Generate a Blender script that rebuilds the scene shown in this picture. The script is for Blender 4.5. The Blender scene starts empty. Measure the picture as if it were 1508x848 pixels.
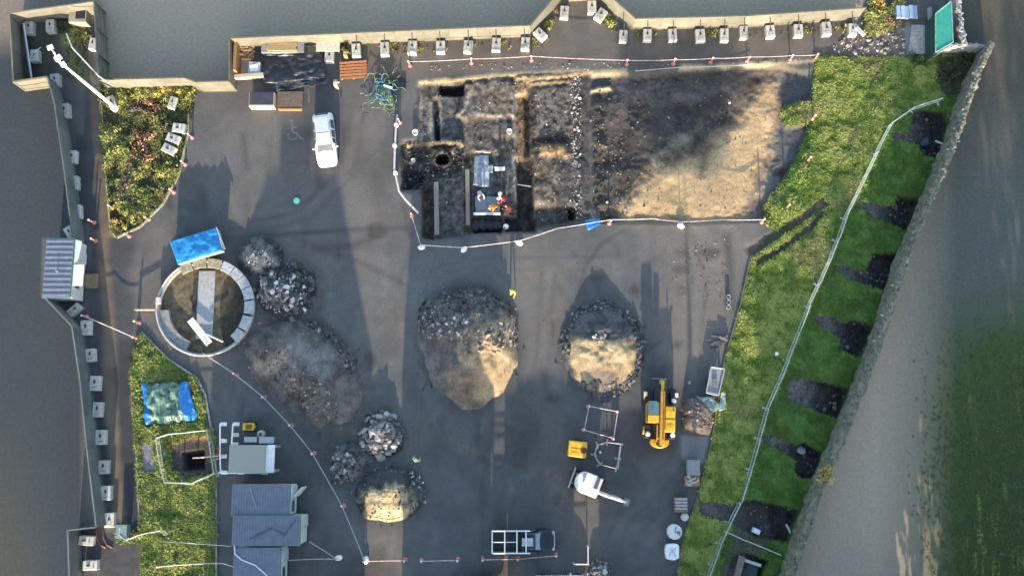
import bpy, bmesh, math, random
import numpy as np
from mathutils import Vector, Matrix
R = math.radians
random.seed(7); RNG = np.random.default_rng(7)
SC = bpy.context.scene
COL = SC.collection

# ------------------------------------------------------------------ camera geometry
F = 33/36*1508; HC = 76.0; TILT = R(9.0)
ST, CT = math.sin(TILT), math.cos(TILT)
def P(px, py, z=0.0):
    """point of the site at height z seen at a photo pixel"""
    u = px - 754.0; v = 424.0 - py
    d = (u, F*ST + v*CT, -F*CT + v*ST)
    t = (HC - z) / -d[2]
    return Vector((d[0]*t, d[1]*t, z))
def to_px(X, Y, Z=0.0):
    z = Z - HC
    cx = X; cy = Y*CT + z*ST; cz = Y*ST - z*CT
    return 754 + F*cx/cz, 424 - F*cy/cz
def PL(pts, z=0.0): return [P(a, b, z) for a, b in pts]

cam = bpy.data.cameras.new('camera'); camo = bpy.data.objects.new('camera', cam); COL.objects.link(camo)
cam.lens = 33; cam.sensor_width = 36; cam.clip_end = 4000; cam.clip_start = 0.5
camo.location = (0, 0, HC); camo.rotation_euler = (TILT, 0, 0); SC.camera = camo

# ------------------------------------------------------------------ light
SUN_EL, SUN_STR, SKY_STR, EXPO = 11.3, 3.6, 0.15, 1.95
w = bpy.data.worlds.new('World'); SC.world = w; w.use_nodes = True
nt = w.node_tree
sky = nt.nodes.new('ShaderNodeTexSky'); sky.sky_type = 'NISHITA'; sky.sun_disc = False
sky.sun_elevation = R(SUN_EL); sky.sun_rotation = R(180); sky.air_density = 1.0; sky.dust_density = 1.0
bg = nt.nodes['Background']; bg.inputs[1].default_value = SKY_STR
nt.links.new(sky.outputs[0], bg.inputs[0])
sl = bpy.data.lights.new('sun', 'SUN'); sl.energy = SUN_STR; sl.angle = R(0.6); sl.color = (1, .83, .625)
so = bpy.data.objects.new('sun', sl); COL.objects.link(so)
so.rotation_euler = (R(90 - SUN_EL), 0, 0)     # light travels towards +Y and down: shadows fall up the picture
SC.view_settings.view_transform = 'Standard'; SC.view_settings.look = 'None'
SC.view_settings.exposure = EXPO; SC.view_settings.gamma = 1
SC.view_settings.use_curve_mapping = False

# ------------------------------------------------------------------ noise (numpy)
def vnoise(x, y, seed):
    r = np.random.default_rng(seed); T = r.random((256, 256))
    xi = np.floor(x).astype(int); yi = np.floor(y).astype(int)
    fx = x - xi; fy = y - yi
    fx = fx*fx*(3-2*fx); fy = fy*fy*(3-2*fy)
    a = T[xi & 255, yi & 255]; b = T[(xi+1) & 255, yi & 255]
    c = T[xi & 255, (yi+1) & 255]; d = T[(xi+1) & 255, (yi+1) & 255]
    return (a*(1-fx)+b*fx)*(1-fy) + (c*(1-fx)+d*fx)*fy
def fbm(x, y, size, octv=4, seed=1):
    s = 0; amp = 1; tot = 0; f = 1.0/size
    for k in range(octv):
        s = s + amp*vnoise(x*f + 17.3*k, y*f - 9.1*k, seed+k); tot += amp; amp *= .55; f *= 2.03
    return s/tot
def sdist(px, py, poly):
    """signed distance to polygon in photo pixels, positive inside"""
    x0, y0 = px, py; n = len(poly)
    d = np.full(px.shape, 1e9); ins = np.zeros(px.shape, bool)
    for i in range(n):
        ax, ay = poly[i]; bx, by = poly[(i+1) % n]
        ex, ey = bx-ax, by-ay; L = ex*ex+ey*ey + 1e-9
        t = np.clip(((x0-ax)*ex + (y0-ay)*ey)/L, 0, 1)
        d = np.minimum(d, (x0-ax-t*ex)**2 + (y0-ay-t*ey)**2)
        c = ((ay > y0) != (by > y0))
        with np.errstate(divide='ignore', invalid='ignore'):
            c &= x0 < (bx-ax)*(y0-ay)/(by-ay+1e-12) + ax
        ins ^= c
    return np.where(ins, 1, -1)*np.sqrt(d)
def pmask(px, py, poly, soft=3.0, wob=None):
    m = np.zeros(px.shape)
    xs = [a for a, b in poly]; ys = [b for a, b in poly]
    g = soft + 12
    sel = (px > min(xs)-g) & (px < max(xs)+g) & (py > min(ys)-g) & (py < max(ys)+g)
    if not sel.any(): return m
    d = sdist(px[sel], py[sel], poly)
    if wob is not None: d = d + wob[sel]
    t = np.clip(d/soft*.5 + .5, 0, 1)
    m[sel] = t*t*(3-2*t)
    return m
def stroke(pts, w):
    """polygon of a strip of width w along a pixel path"""
    L, Rr = [], []
    for i, p in enumerate(pts):
        a = pts[max(i-1, 0)]; b = pts[min(i+1, len(pts)-1)]
        dx, dy = b[0]-a[0], b[1]-a[1]; l = math.hypot(dx, dy) or 1
        L.append((p[0]-dy/l*w/2, p[1]+dx/l*w/2)); Rr.append((p[0]+dy/l*w/2, p[1]-dx/l*w/2))
    return L + Rr[::-1]
def ell(cx, cy, rx, ry, n=24, rot=0):
    o = []
    for i in range(n):
        a = 2*math.pi*i/n; x, y = rx*math.cos(a), ry*math.sin(a)
        o.append((cx + x*math.cos(rot)-y*math.sin(rot), cy + x*math.sin(rot)+y*math.cos(rot)))
    return o

# ------------------------------------------------------------------ materials
MC = {}
def M(name, col, rough=.75, var=.18, scale=6.0, bump=.15, metal=0.0, col2=None, spec=.4, detail=5):
    if name in MC: return MC[name]
    m = bpy.data.materials.new(name); m.use_nodes = True; n = m.node_tree; b = n.nodes['Principled BSDF']
    b.inputs['Roughness'].default_value = rough; b.inputs['Metallic'].default_value = metal
    b.inputs['Specular IOR Level'].default_value = spec
    tc = n.nodes.new('ShaderNodeTexCoord'); no = n.nodes.new('ShaderNodeTexNoise')
    no.inputs['Scale'].default_value = scale; no.inputs['Detail'].default_value = detail; no.inputs['Roughness'].default_value = .65
    oi = n.nodes.new('ShaderNodeObjectInfo'); mo = n.nodes.new('ShaderNodeMath'); mo.operation = 'MULTIPLY'; mo.inputs[1].default_value = 60.0
    n.links.new(oi.outputs['Random'], mo.inputs[0]); va = n.nodes.new('ShaderNodeVectorMath'); va.operation = 'ADD'
    n.links.new(tc.outputs['Object'], va.inputs[0]); n.links.new(mo.outputs[0], va.inputs[1]); n.links.new(va.outputs[0], no.inputs['Vector'])
    rp = n.nodes.new('ShaderNodeValToRGB')
    c2 = col2 or tuple(min(1, c*(1+var)) for c in col)
    rp.color_ramp.elements[0].color = tuple(c*(1-var) for c in col) + (1,)
    rp.color_ramp.elements[1].color = tuple(c2) + (1,)
    rp.color_ramp.elements[0].position = .32; rp.color_ramp.elements[1].position = .68
    n.links.new(no.outputs['Fac'], rp.inputs[0])
    rv = n.nodes.new('ShaderNodeMapRange'); rv.inputs['To Min'].default_value = .86; rv.inputs['To Max'].default_value = 1.12; n.links.new(oi.outputs['Random'], rv.inputs['Value'])
    sc_ = n.nodes.new('ShaderNodeVectorMath'); sc_.operation = 'SCALE'; n.links.new(rp.outputs[0], sc_.inputs[0]); n.links.new(rv.outputs[0], sc_.inputs['Scale']); n.links.new(sc_.outputs[0], b.inputs['Base Color'])
    if bump:
        bp = n.nodes.new('ShaderNodeBump'); bp.inputs['Strength'].default_value = bump; bp.inputs['Distance'].default_value = .02
        n.links.new(no.outputs['Fac'], bp.inputs['Height']); n.links.new(bp.outputs[0], b.inputs['Normal'])
    MC[name] = m; return m
def MV(name, rough=.9, nscale=9.0, amp=.35, bump=.4, spec=.25, bdist=.05, trans=0.0):
    """material coloured per vertex, broken up by fine noise"""
    if name in MC: return MC[name]
    m = bpy.data.materials.new(name); m.use_nodes = True; n = m.node_tree; b = n.nodes['Principled BSDF']
    b.inputs['Roughness'].default_value = rough; b.inputs['Specular IOR Level'].default_value = spec
    at = n.nodes.new('ShaderNodeAttribute'); at.attribute_name = 'Col'
    tc = n.nodes.new('ShaderNodeTexCoord'); no = n.nodes.new('ShaderNodeTexNoise')
    no.inputs['Scale'].default_value = nscale; no.inputs['Detail'].default_value = 6; no.inputs['Roughness'].default_value = .7
    n.links.new(tc.outputs['Object'], no.inputs['Vector'])
    mr = n.nodes.new('ShaderNodeMapRange'); mr.inputs['From Min'].default_value = .3; mr.inputs['From Max'].default_value = .7
    mr.inputs['To Min'].default_value = 1-amp; mr.inputs['To Max'].default_value = 1+amp
    n.links.new(no.outputs['Fac'], mr.inputs['Value'])
    mx = n.nodes.new('ShaderNodeVectorMath'); mx.operation = 'SCALE'
    n.links.new(at.outputs['Color'], mx.inputs[0]); n.links.new(mr.outputs[0], mx.inputs['Scale'])
    n.links.new(mx.outputs[0], b.inputs['Base Color'])
    if bump:
        bp = n.nodes.new('ShaderNodeBump'); bp.inputs['Strength'].default_value = bump; bp.inputs['Distance'].default_value = bdist
        n.links.new(no.outputs['Fac'], bp.inputs['Height']); n.links.new(bp.outputs[0], b.inputs['Normal'])
    MC[name] = m; return m
conc = M('pale_concrete', (.46, .45, .41), .85, .25, 5, .3)
conc_d = M('weathered_concrete', (.30, .30, .29), .9, .3, 4, .3)
slab = M('grey_slab', (.24, .24, .25), .85, .2, 5, .2)
white = M('white_paint', (.70, .70, .68), .5, .22, 5, .08, 0, (.78, .78, .76))
offwh = M('off_white_panel', (.62, .63, .62), .5, .12, 5, .05)
cream = M('cream_panel', (.30, .28, .215), .7, .18, 1.2, .1)
hoardm = M('hoarding_board', (.150, .143, .112), .85, .25, .8, .12)
hoard_w = M('hoarding_grey', (.115, .13, .13), .8, .22, .8, .12)  # shaded copy of the hoarding board, bluish grey painted in
timber = M('raw_timber', (.34, .22, .11), .8, .3, 9, .2)
timber_o = M('orange_timber', (.42, .17, .06), .8, .3, 9, .2)
timber_p = M('pale_timber', (.50, .41, .27), .8, .22, 8, .2)
timber_g = M('grey_timber', (.22, .20, .165), .85, .25, 9, .2)
steel = M('galvanised_steel', (.46, .48, .48), .45, .2, 8, .05, .6)
dsteel = M('dark_steel', (.06, .06, .065), .5, .3, 8, .1, .3)
rubber = M('black_rubber', (.018, .018, .02), .8, .3, 20, .2)
blackp = M('black_plastic', (.018, .02, .025), .4, .3, 3, .3, 0, None, .5)
tarpm = M('black_sheet', (.012, .014, .018), .4, .35, 2.5, .6, 0, (.028, .033, .042), .5)
redp = M('red_plastic', (.55, .06, .05), .5, .15, 6, .05)
pinkp = M('faded_red_plastic', (.62, .30, .28), .5, .2, 6, .05)
whp = M('white_plastic', (.76, .76, .76), .45, .1, 6, .05)
bluet = M('blue_sheet', (.02, .23, .56), .45, .25, 1.6, .5, 0, (.03, .31, .70), .4)
blued = M('blue_sheet_edge', (.03, .20, .50), .5, .4, 4, .5)
greent = M('green_sheet', (.04, .12, .10), .42, .5, 2.2, .9, 0, (.20, .33, .25), .5)
greenc = M('green_container_paint', (.03, .25, .19), .5, .15, 1.5, .15)
yell = M('yellow_paint', (.60, .31, .025), .5, .35, 7, .08, 0, (.64, .35, .035))
yell2 = M('bright_yellow_paint', (.70, .41, .025), .5, .28, 6, .08, 0, (.78, .47, .04))
glassm = M('tinted_glass', (.06, .09, .105), .08, .2, 2, 0, 0, None, .8)
glassl = M('sky_glass', (.11, .125, .125), .25, .2, 2, 0, 0, None, .4)
lampm = M('headlamp_glass', (.6, .62, .62), .15, .1, 2, 0)
tail = M('tail_lamp', (.35, .02, .02), .3, .1, 2, 0)
carw = M('silver_white_paint', (.74, .745, .74), .35, .06, 2, 0, .0, None, .6)
carb = M('dark_blue_paint', (.012, .018, .028), .35, .15, 2, 0, .0, None, .5)
cab_roof = M('blue_grey_roof', (.17, .188, .235), .6, .16, 2.0, .1)
wel_roof = M('dirty_grey_roof', (.30, .31, .31), .7, .15, 2.0, .1, 0, (.27, .265, .20))
gtrim = M('green_trim', (.03, .22, .11), .6, .15, 3, .05)
brickm = M('brick_wall', (.24, .13, .09), .9, .25, 6, .2)
rooft = M('roof_tiles', (.09, .075, .07), .9, .3, 5, .3)
stonew = M('old_stone', (.125, .125, .10), .95, .45, 2.6, .6, 0, (.24, .23, .18))
bark = M('bark', (.07, .05, .035), .95, .3, 8, .4)
rockd = M('dark_rubble', (.085, .083, .085), .95, .45, 3, .5, 0, (.17, .165, .16))
rockl = M('pale_rubble', (.27, .25, .225), .95, .4, 3, .5)
rockb = M('brown_rubble', (.20, .155, .11), .95, .4, 3, .5)
hose_m = M('white_hose', (.60, .56, .53), .6, .15, 6, .05)
tape_m = M('pink_tape', (.55, .34, .32), .6, .3, 3, .05, 0, (.66, .60, .58))
grey_tape = M('grey_rope', (.36, .34, .36), .7, .2, 3, .05)
fence_m = M('pale_green_steel', (.37, .43, .40), .55, .2, 3, .05)
fence_w = M('pale_weathered_plastic', (.42, .46, .40), .6, .25, 3, .05)
paint_m = M('worn_road_paint', (.33, .31, .30), .9, .25, 9, .1, 0, (.14, .13, .13))
skin = M('skin', (.50, .30, .21), .6, .08, 8, 0)
hair_m = M('dark_hair', (.04, .028, .02), .8, .2, 12, .1)
hiviz = M('hi_vis_yellow', (.62, .72, .06), .6, .1, 6, .05)
hiviz_o = M('hi_vis_orange', (.75, .25, .03), .6, .1, 6, .05)
navy = M('navy_cloth', (.025, .03, .05), .9, .2, 10, .1)
redc = M('red_cloth', (.40, .04, .06), .9, .2, 10, .1)
whc = M('pale_cloth', (.60, .57, .52), .9, .15, 10, .1)
bootm = M('brown_boot', (.06, .04, .025), .8, .2, 10, .1)
sandb = M('black_sandbag', (.024, .025, .03), .85, .35, 7, .4)
sheetg = M('grey_blue_sheet', (.20, .235, .27), .5, .3, 2.5, .4, 0, (.34, .38, .41))
netm = M('green_net', (.07, .17, .09), .8, .5, 6, .5, 0, (.26, .36, .22))
lilac = M('lilac_barrier', (.40, .39, .47), .6, .2, 4, .1)
solar = M('dark_panel', (.30, .38, .42), .25, .2, 2, 0)
soilm = MV('soil', .95, 7.0, .42, .45, .2, .05)
asphm = MV('asphalt', .85, 11.0, .34, .35, .3, .02)
lawnm = MV('turf', .95, 6.0, .5, .8, .1, .12)
fieldm = MV('field_ground', .95, 4.0, .18, .3, .15, .04)
rockm = MV('broken_rock', .92, 5.0, .3, .5, .25, .04)
ROCKD = (.080, .078, .080); ROCKL = (.26, .24, .215); ROCKB = (.17, .13, .095); ROCKG = (.165, .162, .158)
leafm = MV('leaf', .6, 3.0, .3, 0, .3)

# ------------------------------------------------------------------ object helpers
def tag(o, label=None, cat=None, group=None, kind=None):
    if label: o['label'] = label
    if cat: o['category'] = cat
    if group: o['group'] = group
    if kind: o['kind'] = kind
    return o
def thing(name, label, cat, loc=(0, 0, 0), rz=0.0, group=None):
    o = bpy.data.objects.new(name, None); COL.objects.link(o); o.empty_display_size = .2
    o.location = loc; o.rotation_euler = (0, 0, rz)
    return tag(o, label, cat, group)
def link(name, me, mat, parent=None):
    o = bpy.data.objects.new(name, me); COL.objects.link(o)
    if mat is not None and not me.materials: me.materials.append(mat)
    if parent is not None: o.parent = parent
    return o
def np_mesh(name, V, faces, mat, parent=None, colr=None, smooth=True):
    V = np.asarray(V, np.float32); faces = np.asarray(faces, np.int32); k = faces.shape[1]; n = len(faces)
    me = bpy.data.meshes.new(name)
    me.vertices.add(len(V)); me.vertices.foreach_set('co', V.ravel())
    me.loops.add(n*k); me.loops.foreach_set('vertex_index', faces.ravel())
    me.polygons.add(n); me.polygons.foreach_set('loop_start', np.arange(0, n*k, k, dtype=np.int32))
    try: me.polygons.foreach_set('loop_total', np.full(n, k, np.int32))
    except Exception: pass
    me.update(calc_edges=True)
    me.polygons.foreach_set('use_smooth', np.full(n, smooth, bool))
    if colr is not None:
        a = me.attributes.new('Col', 'FLOAT_COLOR', 'POINT')
        c = np.ones((len(V), 4), np.float32); c[:, :3] = colr
        a.data.foreach_set('color', c.ravel())
    me.validate()
    return link(name, me, mat, parent)
def dup(root, loc=None, rz=None, label=None, group=None):
    r = root.copy(); COL.objects.link(r)
    if loc is not None: r.location = loc
    if rz is not None: r.rotation_euler = (0, 0, rz)
    if label: r['label'] = label
    if group: r['group'] = group
    for ch in list(root.children):
        c = ch.copy(); COL.objects.link(c); c.parent = r
        for g in list(ch.children):
            d = g.copy(); COL.objects.link(d); d.parent = c
    return r
class MB:
    def __init__(s): s.v = []; s.f = []
    def add(s, vs, fs):
        n = len(s.v); s.v += [tuple(v) for v in vs]; s.f += [tuple(i+n for i in f) for f in fs]; return s
    def box(s, c, size, rz=0.0, m=None):
        x, y, z = [a/2 for a in size]
        vs = [Vector((i*x, j*y, k*z)) for k in (-1, 1) for i, j in ((-1, -1), (1, -1), (1, 1), (-1, 1))]
        rot = m or Matrix.Rotation(rz, 3, 'Z')
        vs = [rot @ v + Vector(c) for v in vs]
        return s.add(vs, [(3, 2, 1, 0), (4, 5, 6, 7), (0, 1, 5, 4), (1, 2, 6, 5), (2, 3, 7, 6), (3, 0, 4, 7)])
    def prism(s, poly, z0, z1):
        n = len(poly); a = sum(poly[i][0]*poly[(i+1) % n][1]-poly[(i+1) % n][0]*poly[i][1] for i in range(n))
        if a < 0: poly = poly[::-1]
        vs = [(x[0], x[1], z0) for x in poly] + [(x[0], x[1], z1) for x in poly]
        fs = [tuple(range(n))[::-1], tuple(range(n, 2*n))] + [(i, (i+1) % n, n+(i+1) % n, n+i) for i in range(n)]
        return s.add(vs, fs)
    def tube(s, p0, p1, r0, r1=None, n=8):
        return s.path([p0, p1], [r0, r0 if r1 is None else r1], n)
    def path(s, pts, rs, n=8):
        pts = [Vector(p) for p in pts]
        if not isinstance(rs, (list, tuple)): rs = [rs]*len(pts)
        vs = []; fs = []
        for i, p in enumerate(pts):
            t = (pts[min(i+1, len(pts)-1)] - pts[max(i-1, 0)]).normalized()
            u = t.cross(Vector((0, 0, 1)))
            if u.length < 1e-3: u = Vector((1, 0, 0))
            u.normalize(); w_ = u.cross(t)
            for k in range(n):
                a = 2*math.pi*k/n; vs.append(p + rs[i]*(math.cos(a)*u + math.sin(a)*w_))
        for i in range(len(pts)-1):
            for k in range(n):
                a = i*n+k; b = i*n+(k+1) % n; fs.append((a, a+n, b+n, b))
        fs.append(tuple(range(n))); fs.append(tuple(range((len(pts)-1)*n, len(pts)*n))[::-1])
        return s.add(vs, fs)
    def lathe(s, prof, c=(0, 0, 0), n=16, axis='Z'):
        vs = []; fs = []
        for r, z in prof:
            for k in range(n):
                a = 2*math.pi*k/n; p = (r*math.cos(a), r*math.sin(a), z)
                if axis == 'X': p = (p[2], p[0], p[1])
                if axis == 'Y': p = (p[1], p[2], p[0])
                vs.append((p[0]+c[0], p[1]+c[1], p[2]+c[2]))
        for i in range(len(prof)-1):
            for k in range(n):
                a = i*n+k; b = i*n+(k+1) % n; fs.append((a, b, b+n, a+n))
        fs.append(tuple(range(n))[::-1]); fs.append(tuple(range((len(prof)-1)*n, len(prof)*n)))
        return s.add(vs, fs)
    def quad(s, a, b, c, d, t=0.0):
        if not t: return s.add([a, b, c, d], [(0, 1, 2, 3)])
        A, B, C_, D = [Vector(q) for q in (a, b, c, d)]
        nn = (B-A).cross(D-A).normalized()*t
        return s.add([A, B, C_, D, A+nn, B+nn, C_+nn, D+nn], [(3, 2, 1, 0), (4, 5, 6, 7), (0, 1, 5, 4), (1, 2, 6, 5), (2, 3, 7, 6), (3, 0, 4, 7)])
    def build(s, name, mat, parent=None, smooth=False, bevel=0.0, seg=2):
        me = bpy.data.meshes.new(name); me.from_pydata(s.v, [], s.f); me.update()
        bm = bmesh.new(); bm.from_mesh(me); bmesh.ops.recalc_face_normals(bm, faces=bm.faces); bm.to_mesh(me); bm.free()
        if smooth:
            for p in me.polygons: p.use_smooth = True
        o = link(name, me, mat, parent)
        if bevel:
            b = o.modifiers.new('bevel', 'BEVEL'); b.width = bevel; b.segments = seg; b.limit_method = 'ANGLE'
        return o
ORD = ['first', 'second', 'third', 'fourth', 'fifth', 'sixth', 'seventh', 'eighth', 'ninth', 'tenth', 'eleventh', 'twelfth', 'thirteenth',
       'fourteenth', 'fifteenth', 'sixteenth', 'seventeenth', 'eighteenth', 'nineteenth', 'twentieth', 'twenty-first', 'twenty-second']
def nth(i, n, a='from the left'):
    return ORD[i]
ICO = None
def ico():
    global ICO
    if ICO is None:
        bm = bmesh.new(); bmesh.ops.create_icosphere(bm, subdivisions=1, radius=1)
        ICO = (np.array([v.co[:] for v in bm.verts]), np.array([[v.index for v in f.verts] for f in bm.faces])); bm.free()
    return ICO
def rocks(name, pts, mat, parent=None, flat=.6, seed=3, box=.35):
    """many loose stones in one mesh; pts rows are x y z size"""
    r = np.random.default_rng(seed); V0, F0 = ico(); pts = np.asarray(pts, float); n = len(pts)
    Vn = np.sign(V0)*np.abs(V0)**(1-box)                           # boxier than a ball
    sc = r.uniform(.55, 1.25, (n, 1, 3)); sc[:, :, 2] *= flat
    V = Vn[None]*sc + r.normal(0, .13, (n, 12, 3))
    a = r.uniform(0, 6.28, n); t = r.normal(0, .4, n)
    ca, sa = np.cos(a)[:, None], np.sin(a)[:, None]; ctt, stt = np.cos(t)[:, None], np.sin(t)[:, None]
    y = V[:, :, 1]*ctt - V[:, :, 2]*stt; z = V[:, :, 1]*stt + V[:, :, 2]*ctt; x = V[:, :, 0]
    V = np.stack([x*ca - y*sa, x*sa + y*ca, z], -1)*pts[:, None, 3:4] + pts[:, None, :3]
    Fc = (F0[None] + 12*np.arange(n)[:, None, None]).reshape(-1, 3)
    if isinstance(mat, tuple):
        c = np.array(mat)[None]*np.exp(r.normal(0, .55, (n, 1)))*r.uniform(.92, 1.08, (n, 3))
        return np_mesh(name, V.reshape(-1, 3), Fc, rockm, parent, np.repeat(np.clip(c, .012, .62), 12, 0), smooth=False)
    return np_mesh(name, V.reshape(-1, 3), Fc, mat, parent, smooth=False)

# ================================================================== THE SITE BOUNDARY (photo pixels of the top edge of the hoarding, 2.4 m up)
HT = 2.2
HOARD_N = [(338, 57), (500, 50), (781, 38), (826, -14), (884, -18), (936, 28), (1100, 24), (1276, 12)]
HOARD_NW = [(145, 118), (272, 115), (288, 121), (338, 120), (338, 57)]
HOARD_C = [(70, 113), (20, 120), (14, 20), (138, 3), (145, 118)]
HOARD_W1 = [(70, 113), (80, 150), (96, 260), (107, 350)]
HOARD_W2 = [(64, 436), (106, 480), (118, 560), (128, 660), (142, 776), (100, 781), (103, 870)]
WALL_R = [(1458, 66), (1435, 112), (1405, 205), (1375, 280), (1330, 385), (1290, 515), (1240, 640), (1205, 720), (1158, 860)]
def base(pts, z=HT): return [P(a, b, z) for a, b in pts]
def basepx(pts, z=HT):
    return [to_px(q.x, q.y, 0) for q in base(pts, z)]

# ================================================================== TERRAIN
LAWN = [(1200, 84), (1370, 84), (1392, 80), (1455, 70), (1432, 115), (1400, 208), (1370, 282), (1325, 386), (1285, 516), (1235, 640), (1200, 720), (1150, 868), (995, 868), (1004, 800), (1030, 720),
        (1046, 660), (1056, 600), (1067, 530), (1090, 450), (1106, 378), (1140, 335), (1165, 250), (1195, 180)]
TRACK1 = [(1105, 378), (1128, 350), (1180, 330), (1222, 296), (1236, 288), (1228, 306), (1190, 340), (1140, 372), (1110, 385)]
SPUR1 = [(1150, 155), (1195, 150), (1198, 200), (1150, 195)]
BED = [(148, 128), (288, 128), (285, 165), (278, 195), (262, 262), (240, 300), (205, 335), (172, 350), (163, 340), (158, 280), (150, 210)]
PLOT1 = [(193, 540), (196, 520), (208, 488), (222, 505), (245, 527), (270, 545), (290, 557), (300, 580), (304, 630), (318, 640), (318, 860), (210, 860), (205, 700), (198, 640)]
ROADW = [(128, 118), (148, 128), (160, 340), (172, 350), (200, 350), (195, 540), (200, 640), (206, 780), (166, 775), (150, 650), (140, 520), (128, 440), (135, 350), (120, 240)]
PITS = []   # test trenches in the lawn: polygon, depth
PITS += [[(1345, 165), (1362, 160), (1395, 165), (1400, 180), (1385, 235), (1362, 230), (1350, 212), (1312, 205), (1316, 194), (1340, 196)]]
PITS += [[(1260, 300), (1275, 296), (1318, 305), (1322, 288), (1356, 292), (1346, 325), (1338, 342), (1316, 330), (1282, 320)]]
PITS += [[(1228, 392), (1245, 390), (1275, 402), (1285, 372), (1325, 372), (1322, 400), (1308, 430), (1275, 420), (1243, 408)]]
PITS += [[(1200, 464), (1222, 464), (1245, 475), (1258, 470), (1288, 480), (1280, 505), (1268, 528), (1236, 516), (1236, 498), (1205, 480)]]
PITS += [[(1160, 560), (1180, 556), (1215, 562), (1252, 572), (1245, 598), (1236, 618), (1208, 608), (1190, 600), (1160, 590)]]
PITS += [[(1124, 640), (1140, 640), (1175, 656), (1185, 650), (1214, 668), (1205, 706), (1176, 704), (1168, 690), (1172, 678), (1126, 652)]]
PITS += [[(1028, 736), (1070, 740), (1110, 735), (1140, 742), (1178, 752), (1166, 790), (1160, 800), (1120, 792), (1085, 775), (1060, 768), (1030, 760)]]
PITS += [[(1078, 820), (1100, 815), (1132, 826), (1118, 860), (1068, 860)]]
DIGR = [(868, 112), (905, 112), (960, 108), (1080, 98), (1160, 100), (1196, 112), (1195, 180), (1165, 250), (1130, 322), (1010, 328), (885, 325), (872, 300)]
SAND = [(918, 318), (930, 285), (955, 255), (985, 240), (1030, 238), (1060, 205), (1095, 165), (1130, 118), (1156, 104), (1146, 170), (1132, 225), (1108, 300), (1085, 318), (1010, 326)]
DIGL = [(616, 122), (760, 110), (868, 104), (868, 325), (790, 335), (742, 340), (690, 346), (622, 352), (620, 285), (592, 278), (592, 208), (616, 206)]

dx = 0.105
XS = np.arange(-48, 48.01, dx); YS = np.arange(-15, 43.01, dx)
GX, GY = np.meshgrid(XS, YS)
PX, PY = to_px(GX, GY, 0.0)
n1 = fbm(GX, GY, 6, 4, 11); n2 = fbm(GX, GY, 1.2, 4, 23); n3 = fbm(GX, GY, .35, 3, 37); n4 = fbm(GX, GY, 18, 3, 53)
WOB = (n2-.5)*10 + (n3-.5)*5
H = (n1-.5)*.05 + (n3-.5)*.012
Cc = np.zeros(GX.shape + (3,))
def lay(mask, c, var=.0, noise=None):
    global Cc
    c = np.array(c)[None, None]
    if var: c = c*(1 + var*((n2 if noise is None else noise)-.5)[..., None]*2)
    Cc = Cc*(1-mask[..., None]) + c*mask[..., None]
def hgt(mask, z):
    global H
    H = H*(1-mask) + z*mask
one = np.ones(GX.shape)
ASPH = (.100, .100, .099)
lay(one, ASPH, .0)
Cc *= (1 + .45*(n1-.5) + .40*(n2-.5) + .18*(n3-.5) + .35*(n4-.5))[..., None]
def Pm(poly, soft=3, wob=0.0): return pmask(PX, PY, poly, soft, WOB*wob if wob else None)
# sunlit strips and shadow edges painted in, plus mud, wet seams, tyre marks
for poly, c, a, s in [
    ([(300, 60), (600, 60), (580, 340), (480, 400), (300, 330)], (.125, .113, .103), .5, 60),
    ([(900, 320), (1120, 325), (1100, 380), (1060, 520), (985, 560), (960, 480), (990, 380)], (.16, .137, .118), .85, 25),  # sunlit ground below the sand pit painted lighter
    ([(505, 340), (600, 330), (600, 420), (500, 410)], (.075, .07, .07), .4, 20),
    ([(740, 360), (840, 350), (825, 560), (760, 560)], (.14, .125, .112), .6, 25),  # sunlit strip between the two large heaps painted pale
    ([(500, 130), (566, 130), (560, 380), (540, 520), (520, 380)], (.14, .125, .112), .5, 25),  # tapering sunlit wedge painted pale
    ([(545, 745), (600, 745), (600, 860), (545, 860)], (.15, .125, .095), .5, 12),  # foot of the first sunlit gap painted lighter
    ([(842, 725), (885, 725), (878, 860), (845, 860)], (.15, .125, .10), .5, 12),  # foot of the third sunlit gap painted lighter
    ([(725, 800), (768, 800), (768, 860), (725, 860)], (.16, .12, .09), .6, 8)]:
    lay(Pm(poly, s, .8)*a, c, .2)
for pts, wd, c, a in [([(330, 350), (420, 345), (520, 338), (600, 335)], 6, (.045, .043, .045), .7),
                      ([(460, 366), (520, 362), (560, 345)], 9, (.05, .047, .046), .6),
                      ([(700, 590), (708, 690), (712, 848)], 8, (.05, .048, .052), .35),
                      ([(715, 600), (705, 720)], 6, (.13, .12, .11), .4),  # thin sunlit strip painted in
                      ([(850, 440), (860, 395), (885, 360), (920, 338)], 4, (.05, .05, .052), .6),  # curved edge of the heap's shadow painted dark
                      ([(935, 340), (936, 440)], 16, (.06, .06, .066), .4),  # shaded strip painted dark
                      ([(960, 340), (962, 560)], 9, (.06, .06, .066), .3),
                      ([(1070, 345), (1076, 400), (1074, 455)], 12, (.055, .053, .055), .75),
                      ([(900, 560), (960, 600)], 5, (.05, .05, .052), .5), ([(680, 380), (900, 378)], 4, (.06, .06, .065), .4),
                      ([(320, 540), (380, 640), (470, 760)], 18, (.075, .075, .08), .3),
                      ([(465, 470), (500, 500), (530, 540)], 12, (.05, .048, .05), .5)]:
    lay(Pm(stroke(pts, wd), wd*.5+1.5, .5)*a, c, .2)
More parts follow.
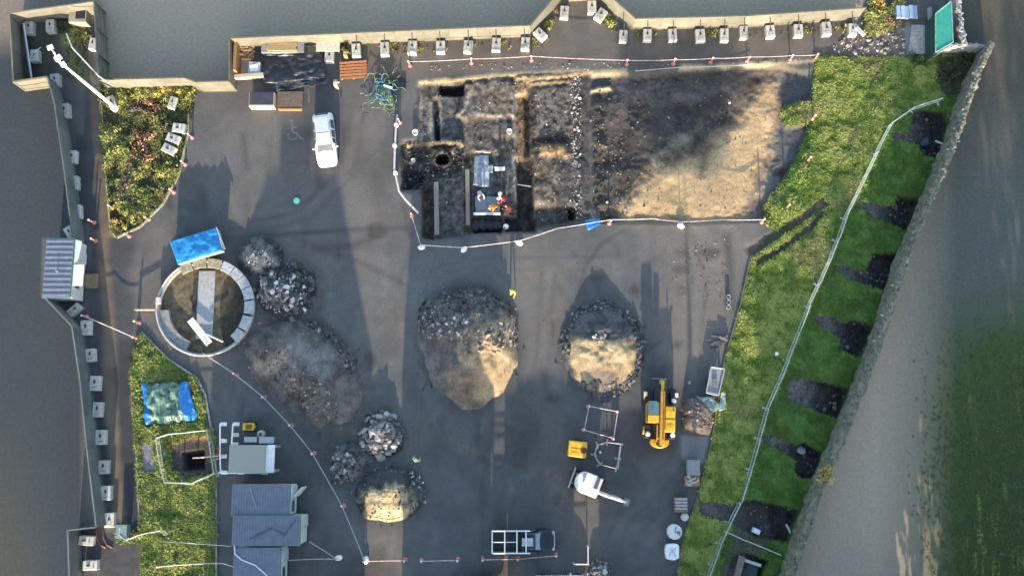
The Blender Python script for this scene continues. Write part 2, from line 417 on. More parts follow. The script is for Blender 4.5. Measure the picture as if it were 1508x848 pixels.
for cx, cy, rx, ry, c in [(1003, 372, 9, 6, (.08, .07, .06)), (1002, 397, 12, 7, (.065, .058, .05)), (1003, 428, 7, 9, (.09, .078, .062)),
                          (997, 508, 8, 6, (.06, .055, .05)), (935, 428, 9, 8, (.05, .048, .05)), (880, 410, 10, 6, (.06, .06, .062)),
                          (820, 735, 5, 9, (.035, .034, .036)), (1045, 372, 14, 8, (.07, .062, .056)), (555, 340, 16, 12, (.06, .055, .052)),
                          (545, 530, 12, 14, (.06, .056, .056)), (815, 588, 12, 8, (.05, .05, .052)), (945, 780, 30, 20, (.115, .11, .108))]:
    lay(Pm(ell(cx, cy, rx, ry), 6, 1.0)*.85, c, .3)
for pts, dxy in (([(720, 860), (735, 740), (770, 640), (790, 520), (800, 380)], 22), ([(880, 850), (905, 760), (985, 680), (1010, 560), (1020, 400), (1000, 335)], 24), ([(430, 350), (520, 380), (600, 420), (600, 520), (640, 640), (700, 720)], 22), ([(240, 370), (330, 340), (440, 310), (500, 250), (520, 150)], 22), ([(650, 640), (760, 690), (830, 690)], 20), ([(600, 400), (760, 400), (900, 390), (1000, 350)], 20)):
    for off in (0, dxy):
        m = Pm(stroke([(a+off*.8, b+off*.5) for a, b in pts], 6), 5, .6)*.55; lay(m*(.4+.6*np.clip((n2-.35)*3, 0, 1)), (.068, .064, .060) if dxy % 20 else (.128, .112, .094), .4, n3)
mud = np.clip((fbm(GX, GY, 4.5, 5, 171)-.54)*5, 0, 1)*np.clip(1.2-np.abs(PX-700)/420, 0, 1)
lay(mud*.5, (.118, .100, .082), .4, n3)
wet = np.clip((fbm(GX, GY, 5.5, 5, 191)-.55)*5, 0, 1); Cc *= (1 - .28*wet)[..., None]
rs = np.random.default_rng(77)
for k in range(170):
    cx, cy = rs.uniform(200, 1080), rs.uniform(110, 850); ln = rs.uniform(4, 60)**1.0; wd_ = rs.uniform(2.5, 9); sg = rs.choice([.62, .72, .8, 1.22, 1.32], p=[.2, .25, .2, .2, .15])
    an = rs.normal(0, .18) + (math.pi/2 if rs.random() < .7 else rs.uniform(0, 3.1)); ex, ey = math.cos(an)*ln/2, math.sin(an)*ln/2
    m = Pm(stroke([(cx-ex, cy-ey), (cx, cy+rs.normal(0, 2)), (cx+ex, cy+ey)], wd_), wd_*.7+2, .9)*rs.uniform(.5, 1.0)
    Cc *= (1 + (sg-1)*m)[..., None]
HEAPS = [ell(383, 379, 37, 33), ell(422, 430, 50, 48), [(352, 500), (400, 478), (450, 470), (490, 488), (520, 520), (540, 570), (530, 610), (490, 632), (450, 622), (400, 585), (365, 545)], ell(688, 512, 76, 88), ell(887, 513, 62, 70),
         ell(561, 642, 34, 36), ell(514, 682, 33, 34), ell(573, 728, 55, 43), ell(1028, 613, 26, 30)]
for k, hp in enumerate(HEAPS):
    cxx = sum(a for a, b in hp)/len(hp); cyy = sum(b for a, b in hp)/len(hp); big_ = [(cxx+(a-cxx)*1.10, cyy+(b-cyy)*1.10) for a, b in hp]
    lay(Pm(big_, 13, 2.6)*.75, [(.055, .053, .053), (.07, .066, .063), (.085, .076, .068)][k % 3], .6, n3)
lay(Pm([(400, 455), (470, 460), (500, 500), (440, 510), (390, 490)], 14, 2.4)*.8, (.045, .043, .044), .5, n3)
lay(Pm([(600, 415), (640, 440), (615, 540), (660, 600), (640, 615), (600, 560), (595, 470)], 10, 1.6)*.5, (.13, .13, .132), .3)
# west road and verge
lay(Pm(ROADW, 4, .3), (.062, .062, .066), .3)
lay(Pm(stroke([(188, 500), (186, 600), (190, 780)], 26), 5, .4), (.040, .041, .046), .3)
lay(Pm(stroke([(148, 340), (160, 470), (160, 560), (170, 700), (176, 770)], 18), 6, .5), (.135, .105, .078), .3)
lay(Pm(stroke([(140, 130), (150, 240), (160, 350)], 20), 5, .4), (.125, .098, .075), .3)
lay(Pm(stroke([(118, 200), (126, 330)], 16), 4, .3), (.05, .052, .055), .3)
lay(Pm([(205, 345), (250, 320), (262, 400), (230, 470), (205, 480), (190, 400)], 10, .5)*.6, (.135, .118, .105), .2)
lay(Pm([(104, 782), (215, 785), (215, 860), (104, 860)], 4, .4), (.062, .06, .062), .4, n3)
lay(Pm([(20, 30), (135, 20), (140, 118), (75, 118), (25, 118)], 4, .4), (.060, .060, .048), .5)
lay(Pm(stroke([(100, 50), (112, 90), (130, 125)], 22), 8, .6), (.16, .15, .075), .4)
# strip under the north hoarding
lay(Pm([(345, 60), (800, 60), (830, 0), (880, 0), (920, 55), (1275, 40), (1275, 85), (860, 98), (560, 112), (500, 90)], 8, .5)*.75, (.125, .105, .088), .35)
lay(Pm([(830, 5), (885, 5), (915, 75), (835, 80)], 5, .4)*.7, (.115, .108, .10), .2)
lay(Pm([(1275, 30), (1300, 10), (1375, 30), (1375, 85), (1200, 80), (1262, 62)], 8, 1.0), (.125, .105, .088), .6, n3)
# ---- excavated ground
dl = Pm(DIGL, 4, .6); dr = Pm(DIGR, 5, .8)
lay(dl, (.125, .108, .092), .55)
lay(dr, (.062, .053, .048), .6)
hgt(dl, -.22 + (n2-.5)*.30 + (n3-.5)*.14)
hgt(dr, -.35 + (n1-.5)*.5 + (n2-.5)*.28 + (n3-.5)*.06)
sd = Pm(SAND, 22, 1.6)
lay(sd, (.455, .312, .168), .3); hgt(sd*.85, -.12 + (n1-.5)*.25 + (n2-.5)*.10 + (n3-.5)*.03)
lay(Pm(stroke([(1160, 100), (1168, 170), (1138, 280), (1108, 322)], 34), 10, 1.6)*.85, (.105, .090, .080), .5)
lay(Pm(stroke([(1148, 108), (1146, 200), (1118, 290)], 12), 9, 1.4)*.7, (.24, .185, .13), .5)
lay(Pm(stroke([(925, 240), (960, 215), (1000, 200), (1040, 180)], 26), 14, 2.0)*.6, (.05, .046, .044), .6)
lay(Pm(stroke([(1015, 195), (1040, 230), (1032, 262)], 8), 6, 1.6)*.6, (.05, .045, .04), .6)
lay(Pm(stroke([(960, 232), (1010, 205), (1060, 165), (1090, 150)], 12), 10, 2.2)*.6, (.22, .18, .13), .6)
for pts in ([(885, 130), (930, 128), (990, 122)], [(960, 150), (1030, 140), (1090, 120)]):
    lay(Pm(stroke(pts, 14), 10, 1.8)*.5, (.10, .092, .09), .5)
hgt(Pm(stroke([(872, 150), (880, 240), (885, 310)], 16), 10, 1.2)*.7, .25 + (n3-.5)*.3)
# kerb of sand along the top of the dig
for pts, wd in ([(617, 123), (690, 116), (760, 110)], 5), ([(757, 116), (810, 112), (868, 108), (924, 104)], 9), ([(757, 127), (800, 121), (860, 117)], 5), \
               ([(868, 134), (900, 128)], 7), ([(1000, 100), (1080, 96), (1170, 92), (1200, 90)], 6):
    m = Pm(stroke(pts, wd), 3, .5); lay(m, (.40, .325, .19), .3); hgt(m*.8, .04 + (n3-.5)*.05)
# left dig: rooms, tank, trenches
def soil(poly, c, z=None, soft=3, wob=.5, a=1.0, var=.4):
    m = Pm(poly, soft, wob)*a; lay(m, c, var, n3)
    if z is not None: hgt(m, z + (n3-.5)*.08)
soil([(618, 124), (681, 122), (682, 208), (617, 208)], (.135, .13, .125), -.3, 4, .8)
soil([(650, 140), (681, 138), (682, 205), (650, 205)], (.10, .102, .108), -.5, 3, .6)
soil([(683, 122), (757, 116), (758, 172), (684, 176)], (.175, .155, .135), .05, 5, 1.0, 1, .6)
soil(stroke([(700, 124), (692, 150), (676, 168)], 8), (.26, .235, .20), -.1, 5, 1.0)
soil([(690, 176), (757, 172), (757, 220), (690, 222)], (.135, .125, .118), -.25, 5, .8)
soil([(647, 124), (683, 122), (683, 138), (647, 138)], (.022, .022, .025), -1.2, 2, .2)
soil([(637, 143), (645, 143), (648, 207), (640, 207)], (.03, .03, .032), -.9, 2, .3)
soil([(592, 212), (681, 209), (681, 258), (640, 262), (636, 274), (594, 276)], (.052, .050, .046), -.55, 3, .9, 1, .7)
soil(stroke([(600, 212), (640, 207), (680, 208)], 5), (.20, .165, .10), -.1, 3, .8)
soil([(637, 218), (668, 216), (668, 224), (637, 226)], (.23, .18, .10), -.35, 3, .7)
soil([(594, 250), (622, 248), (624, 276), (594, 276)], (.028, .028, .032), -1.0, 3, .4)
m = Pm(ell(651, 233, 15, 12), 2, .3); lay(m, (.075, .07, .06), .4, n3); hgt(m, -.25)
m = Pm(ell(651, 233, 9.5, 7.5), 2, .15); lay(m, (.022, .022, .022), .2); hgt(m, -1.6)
soil([(621, 276), (639, 268), (638, 352), (622, 348)], (.062, .055, .046), -.75, 2, .4)
soil([(640, 266), (682, 258), (682, 350), (640, 352)], (.115, .115, .118), -.55, 3, .4)
soil([(682, 225), (694, 225), (694, 345), (682, 345)], (.10, .09, .078), -.5, 3, .5)
soil([(696, 222), (740, 222), (740, 336), (696, 336)], (.10, .105, .112), -.7, 3, .4)
soil([(722, 200), (755, 200), (757, 300), (738, 300), (736, 222)], (.135, .13, .125), -.45, 4, .8)
soil([(695, 320), (740, 320), (738, 342), (697, 342)], (.03, .03, .034), -.8, 3, .5)
soil([(758, 118), (778, 118), (780, 236), (760, 236)], (.20, .135, .09), -.45, 3, .4, 1, .5)
soil([(759, 116), (778, 116), (778, 138), (759, 138)], (.34, .26, .15), -.1, 3, .6)
soil([(771, 140), (779, 140), (781, 250), (773, 250)], (.04, .035, .032), -.9, 2, .4)
soil([(760, 232), (784, 230), (786, 334), (762, 336)], (.062, .056, .05), -1.15, 2, .3)
soil([(742, 318), (790, 322), (788, 340), (745, 340)], (.045, .04, .04), -.9, 3, .5)
soil([(784, 128), (836, 126), (838, 200), (786, 204)], (.155, .145, .135), -.15, 5, .9, 1, .6)
soil(stroke([(782, 206), (838, 204)], 14), (.06, .056, .055), -.45, 5, .9)
soil([(794, 210), (832, 212), (834, 230), (798, 228)], (.26, .185, .10), .18, 7, 1.2)
soil([(788, 232), (822, 230), (822, 296), (788, 300)], (.185, .16, .132), -.1, 6, 1.0, 1, .55)
soil([(822, 232), (842, 232), (842, 318), (822, 318)], (.10, .098, .10), -.3, 4, .6)
soil([(786, 305), (842, 300), (845, 330), (788, 336)], (.07, .068, .07), -.4, 5, .8)
soil([(836, 306), (850, 304), (850, 322), (838, 322)], (.02, .02, .022), -1.0, 2, .3)
soil([(842, 112), (870, 108), (872, 325), (848, 325)], (.09, .085, .085), -.2, 4, .8)
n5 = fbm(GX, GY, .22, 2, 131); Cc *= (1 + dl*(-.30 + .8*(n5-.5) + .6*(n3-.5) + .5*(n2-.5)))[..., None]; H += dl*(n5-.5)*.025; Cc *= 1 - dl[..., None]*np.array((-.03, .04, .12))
for pts, wd_ in (([(646, 145), (648, 175), (650, 206)], 4), ([(634, 150), (636, 205)], 4), ([(757, 140), (758, 200), (757, 300)], 5), ([(621, 125), (618, 160), (620, 205)], 4), ([(684, 150), (700, 168), (757, 174)], 4)):
    lay(Pm(stroke(pts, wd_), 2.5, 1.2)*.8, (.22, .20, .17), .7, n3)
for pts, wd_ in (([(690, 174), (757, 178)], 4), ([(784, 130), (786, 205)], 5), ([(684, 222), (695, 226), (695, 340)], 4), ([(740, 222), (742, 330)], 4), ([(592, 208), (592, 276), (622, 276)], 3)):
    lay(Pm(stroke(pts, wd_), 2.5, 1.0)*.75, (.035, .032, .03), .5, n3)
# ---- lawn, its test trenches and spurs
LAWN_M = Pm(LAWN, 4, .5)
lay(LAWN_M, (.085, .145, .024), .4); hgt(LAWN_M, .05 + (n1-.5)*.25 + (n2-.5)*.22)
lay(LAWN_M*np.clip((n4-.42)*4, 0, 1)*.45, (.10, .105, .030), .4)
sp = np.maximum.reduce([Pm([(1150, 186), (1196, 184), (1190, 215), (1180, 240), (1140, 250)], 6, .8), Pm([(1150, 110), (1196, 106), (1194, 152), (1158, 155)], 6, .8),
                        Pm([(1134, 262), (1160, 258), (1160, 295), (1128, 305)], 6, .8)])
lay(sp, (.085, .082, .085), .5); hgt(sp, -.25 + (n3-.5)*.1)
m = np.maximum(Pm(TRACK1, 4, .8), Pm(stroke([(1108, 366), (1140, 350), (1185, 318)], 14), 5, .8)); TR2 = np.maximum(Pm(stroke([(1104, 372), (1140, 348), (1185, 318), (1216, 296)], 15), 5, .7), Pm(stroke([(1112, 388), (1150, 366), (1192, 336), (1214, 312)], 11), 5, .7)); m = np.maximum(m*0, TR2); lay(m*.9, (.082, .066, .055), .5, n3); hgt(TR2*.8, -.12)
GR_SP = [(1152, 158), (1196, 150), (1195, 182), (1158, 186)]
m = Pm(GR_SP, 5, .8); lay(m, (.065, .09, .02), .4); hgt(m, .05)
PITM = np.zeros(GX.shape)
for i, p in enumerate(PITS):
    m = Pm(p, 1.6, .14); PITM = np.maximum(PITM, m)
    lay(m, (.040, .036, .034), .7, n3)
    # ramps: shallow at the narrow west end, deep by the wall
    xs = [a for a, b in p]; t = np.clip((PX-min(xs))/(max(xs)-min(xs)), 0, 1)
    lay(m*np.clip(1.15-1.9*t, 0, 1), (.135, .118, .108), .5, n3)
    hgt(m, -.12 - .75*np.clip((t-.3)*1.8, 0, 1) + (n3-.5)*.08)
m = Pm([(1378, 85), (1450, 78), (1425, 140), (1395, 148), (1382, 130)], 8, 1.2); lay(m*.9, (.055, .048, .032), .6, n3); PITM = np.maximum(PITM, m*.8)
lay(Pm([(1330, 40), (1372, 38), (1374, 80), (1336, 80)], 3, .3), (.20, .20, .20), .25)
PITM = np.maximum(PITM, TR2)
lay(Pm([(1085, 740), (1130, 745), (1140, 800), (1060, 860), (1048, 860), (1080, 790)], 5, .8)*.8, (.075, .066, .058), .4)
PITM = np.maximum(PITM, Pm([(1085, 740), (1130, 745), (1140, 800), (1060, 860), (1048, 860), (1080, 790)], 5, .8)*.9)
lay(Pm([(1003, 642), (1043, 640), (1040, 680), (1024, 690), (1004, 672)], 4, .5)*.9, (.18, .178, .178), .25)
# ---- flower bed and grass plots on the west side
BED_M = Pm(BED, 3, .4); lay(BED_M, (.055, .050, .028), .7, n3); hgt(BED_M, .12 + (n2-.5)*.2)
PLOT_M = Pm(PLOT1, 3, .4); lay(PLOT_M, (.09, .12, .028), .6); hgt(PLOT_M, .06 + (n1-.5)*.15)
lay(PLOT_M*Pm([(278, 556), (302, 580), (306, 640), (288, 600)], 8, 1)*.8, (.20, .13, .05), .5)
PITP = Pm([(250, 652), (275, 642), (312, 642), (312, 700), (280, 706), (252, 692)], 8, 1.0)
lay(PITP, (.075, .066, .058), .5, n3); hgt(PITP, -.1)
lay(Pm(stroke([(248, 656), (275, 643), (310, 641)], 8), 6, 1.0), (.26, .155, .075), .4)
m = Pm([(270, 668), (298, 664), (298, 690), (272, 692)], 4, .4); lay(m, (.020, .02, .02), .3); hgt(m, -1.0)
lay(Pm([(206, 652), (228, 652), (230, 694), (210, 696)], 3, .4), (.21, .21, .22), .15); PITP = np.maximum(PITP, Pm([(206, 652), (228, 652), (230, 694), (210, 696)], 3, .4))
lay(Pm([(240, 620), (300, 612), (300, 636), (240, 640)], 8, 1)*.5, (.15, .13, .05), .4)
lay(Pm(stroke([(196, 545), (204, 650), (212, 790)], 10), 5, .8)*.7, (.17, .12, .075), .5, n3)
m = Pm([(196, 790), (320, 794), (320, 815), (215, 825)], 6, 1.2)*.55; lay(m, (.13, .10, .075), .4)
# ---- beyond the boundary
SITE = basepx(HOARD_N) + [(1300, -60), (1400, -60), (1412, 66)] + basepx(WALL_R, 1.35) + [(1150, 900), (100, 900)] + basepx(HOARD_W2)[::-1] + [(60, 440), (62, 350)] \
    + basepx(HOARD_W1)[::-1] + basepx(HOARD_C)[1:-1] + basepx(HOARD_NW)[:-1]
OUT = 1 - pmask(PX, PY, SITE, 2.0)
gx = PX; gy = PY
c_n = np.array((.37, .295, .215)); c_w = np.array((.046, .055, .064)); c_e1 = np.array((.092, .100, .088)); c_e2 = np.array((.058, .080, .027)); c_e0 = np.array((.085, .078, .062))
tW = np.clip((165-gx)/50, 0, 1)[..., None]*np.clip((gy+20)/110, .55, 1)[..., None]
base_c = c_n*(1-tW) + c_w*tW
low = np.clip((gy-560)/260, 0, 1)[..., None]*tW*np.clip((90-gx)/90, 0, 1)[..., None]
base_c = base_c*(1-low) + np.array((.07, .072, .058))*low
tE = np.clip((gx-1290)/120, 0, 1)[..., None]*np.clip((gy+40)/60 + (gx-1300)/200, 0, 1)[..., None]
tg = np.clip(np.clip((gx-1280)/170, 0, 1.2)*np.clip((gy-380)/190, 0, 1.2)*np.clip(1.25-((gx-1265)/120)**2*0 - np.clip((gy-690)/130, 0, 1)*np.clip((1380-gx)/110, 0, 1.3), 0, 1.2) + (n4-.5)*.8, 0, 1)[..., None]*np.clip((gy-340)/160, 0, 1)[..., None]
tb = np.clip((gy-60)/240, 0, 1)[..., None]
east = (c_e0*(1-tb) + c_e1*tb)*(1-tg) + c_e2*tg
base_c = base_c*(1-tE) + east*tE
base_c = base_c*(1 + .16*(n4-.5) + .10*(n1-.5))[..., None]
Cc = Cc*(1-OUT[..., None]) + base_c*OUT[..., None]
H = H*(1-OUT) + 0.0*OUT
edge = np.minimum.reduce([GX-XS[0], XS[-1]-GX, GY-YS[0], YS[-1]-GY]); H = H*np.clip(edge/1.0, 0, 1)
SAND_N = (n3-.5)

# zone of every face
def fc(a): return (a[:-1, :-1]+a[1:, :-1]+a[:-1, 1:]+a[1:, 1:])/4
fo = fc(OUT) > .5; fl = fc(LAWN_M) > .5; fb = fc(BED_M) > .5; fp = fc(PLOT_M) > .5; fd = fc(np.maximum(dl, dr)) > .5
fr = fc(pmask(PX, PY, ROADW, 2)) > .5
fpx, fpy = fc(PX), fc(PY)
zone = np.zeros(fo.shape, int); zone[fr] = 6; zone[fd] = 1; zone[fl] = 2; zone[fb] = 3; zone[fp] = 4
zone[fo] = 5; zone[fo & (fpx > 1290)] = 7; zone[fo & (fpx < 140)] = 8
ny, nx = GX.shape
idx = np.arange(ny*nx).reshape(ny, nx)
quads = np.stack([idx[:-1, :-1], idx[:-1, 1:], idx[1:, 1:], idx[1:, :-1]], -1)
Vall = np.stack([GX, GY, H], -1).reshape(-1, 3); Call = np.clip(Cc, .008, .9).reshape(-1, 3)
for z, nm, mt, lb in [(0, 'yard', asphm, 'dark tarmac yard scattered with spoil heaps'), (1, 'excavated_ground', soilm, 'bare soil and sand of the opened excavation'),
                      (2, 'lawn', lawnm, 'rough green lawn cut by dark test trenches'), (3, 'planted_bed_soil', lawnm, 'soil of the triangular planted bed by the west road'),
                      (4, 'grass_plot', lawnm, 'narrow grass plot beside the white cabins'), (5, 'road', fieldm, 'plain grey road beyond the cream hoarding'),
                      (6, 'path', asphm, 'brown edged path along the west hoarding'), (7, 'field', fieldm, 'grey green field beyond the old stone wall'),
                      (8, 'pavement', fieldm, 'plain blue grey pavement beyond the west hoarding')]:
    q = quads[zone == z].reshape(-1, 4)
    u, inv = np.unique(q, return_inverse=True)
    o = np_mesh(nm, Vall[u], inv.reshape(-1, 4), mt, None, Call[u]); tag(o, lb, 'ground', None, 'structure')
def Zat(x, y):
    """ground height under a point"""
    i = min(max((y-YS[0])/dx, 0), ny-1.001); j = min(max((x-XS[0])/dx, 0), nx-1.001)
    return float(H[int(round(i)), int(round(j))])
def Zv(x, y):
    i = np.clip(np.round((np.asarray(y)-YS[0])/dx).astype(int), 0, ny-1); j = np.clip(np.round((np.asarray(x)-XS[0])/dx).astype(int), 0, nx-1)
    return H[i, j]
def G(px, py):
    q = P(px, py); q.z = Zat(q.x, q.y); return q
# far ground out to the horizon
x0, x1, y0, y1 = XS[0], XS[-1], YS[0], YS[-1]; B = 1500
V = [(-B, -B, 0), (B, -B, 0), (B, B, 0), (-B, B, 0), (x0, y0, 0), (x1, y0, 0), (x1, y1, 0), (x0, y1, 0)]
o = np_mesh('ground', V, [(0, 1, 5, 4), (1, 2, 6, 5), (2, 3, 7, 6), (3, 0, 4, 7)], M('far_ground', (.075, .08, .06), .95, .25, .05, 0), None)
tag(o, 'open ground stretching away round the site', 'ground', None, 'structure')

# ================================================================== GRASS (nobody could count it)
FPX = [(1385, 148), (1345, 160), (1310, 185), (1290, 225), (1245, 320), (1220, 385), (1190, 450), (1160, 530), (1130, 600), (1105, 690), (1090, 740), (1060, 800), (1038, 862)]
FY = np.array([b for a, b in FPX]); FX = np.array([a for a, b in FPX])
def blades(name, poly, count, hmin, hmax, tint, seed, mask=None, dens=None, label='', wob=True):
    r = np.random.default_rng(seed)
    xs = [a for a, b in poly]; ys = [b for a, b in poly]
    a = r.uniform(min(xs), max(xs), count*3); b = r.uniform(min(ys), min(max(ys), 862), count*3)
    k = sdist(a, b, poly) > 1.0; a, b = a[k][:count], b[k][:count]
    d0 = (a-754)/F; v = 424-b; zz = -F*CT + v*ST; t = HC/-zz
    X = (a-754)*t; Y = (F*ST + v*CT)*t
    i = np.clip(np.round((Y-YS[0])/dx).astype(int), 0, ny-1); j = np.clip(np.round((X-XS[0])/dx).astype(int), 0, nx-1)
    keep = np.ones(len(X), bool)
    if mask is not None: keep &= mask[i, j] < .45
    if dens is not None: keep &= r.random(len(X)) < dens(a, b, n2[i, j], n1[i, j])
    X, Y, i, j, a, b = X[keep], Y[keep], i[keep], j[keep], a[keep], b[keep]
    N = len(X); nb = 4; es_ = np.where(a > np.interp(b, FY, FX)+4, .45, 1.0) if 'lawn' in label else 1.0
    Z = H[i, j]; nn = fbm(X, Y, .75, 2, 91)*.7 + n2[i, j]*.3; big = n1[i, j]; fine = n3[i, j]
    hh = (hmin + (hmax-hmin)*np.clip((nn-.3)*2.2, 0, 1))*r.uniform(.6, 1.25, N)*es_
    hs = hh[:, None]*r.uniform(.7, 1.2, (N, nb)); az = r.uniform(0, 6.283, (N, nb)); lean = r.uniform(.7, 1.6, (N, nb))
    wd = r.uniform(.025, .055, (N, nb))*(1+hs*1.5)
    bx = X[:, None] + r.normal(0, .06, (N, nb)); by = Y[:, None] + r.normal(0, .06, (N, nb))
    ux, uy = np.cos(az), np.sin(az)
    tx = bx + ux*hs*lean; ty = by + uy*hs*lean; tz = Z[:, None] + hs*np.clip(1.25-lean*.55, .25, 1)
    mx = bx + ux*hs*lean*.45; my = by + uy*hs*lean*.45; mz = Z[:, None] + hs*.75
    V = np.empty((N, nb, 5, 3))
    V[..., 0, :] = np.stack([bx-uy*wd*.6, by+ux*wd*.6, Z[:, None]-.03+0*bx], -1); V[..., 1, :] = np.stack([bx+uy*wd*.6, by-ux*wd*.6, Z[:, None]-.03+0*bx], -1)
    V[..., 2, :] = np.stack([mx-uy*wd, my+ux*wd, mz], -1); V[..., 3, :] = np.stack([mx+uy*wd, my-ux*wd, mz], -1)
    V[..., 4, :] = np.stack([tx, ty, tz], -1)
    col = tint(a, b, nn, big, fine, r)
    Cb = np.repeat(col[:, None, None, :], nb, 1).repeat(5, 2)*r.uniform(.88, 1.12, (N, nb, 1, 1))
    base_i = (np.arange(N*nb)*5)[:, None]
    T = np.concatenate([base_i+np.array([[0, 1, 3]]), base_i+np.array([[0, 3, 2]]), base_i+np.array([[2, 3, 4]])], 0)
    o = np_mesh(name, V.reshape(-1, 3), T, leafm, None, Cb.reshape(-1, 3), smooth=False)
    return tag(o, label, 'grass', None, 'stuff')
def lawn_tint(a, b, nn, big, fine, r):
    side = np.clip((a-np.interp(b, FY, FX))/16+.5, 0, 1)[:, None]        # 1 east of the barrier: short dark turf
    lush = np.array((.145, .205, .030)); yel = np.array((.265, .285, .066)); dark = np.array((.075, .150, .026))
    k = np.clip((nn-.47)*4.5+.3, 0, 1)[:, None]
    c = lush*(1-k) + yel*k
    k2 = np.clip((.45-big)*4, 0, 1)[:, None]; c = c*(1-k2*.55) + dark*k2*.55
    dry = np.clip((fbm(a, b, 34, 3, 207)-.58)*6, 0, 1)[:, None]*.7; c = c*(1-dry) + np.array((.23, .20, .075))*dry
    return c*(1-side) + (dark*(.85+.5*k)*(1-dry*.4) + np.array((.10, .11, .03))*dry*.4)*side
def lawn_h(a, b, nn, big):
    e = (a > np.interp(b, FY, FX)); return np.where(e, .75, 1.0)
blades('grass', LAWN, 78000, .05, .20, lawn_tint, 5, PITM, lawn_h, 'rough green grass covering the lawn below the stone wall')
blades('grass', GR_SP, 900, .10, .28, lawn_tint, 6, None, None, 'small tongue of green grass reaching into the sand pit')
blades('grass', [(1128, 300), (1165, 250), (1195, 182), (1200, 200), (1180, 300), (1140, 335), (1125, 335)], 1500, .12, .35, lawn_tint, 8, None, None, 'green grass growing along the east lip of the sand pit')
def plot_tint(a, b, nn, big, fine, r):
    k = np.clip((nn-.45)*3+.4, 0, 1)[:, None]; kk = r.random(len(a))[:, None] < .10
    c = np.array((.115, .170, .027))*(1-k) + np.array((.195, .225, .05))*k
    return np.where(kk, np.array((.22, .18, .07)), c)
TARPX = [(208, 562), (284, 558), (296, 622), (210, 632)]
FIELDG = [(1330, 540), (1400, 470), (1508, 430), (1560, 440), (1560, 862), (1370, 862), (1340, 760), (1300, 660)]
blades('grass', FIELDG, 20000, .04, .10, lambda a, b, nn, big, fine, r: np.array((.07, .098, .03))*(.8+.6*np.clip(nn, 0, 1))[:, None], 18, None, lambda a, b, nn, big: np.clip((a-1330)/190, .0, 1)**1.5*np.clip((b-440)/220, .0, 1)**1.5, 'dull green grass of the field beyond the stone wall')
PM2 = np.maximum(PITP, Pm(TARPX, 3))
blades('grass', PLOT1, 11000, .08, .30, plot_tint, 9, PM2, None, 'yellow green grass growing on the narrow plot by the cabins')
def bed_tint(a, b, nn, big, fine, r):
    s = r.random(len(a))[:, None]; k = np.clip((nn-.4)*3, 0, 1)[:, None]
    c = np.array((.055, .085, .02))*(1-k) + np.array((.32, .31, .08))*k
    return np.where(s < .22, np.array((.17, .11, .065)), c)
blades('ground_cover', BED, 5200, .08, .32, bed_tint, 10, None, lambda a, b, nn, big: np.clip((nn-.32)*3.5, .12, 1), 'mixed low weeds covering the triangular planted bed')
blades('weeds', [(1275, 12), (1300, -6), (1330, 0), (1325, 40), (1300, 50), (1268, 55)], 1600, .1, .4, bed_tint, 12, None, lambda a, b, nn, big: np.clip((nn-.35)*3.5, .1, 1), 'straggly brown weeds at the end of the cream hoarding')
blades('weeds', [(345, 66), (500, 64), (780, 58), (830, 2), (850, 10), (800, 70), (500, 84), (345, 78)], 1400, .06, .26, bed_tint, 13, None, lambda a, b, nn, big: np.clip((nn-.45)*3.5, .03, .9), 'thin weeds growing along the foot of the cream hoarding')
blades('weeds', [(890, 5), (925, 45), (1275, 38), (1275, 48), (910, 62), (880, 30)], 900, .06, .26, bed_tint, 14, None, lambda a, b, nn, big: np.clip((nn-.45)*3.5, .03, .9), 'thin weeds behind the blocks of the eastern cream hoarding')
blades('weeds', [(78, 20), (135, 15), (140, 60), (128, 128), (100, 110), (95, 40)], 900, .06, .26, bed_tint, 15, None, lambda a, b, nn, big: np.clip((nn-.35)*3.5, .05, .9), 'yellow weeds on the ground of the northwest hoarding corner')
blades('weeds', [(165, 785), (235, 780), (240, 800), (180, 800)], 300, .1, .3, plot_tint, 16, None, None, 'green weeds by the steel barrier south of the path')

# ================================================================== HOARDING
def hoarding(name, label, pxpts, mat, inside, brace_px=(), h=HT, cat='hoarding'):
    """board hoarding along a path; inside = +1 when the yard lies left of the walking direction"""
    W = base(pxpts, h); root = thing(name, label, cat, (W[0].x, W[0].y, 0)); o0 = Vector((W[0].x, W[0].y, 0))
    rail = MB(); posts = MB()
    for i in range(len(W)-1):
        a = Vector((W[i].x, W[i].y, 0)) - o0; b = Vector((W[i+1].x, W[i+1].y, 0)) - o0
        d = b-a; L = d.length; d.normalize(); nn = Vector((-d.y, d.x, 0))*inside
        n = max(1, round(L/2.44))
        for k in range(n):
            p = a + d*(L*k/n); q = a + d*(L*(k+1)/n)
            mb = MB(); c = (p+q)/2 - nn*.012; jit = random.uniform(-.006, .006)
            mb.box((c.x+nn.x*jit, c.y+nn.y*jit, h/2), (L/n-.006, .024, h), math.atan2(d.y, d.x))
            mb.build('panel', mat, root)
            posts.box(tuple(p - nn*.09) [:2] + (h/2-.03,), (.09, .10, h-.06), math.atan2(d.y, d.x))
        for z in (.35, 1.2, 2.1):
            c = (a+b)/2 - nn*.062; rail.box((c.x, c.y, z), (L, .05, .09), math.atan2(d.y, d.x))
        c = (a+b)/2 - nn*.012; rail.box((c.x, c.y, h+.022), (L+.04, .11, .04), math.atan2(d.y, d.x))
    rail.build('rail', mat, root); posts.build('post', mat, root)['kind'] = 'stuff'
    for (bx, by, wx, wy) in brace_px:
        br = MB()
        q = P(bx, by, .6) - o0; t = P(wx, wy, h) - o0; t.z = 1.9
        br.tube((q.x, q.y, .6), t, .035, n=6); br.build('brace', dsteel, root)
    return root
BLK_N = [(525, 74, 2), (566, 72, 2), (607, 70, 1), (648, 68, 1), (690, 67, 0), (731, 66, 0), (773, 65, -2)]
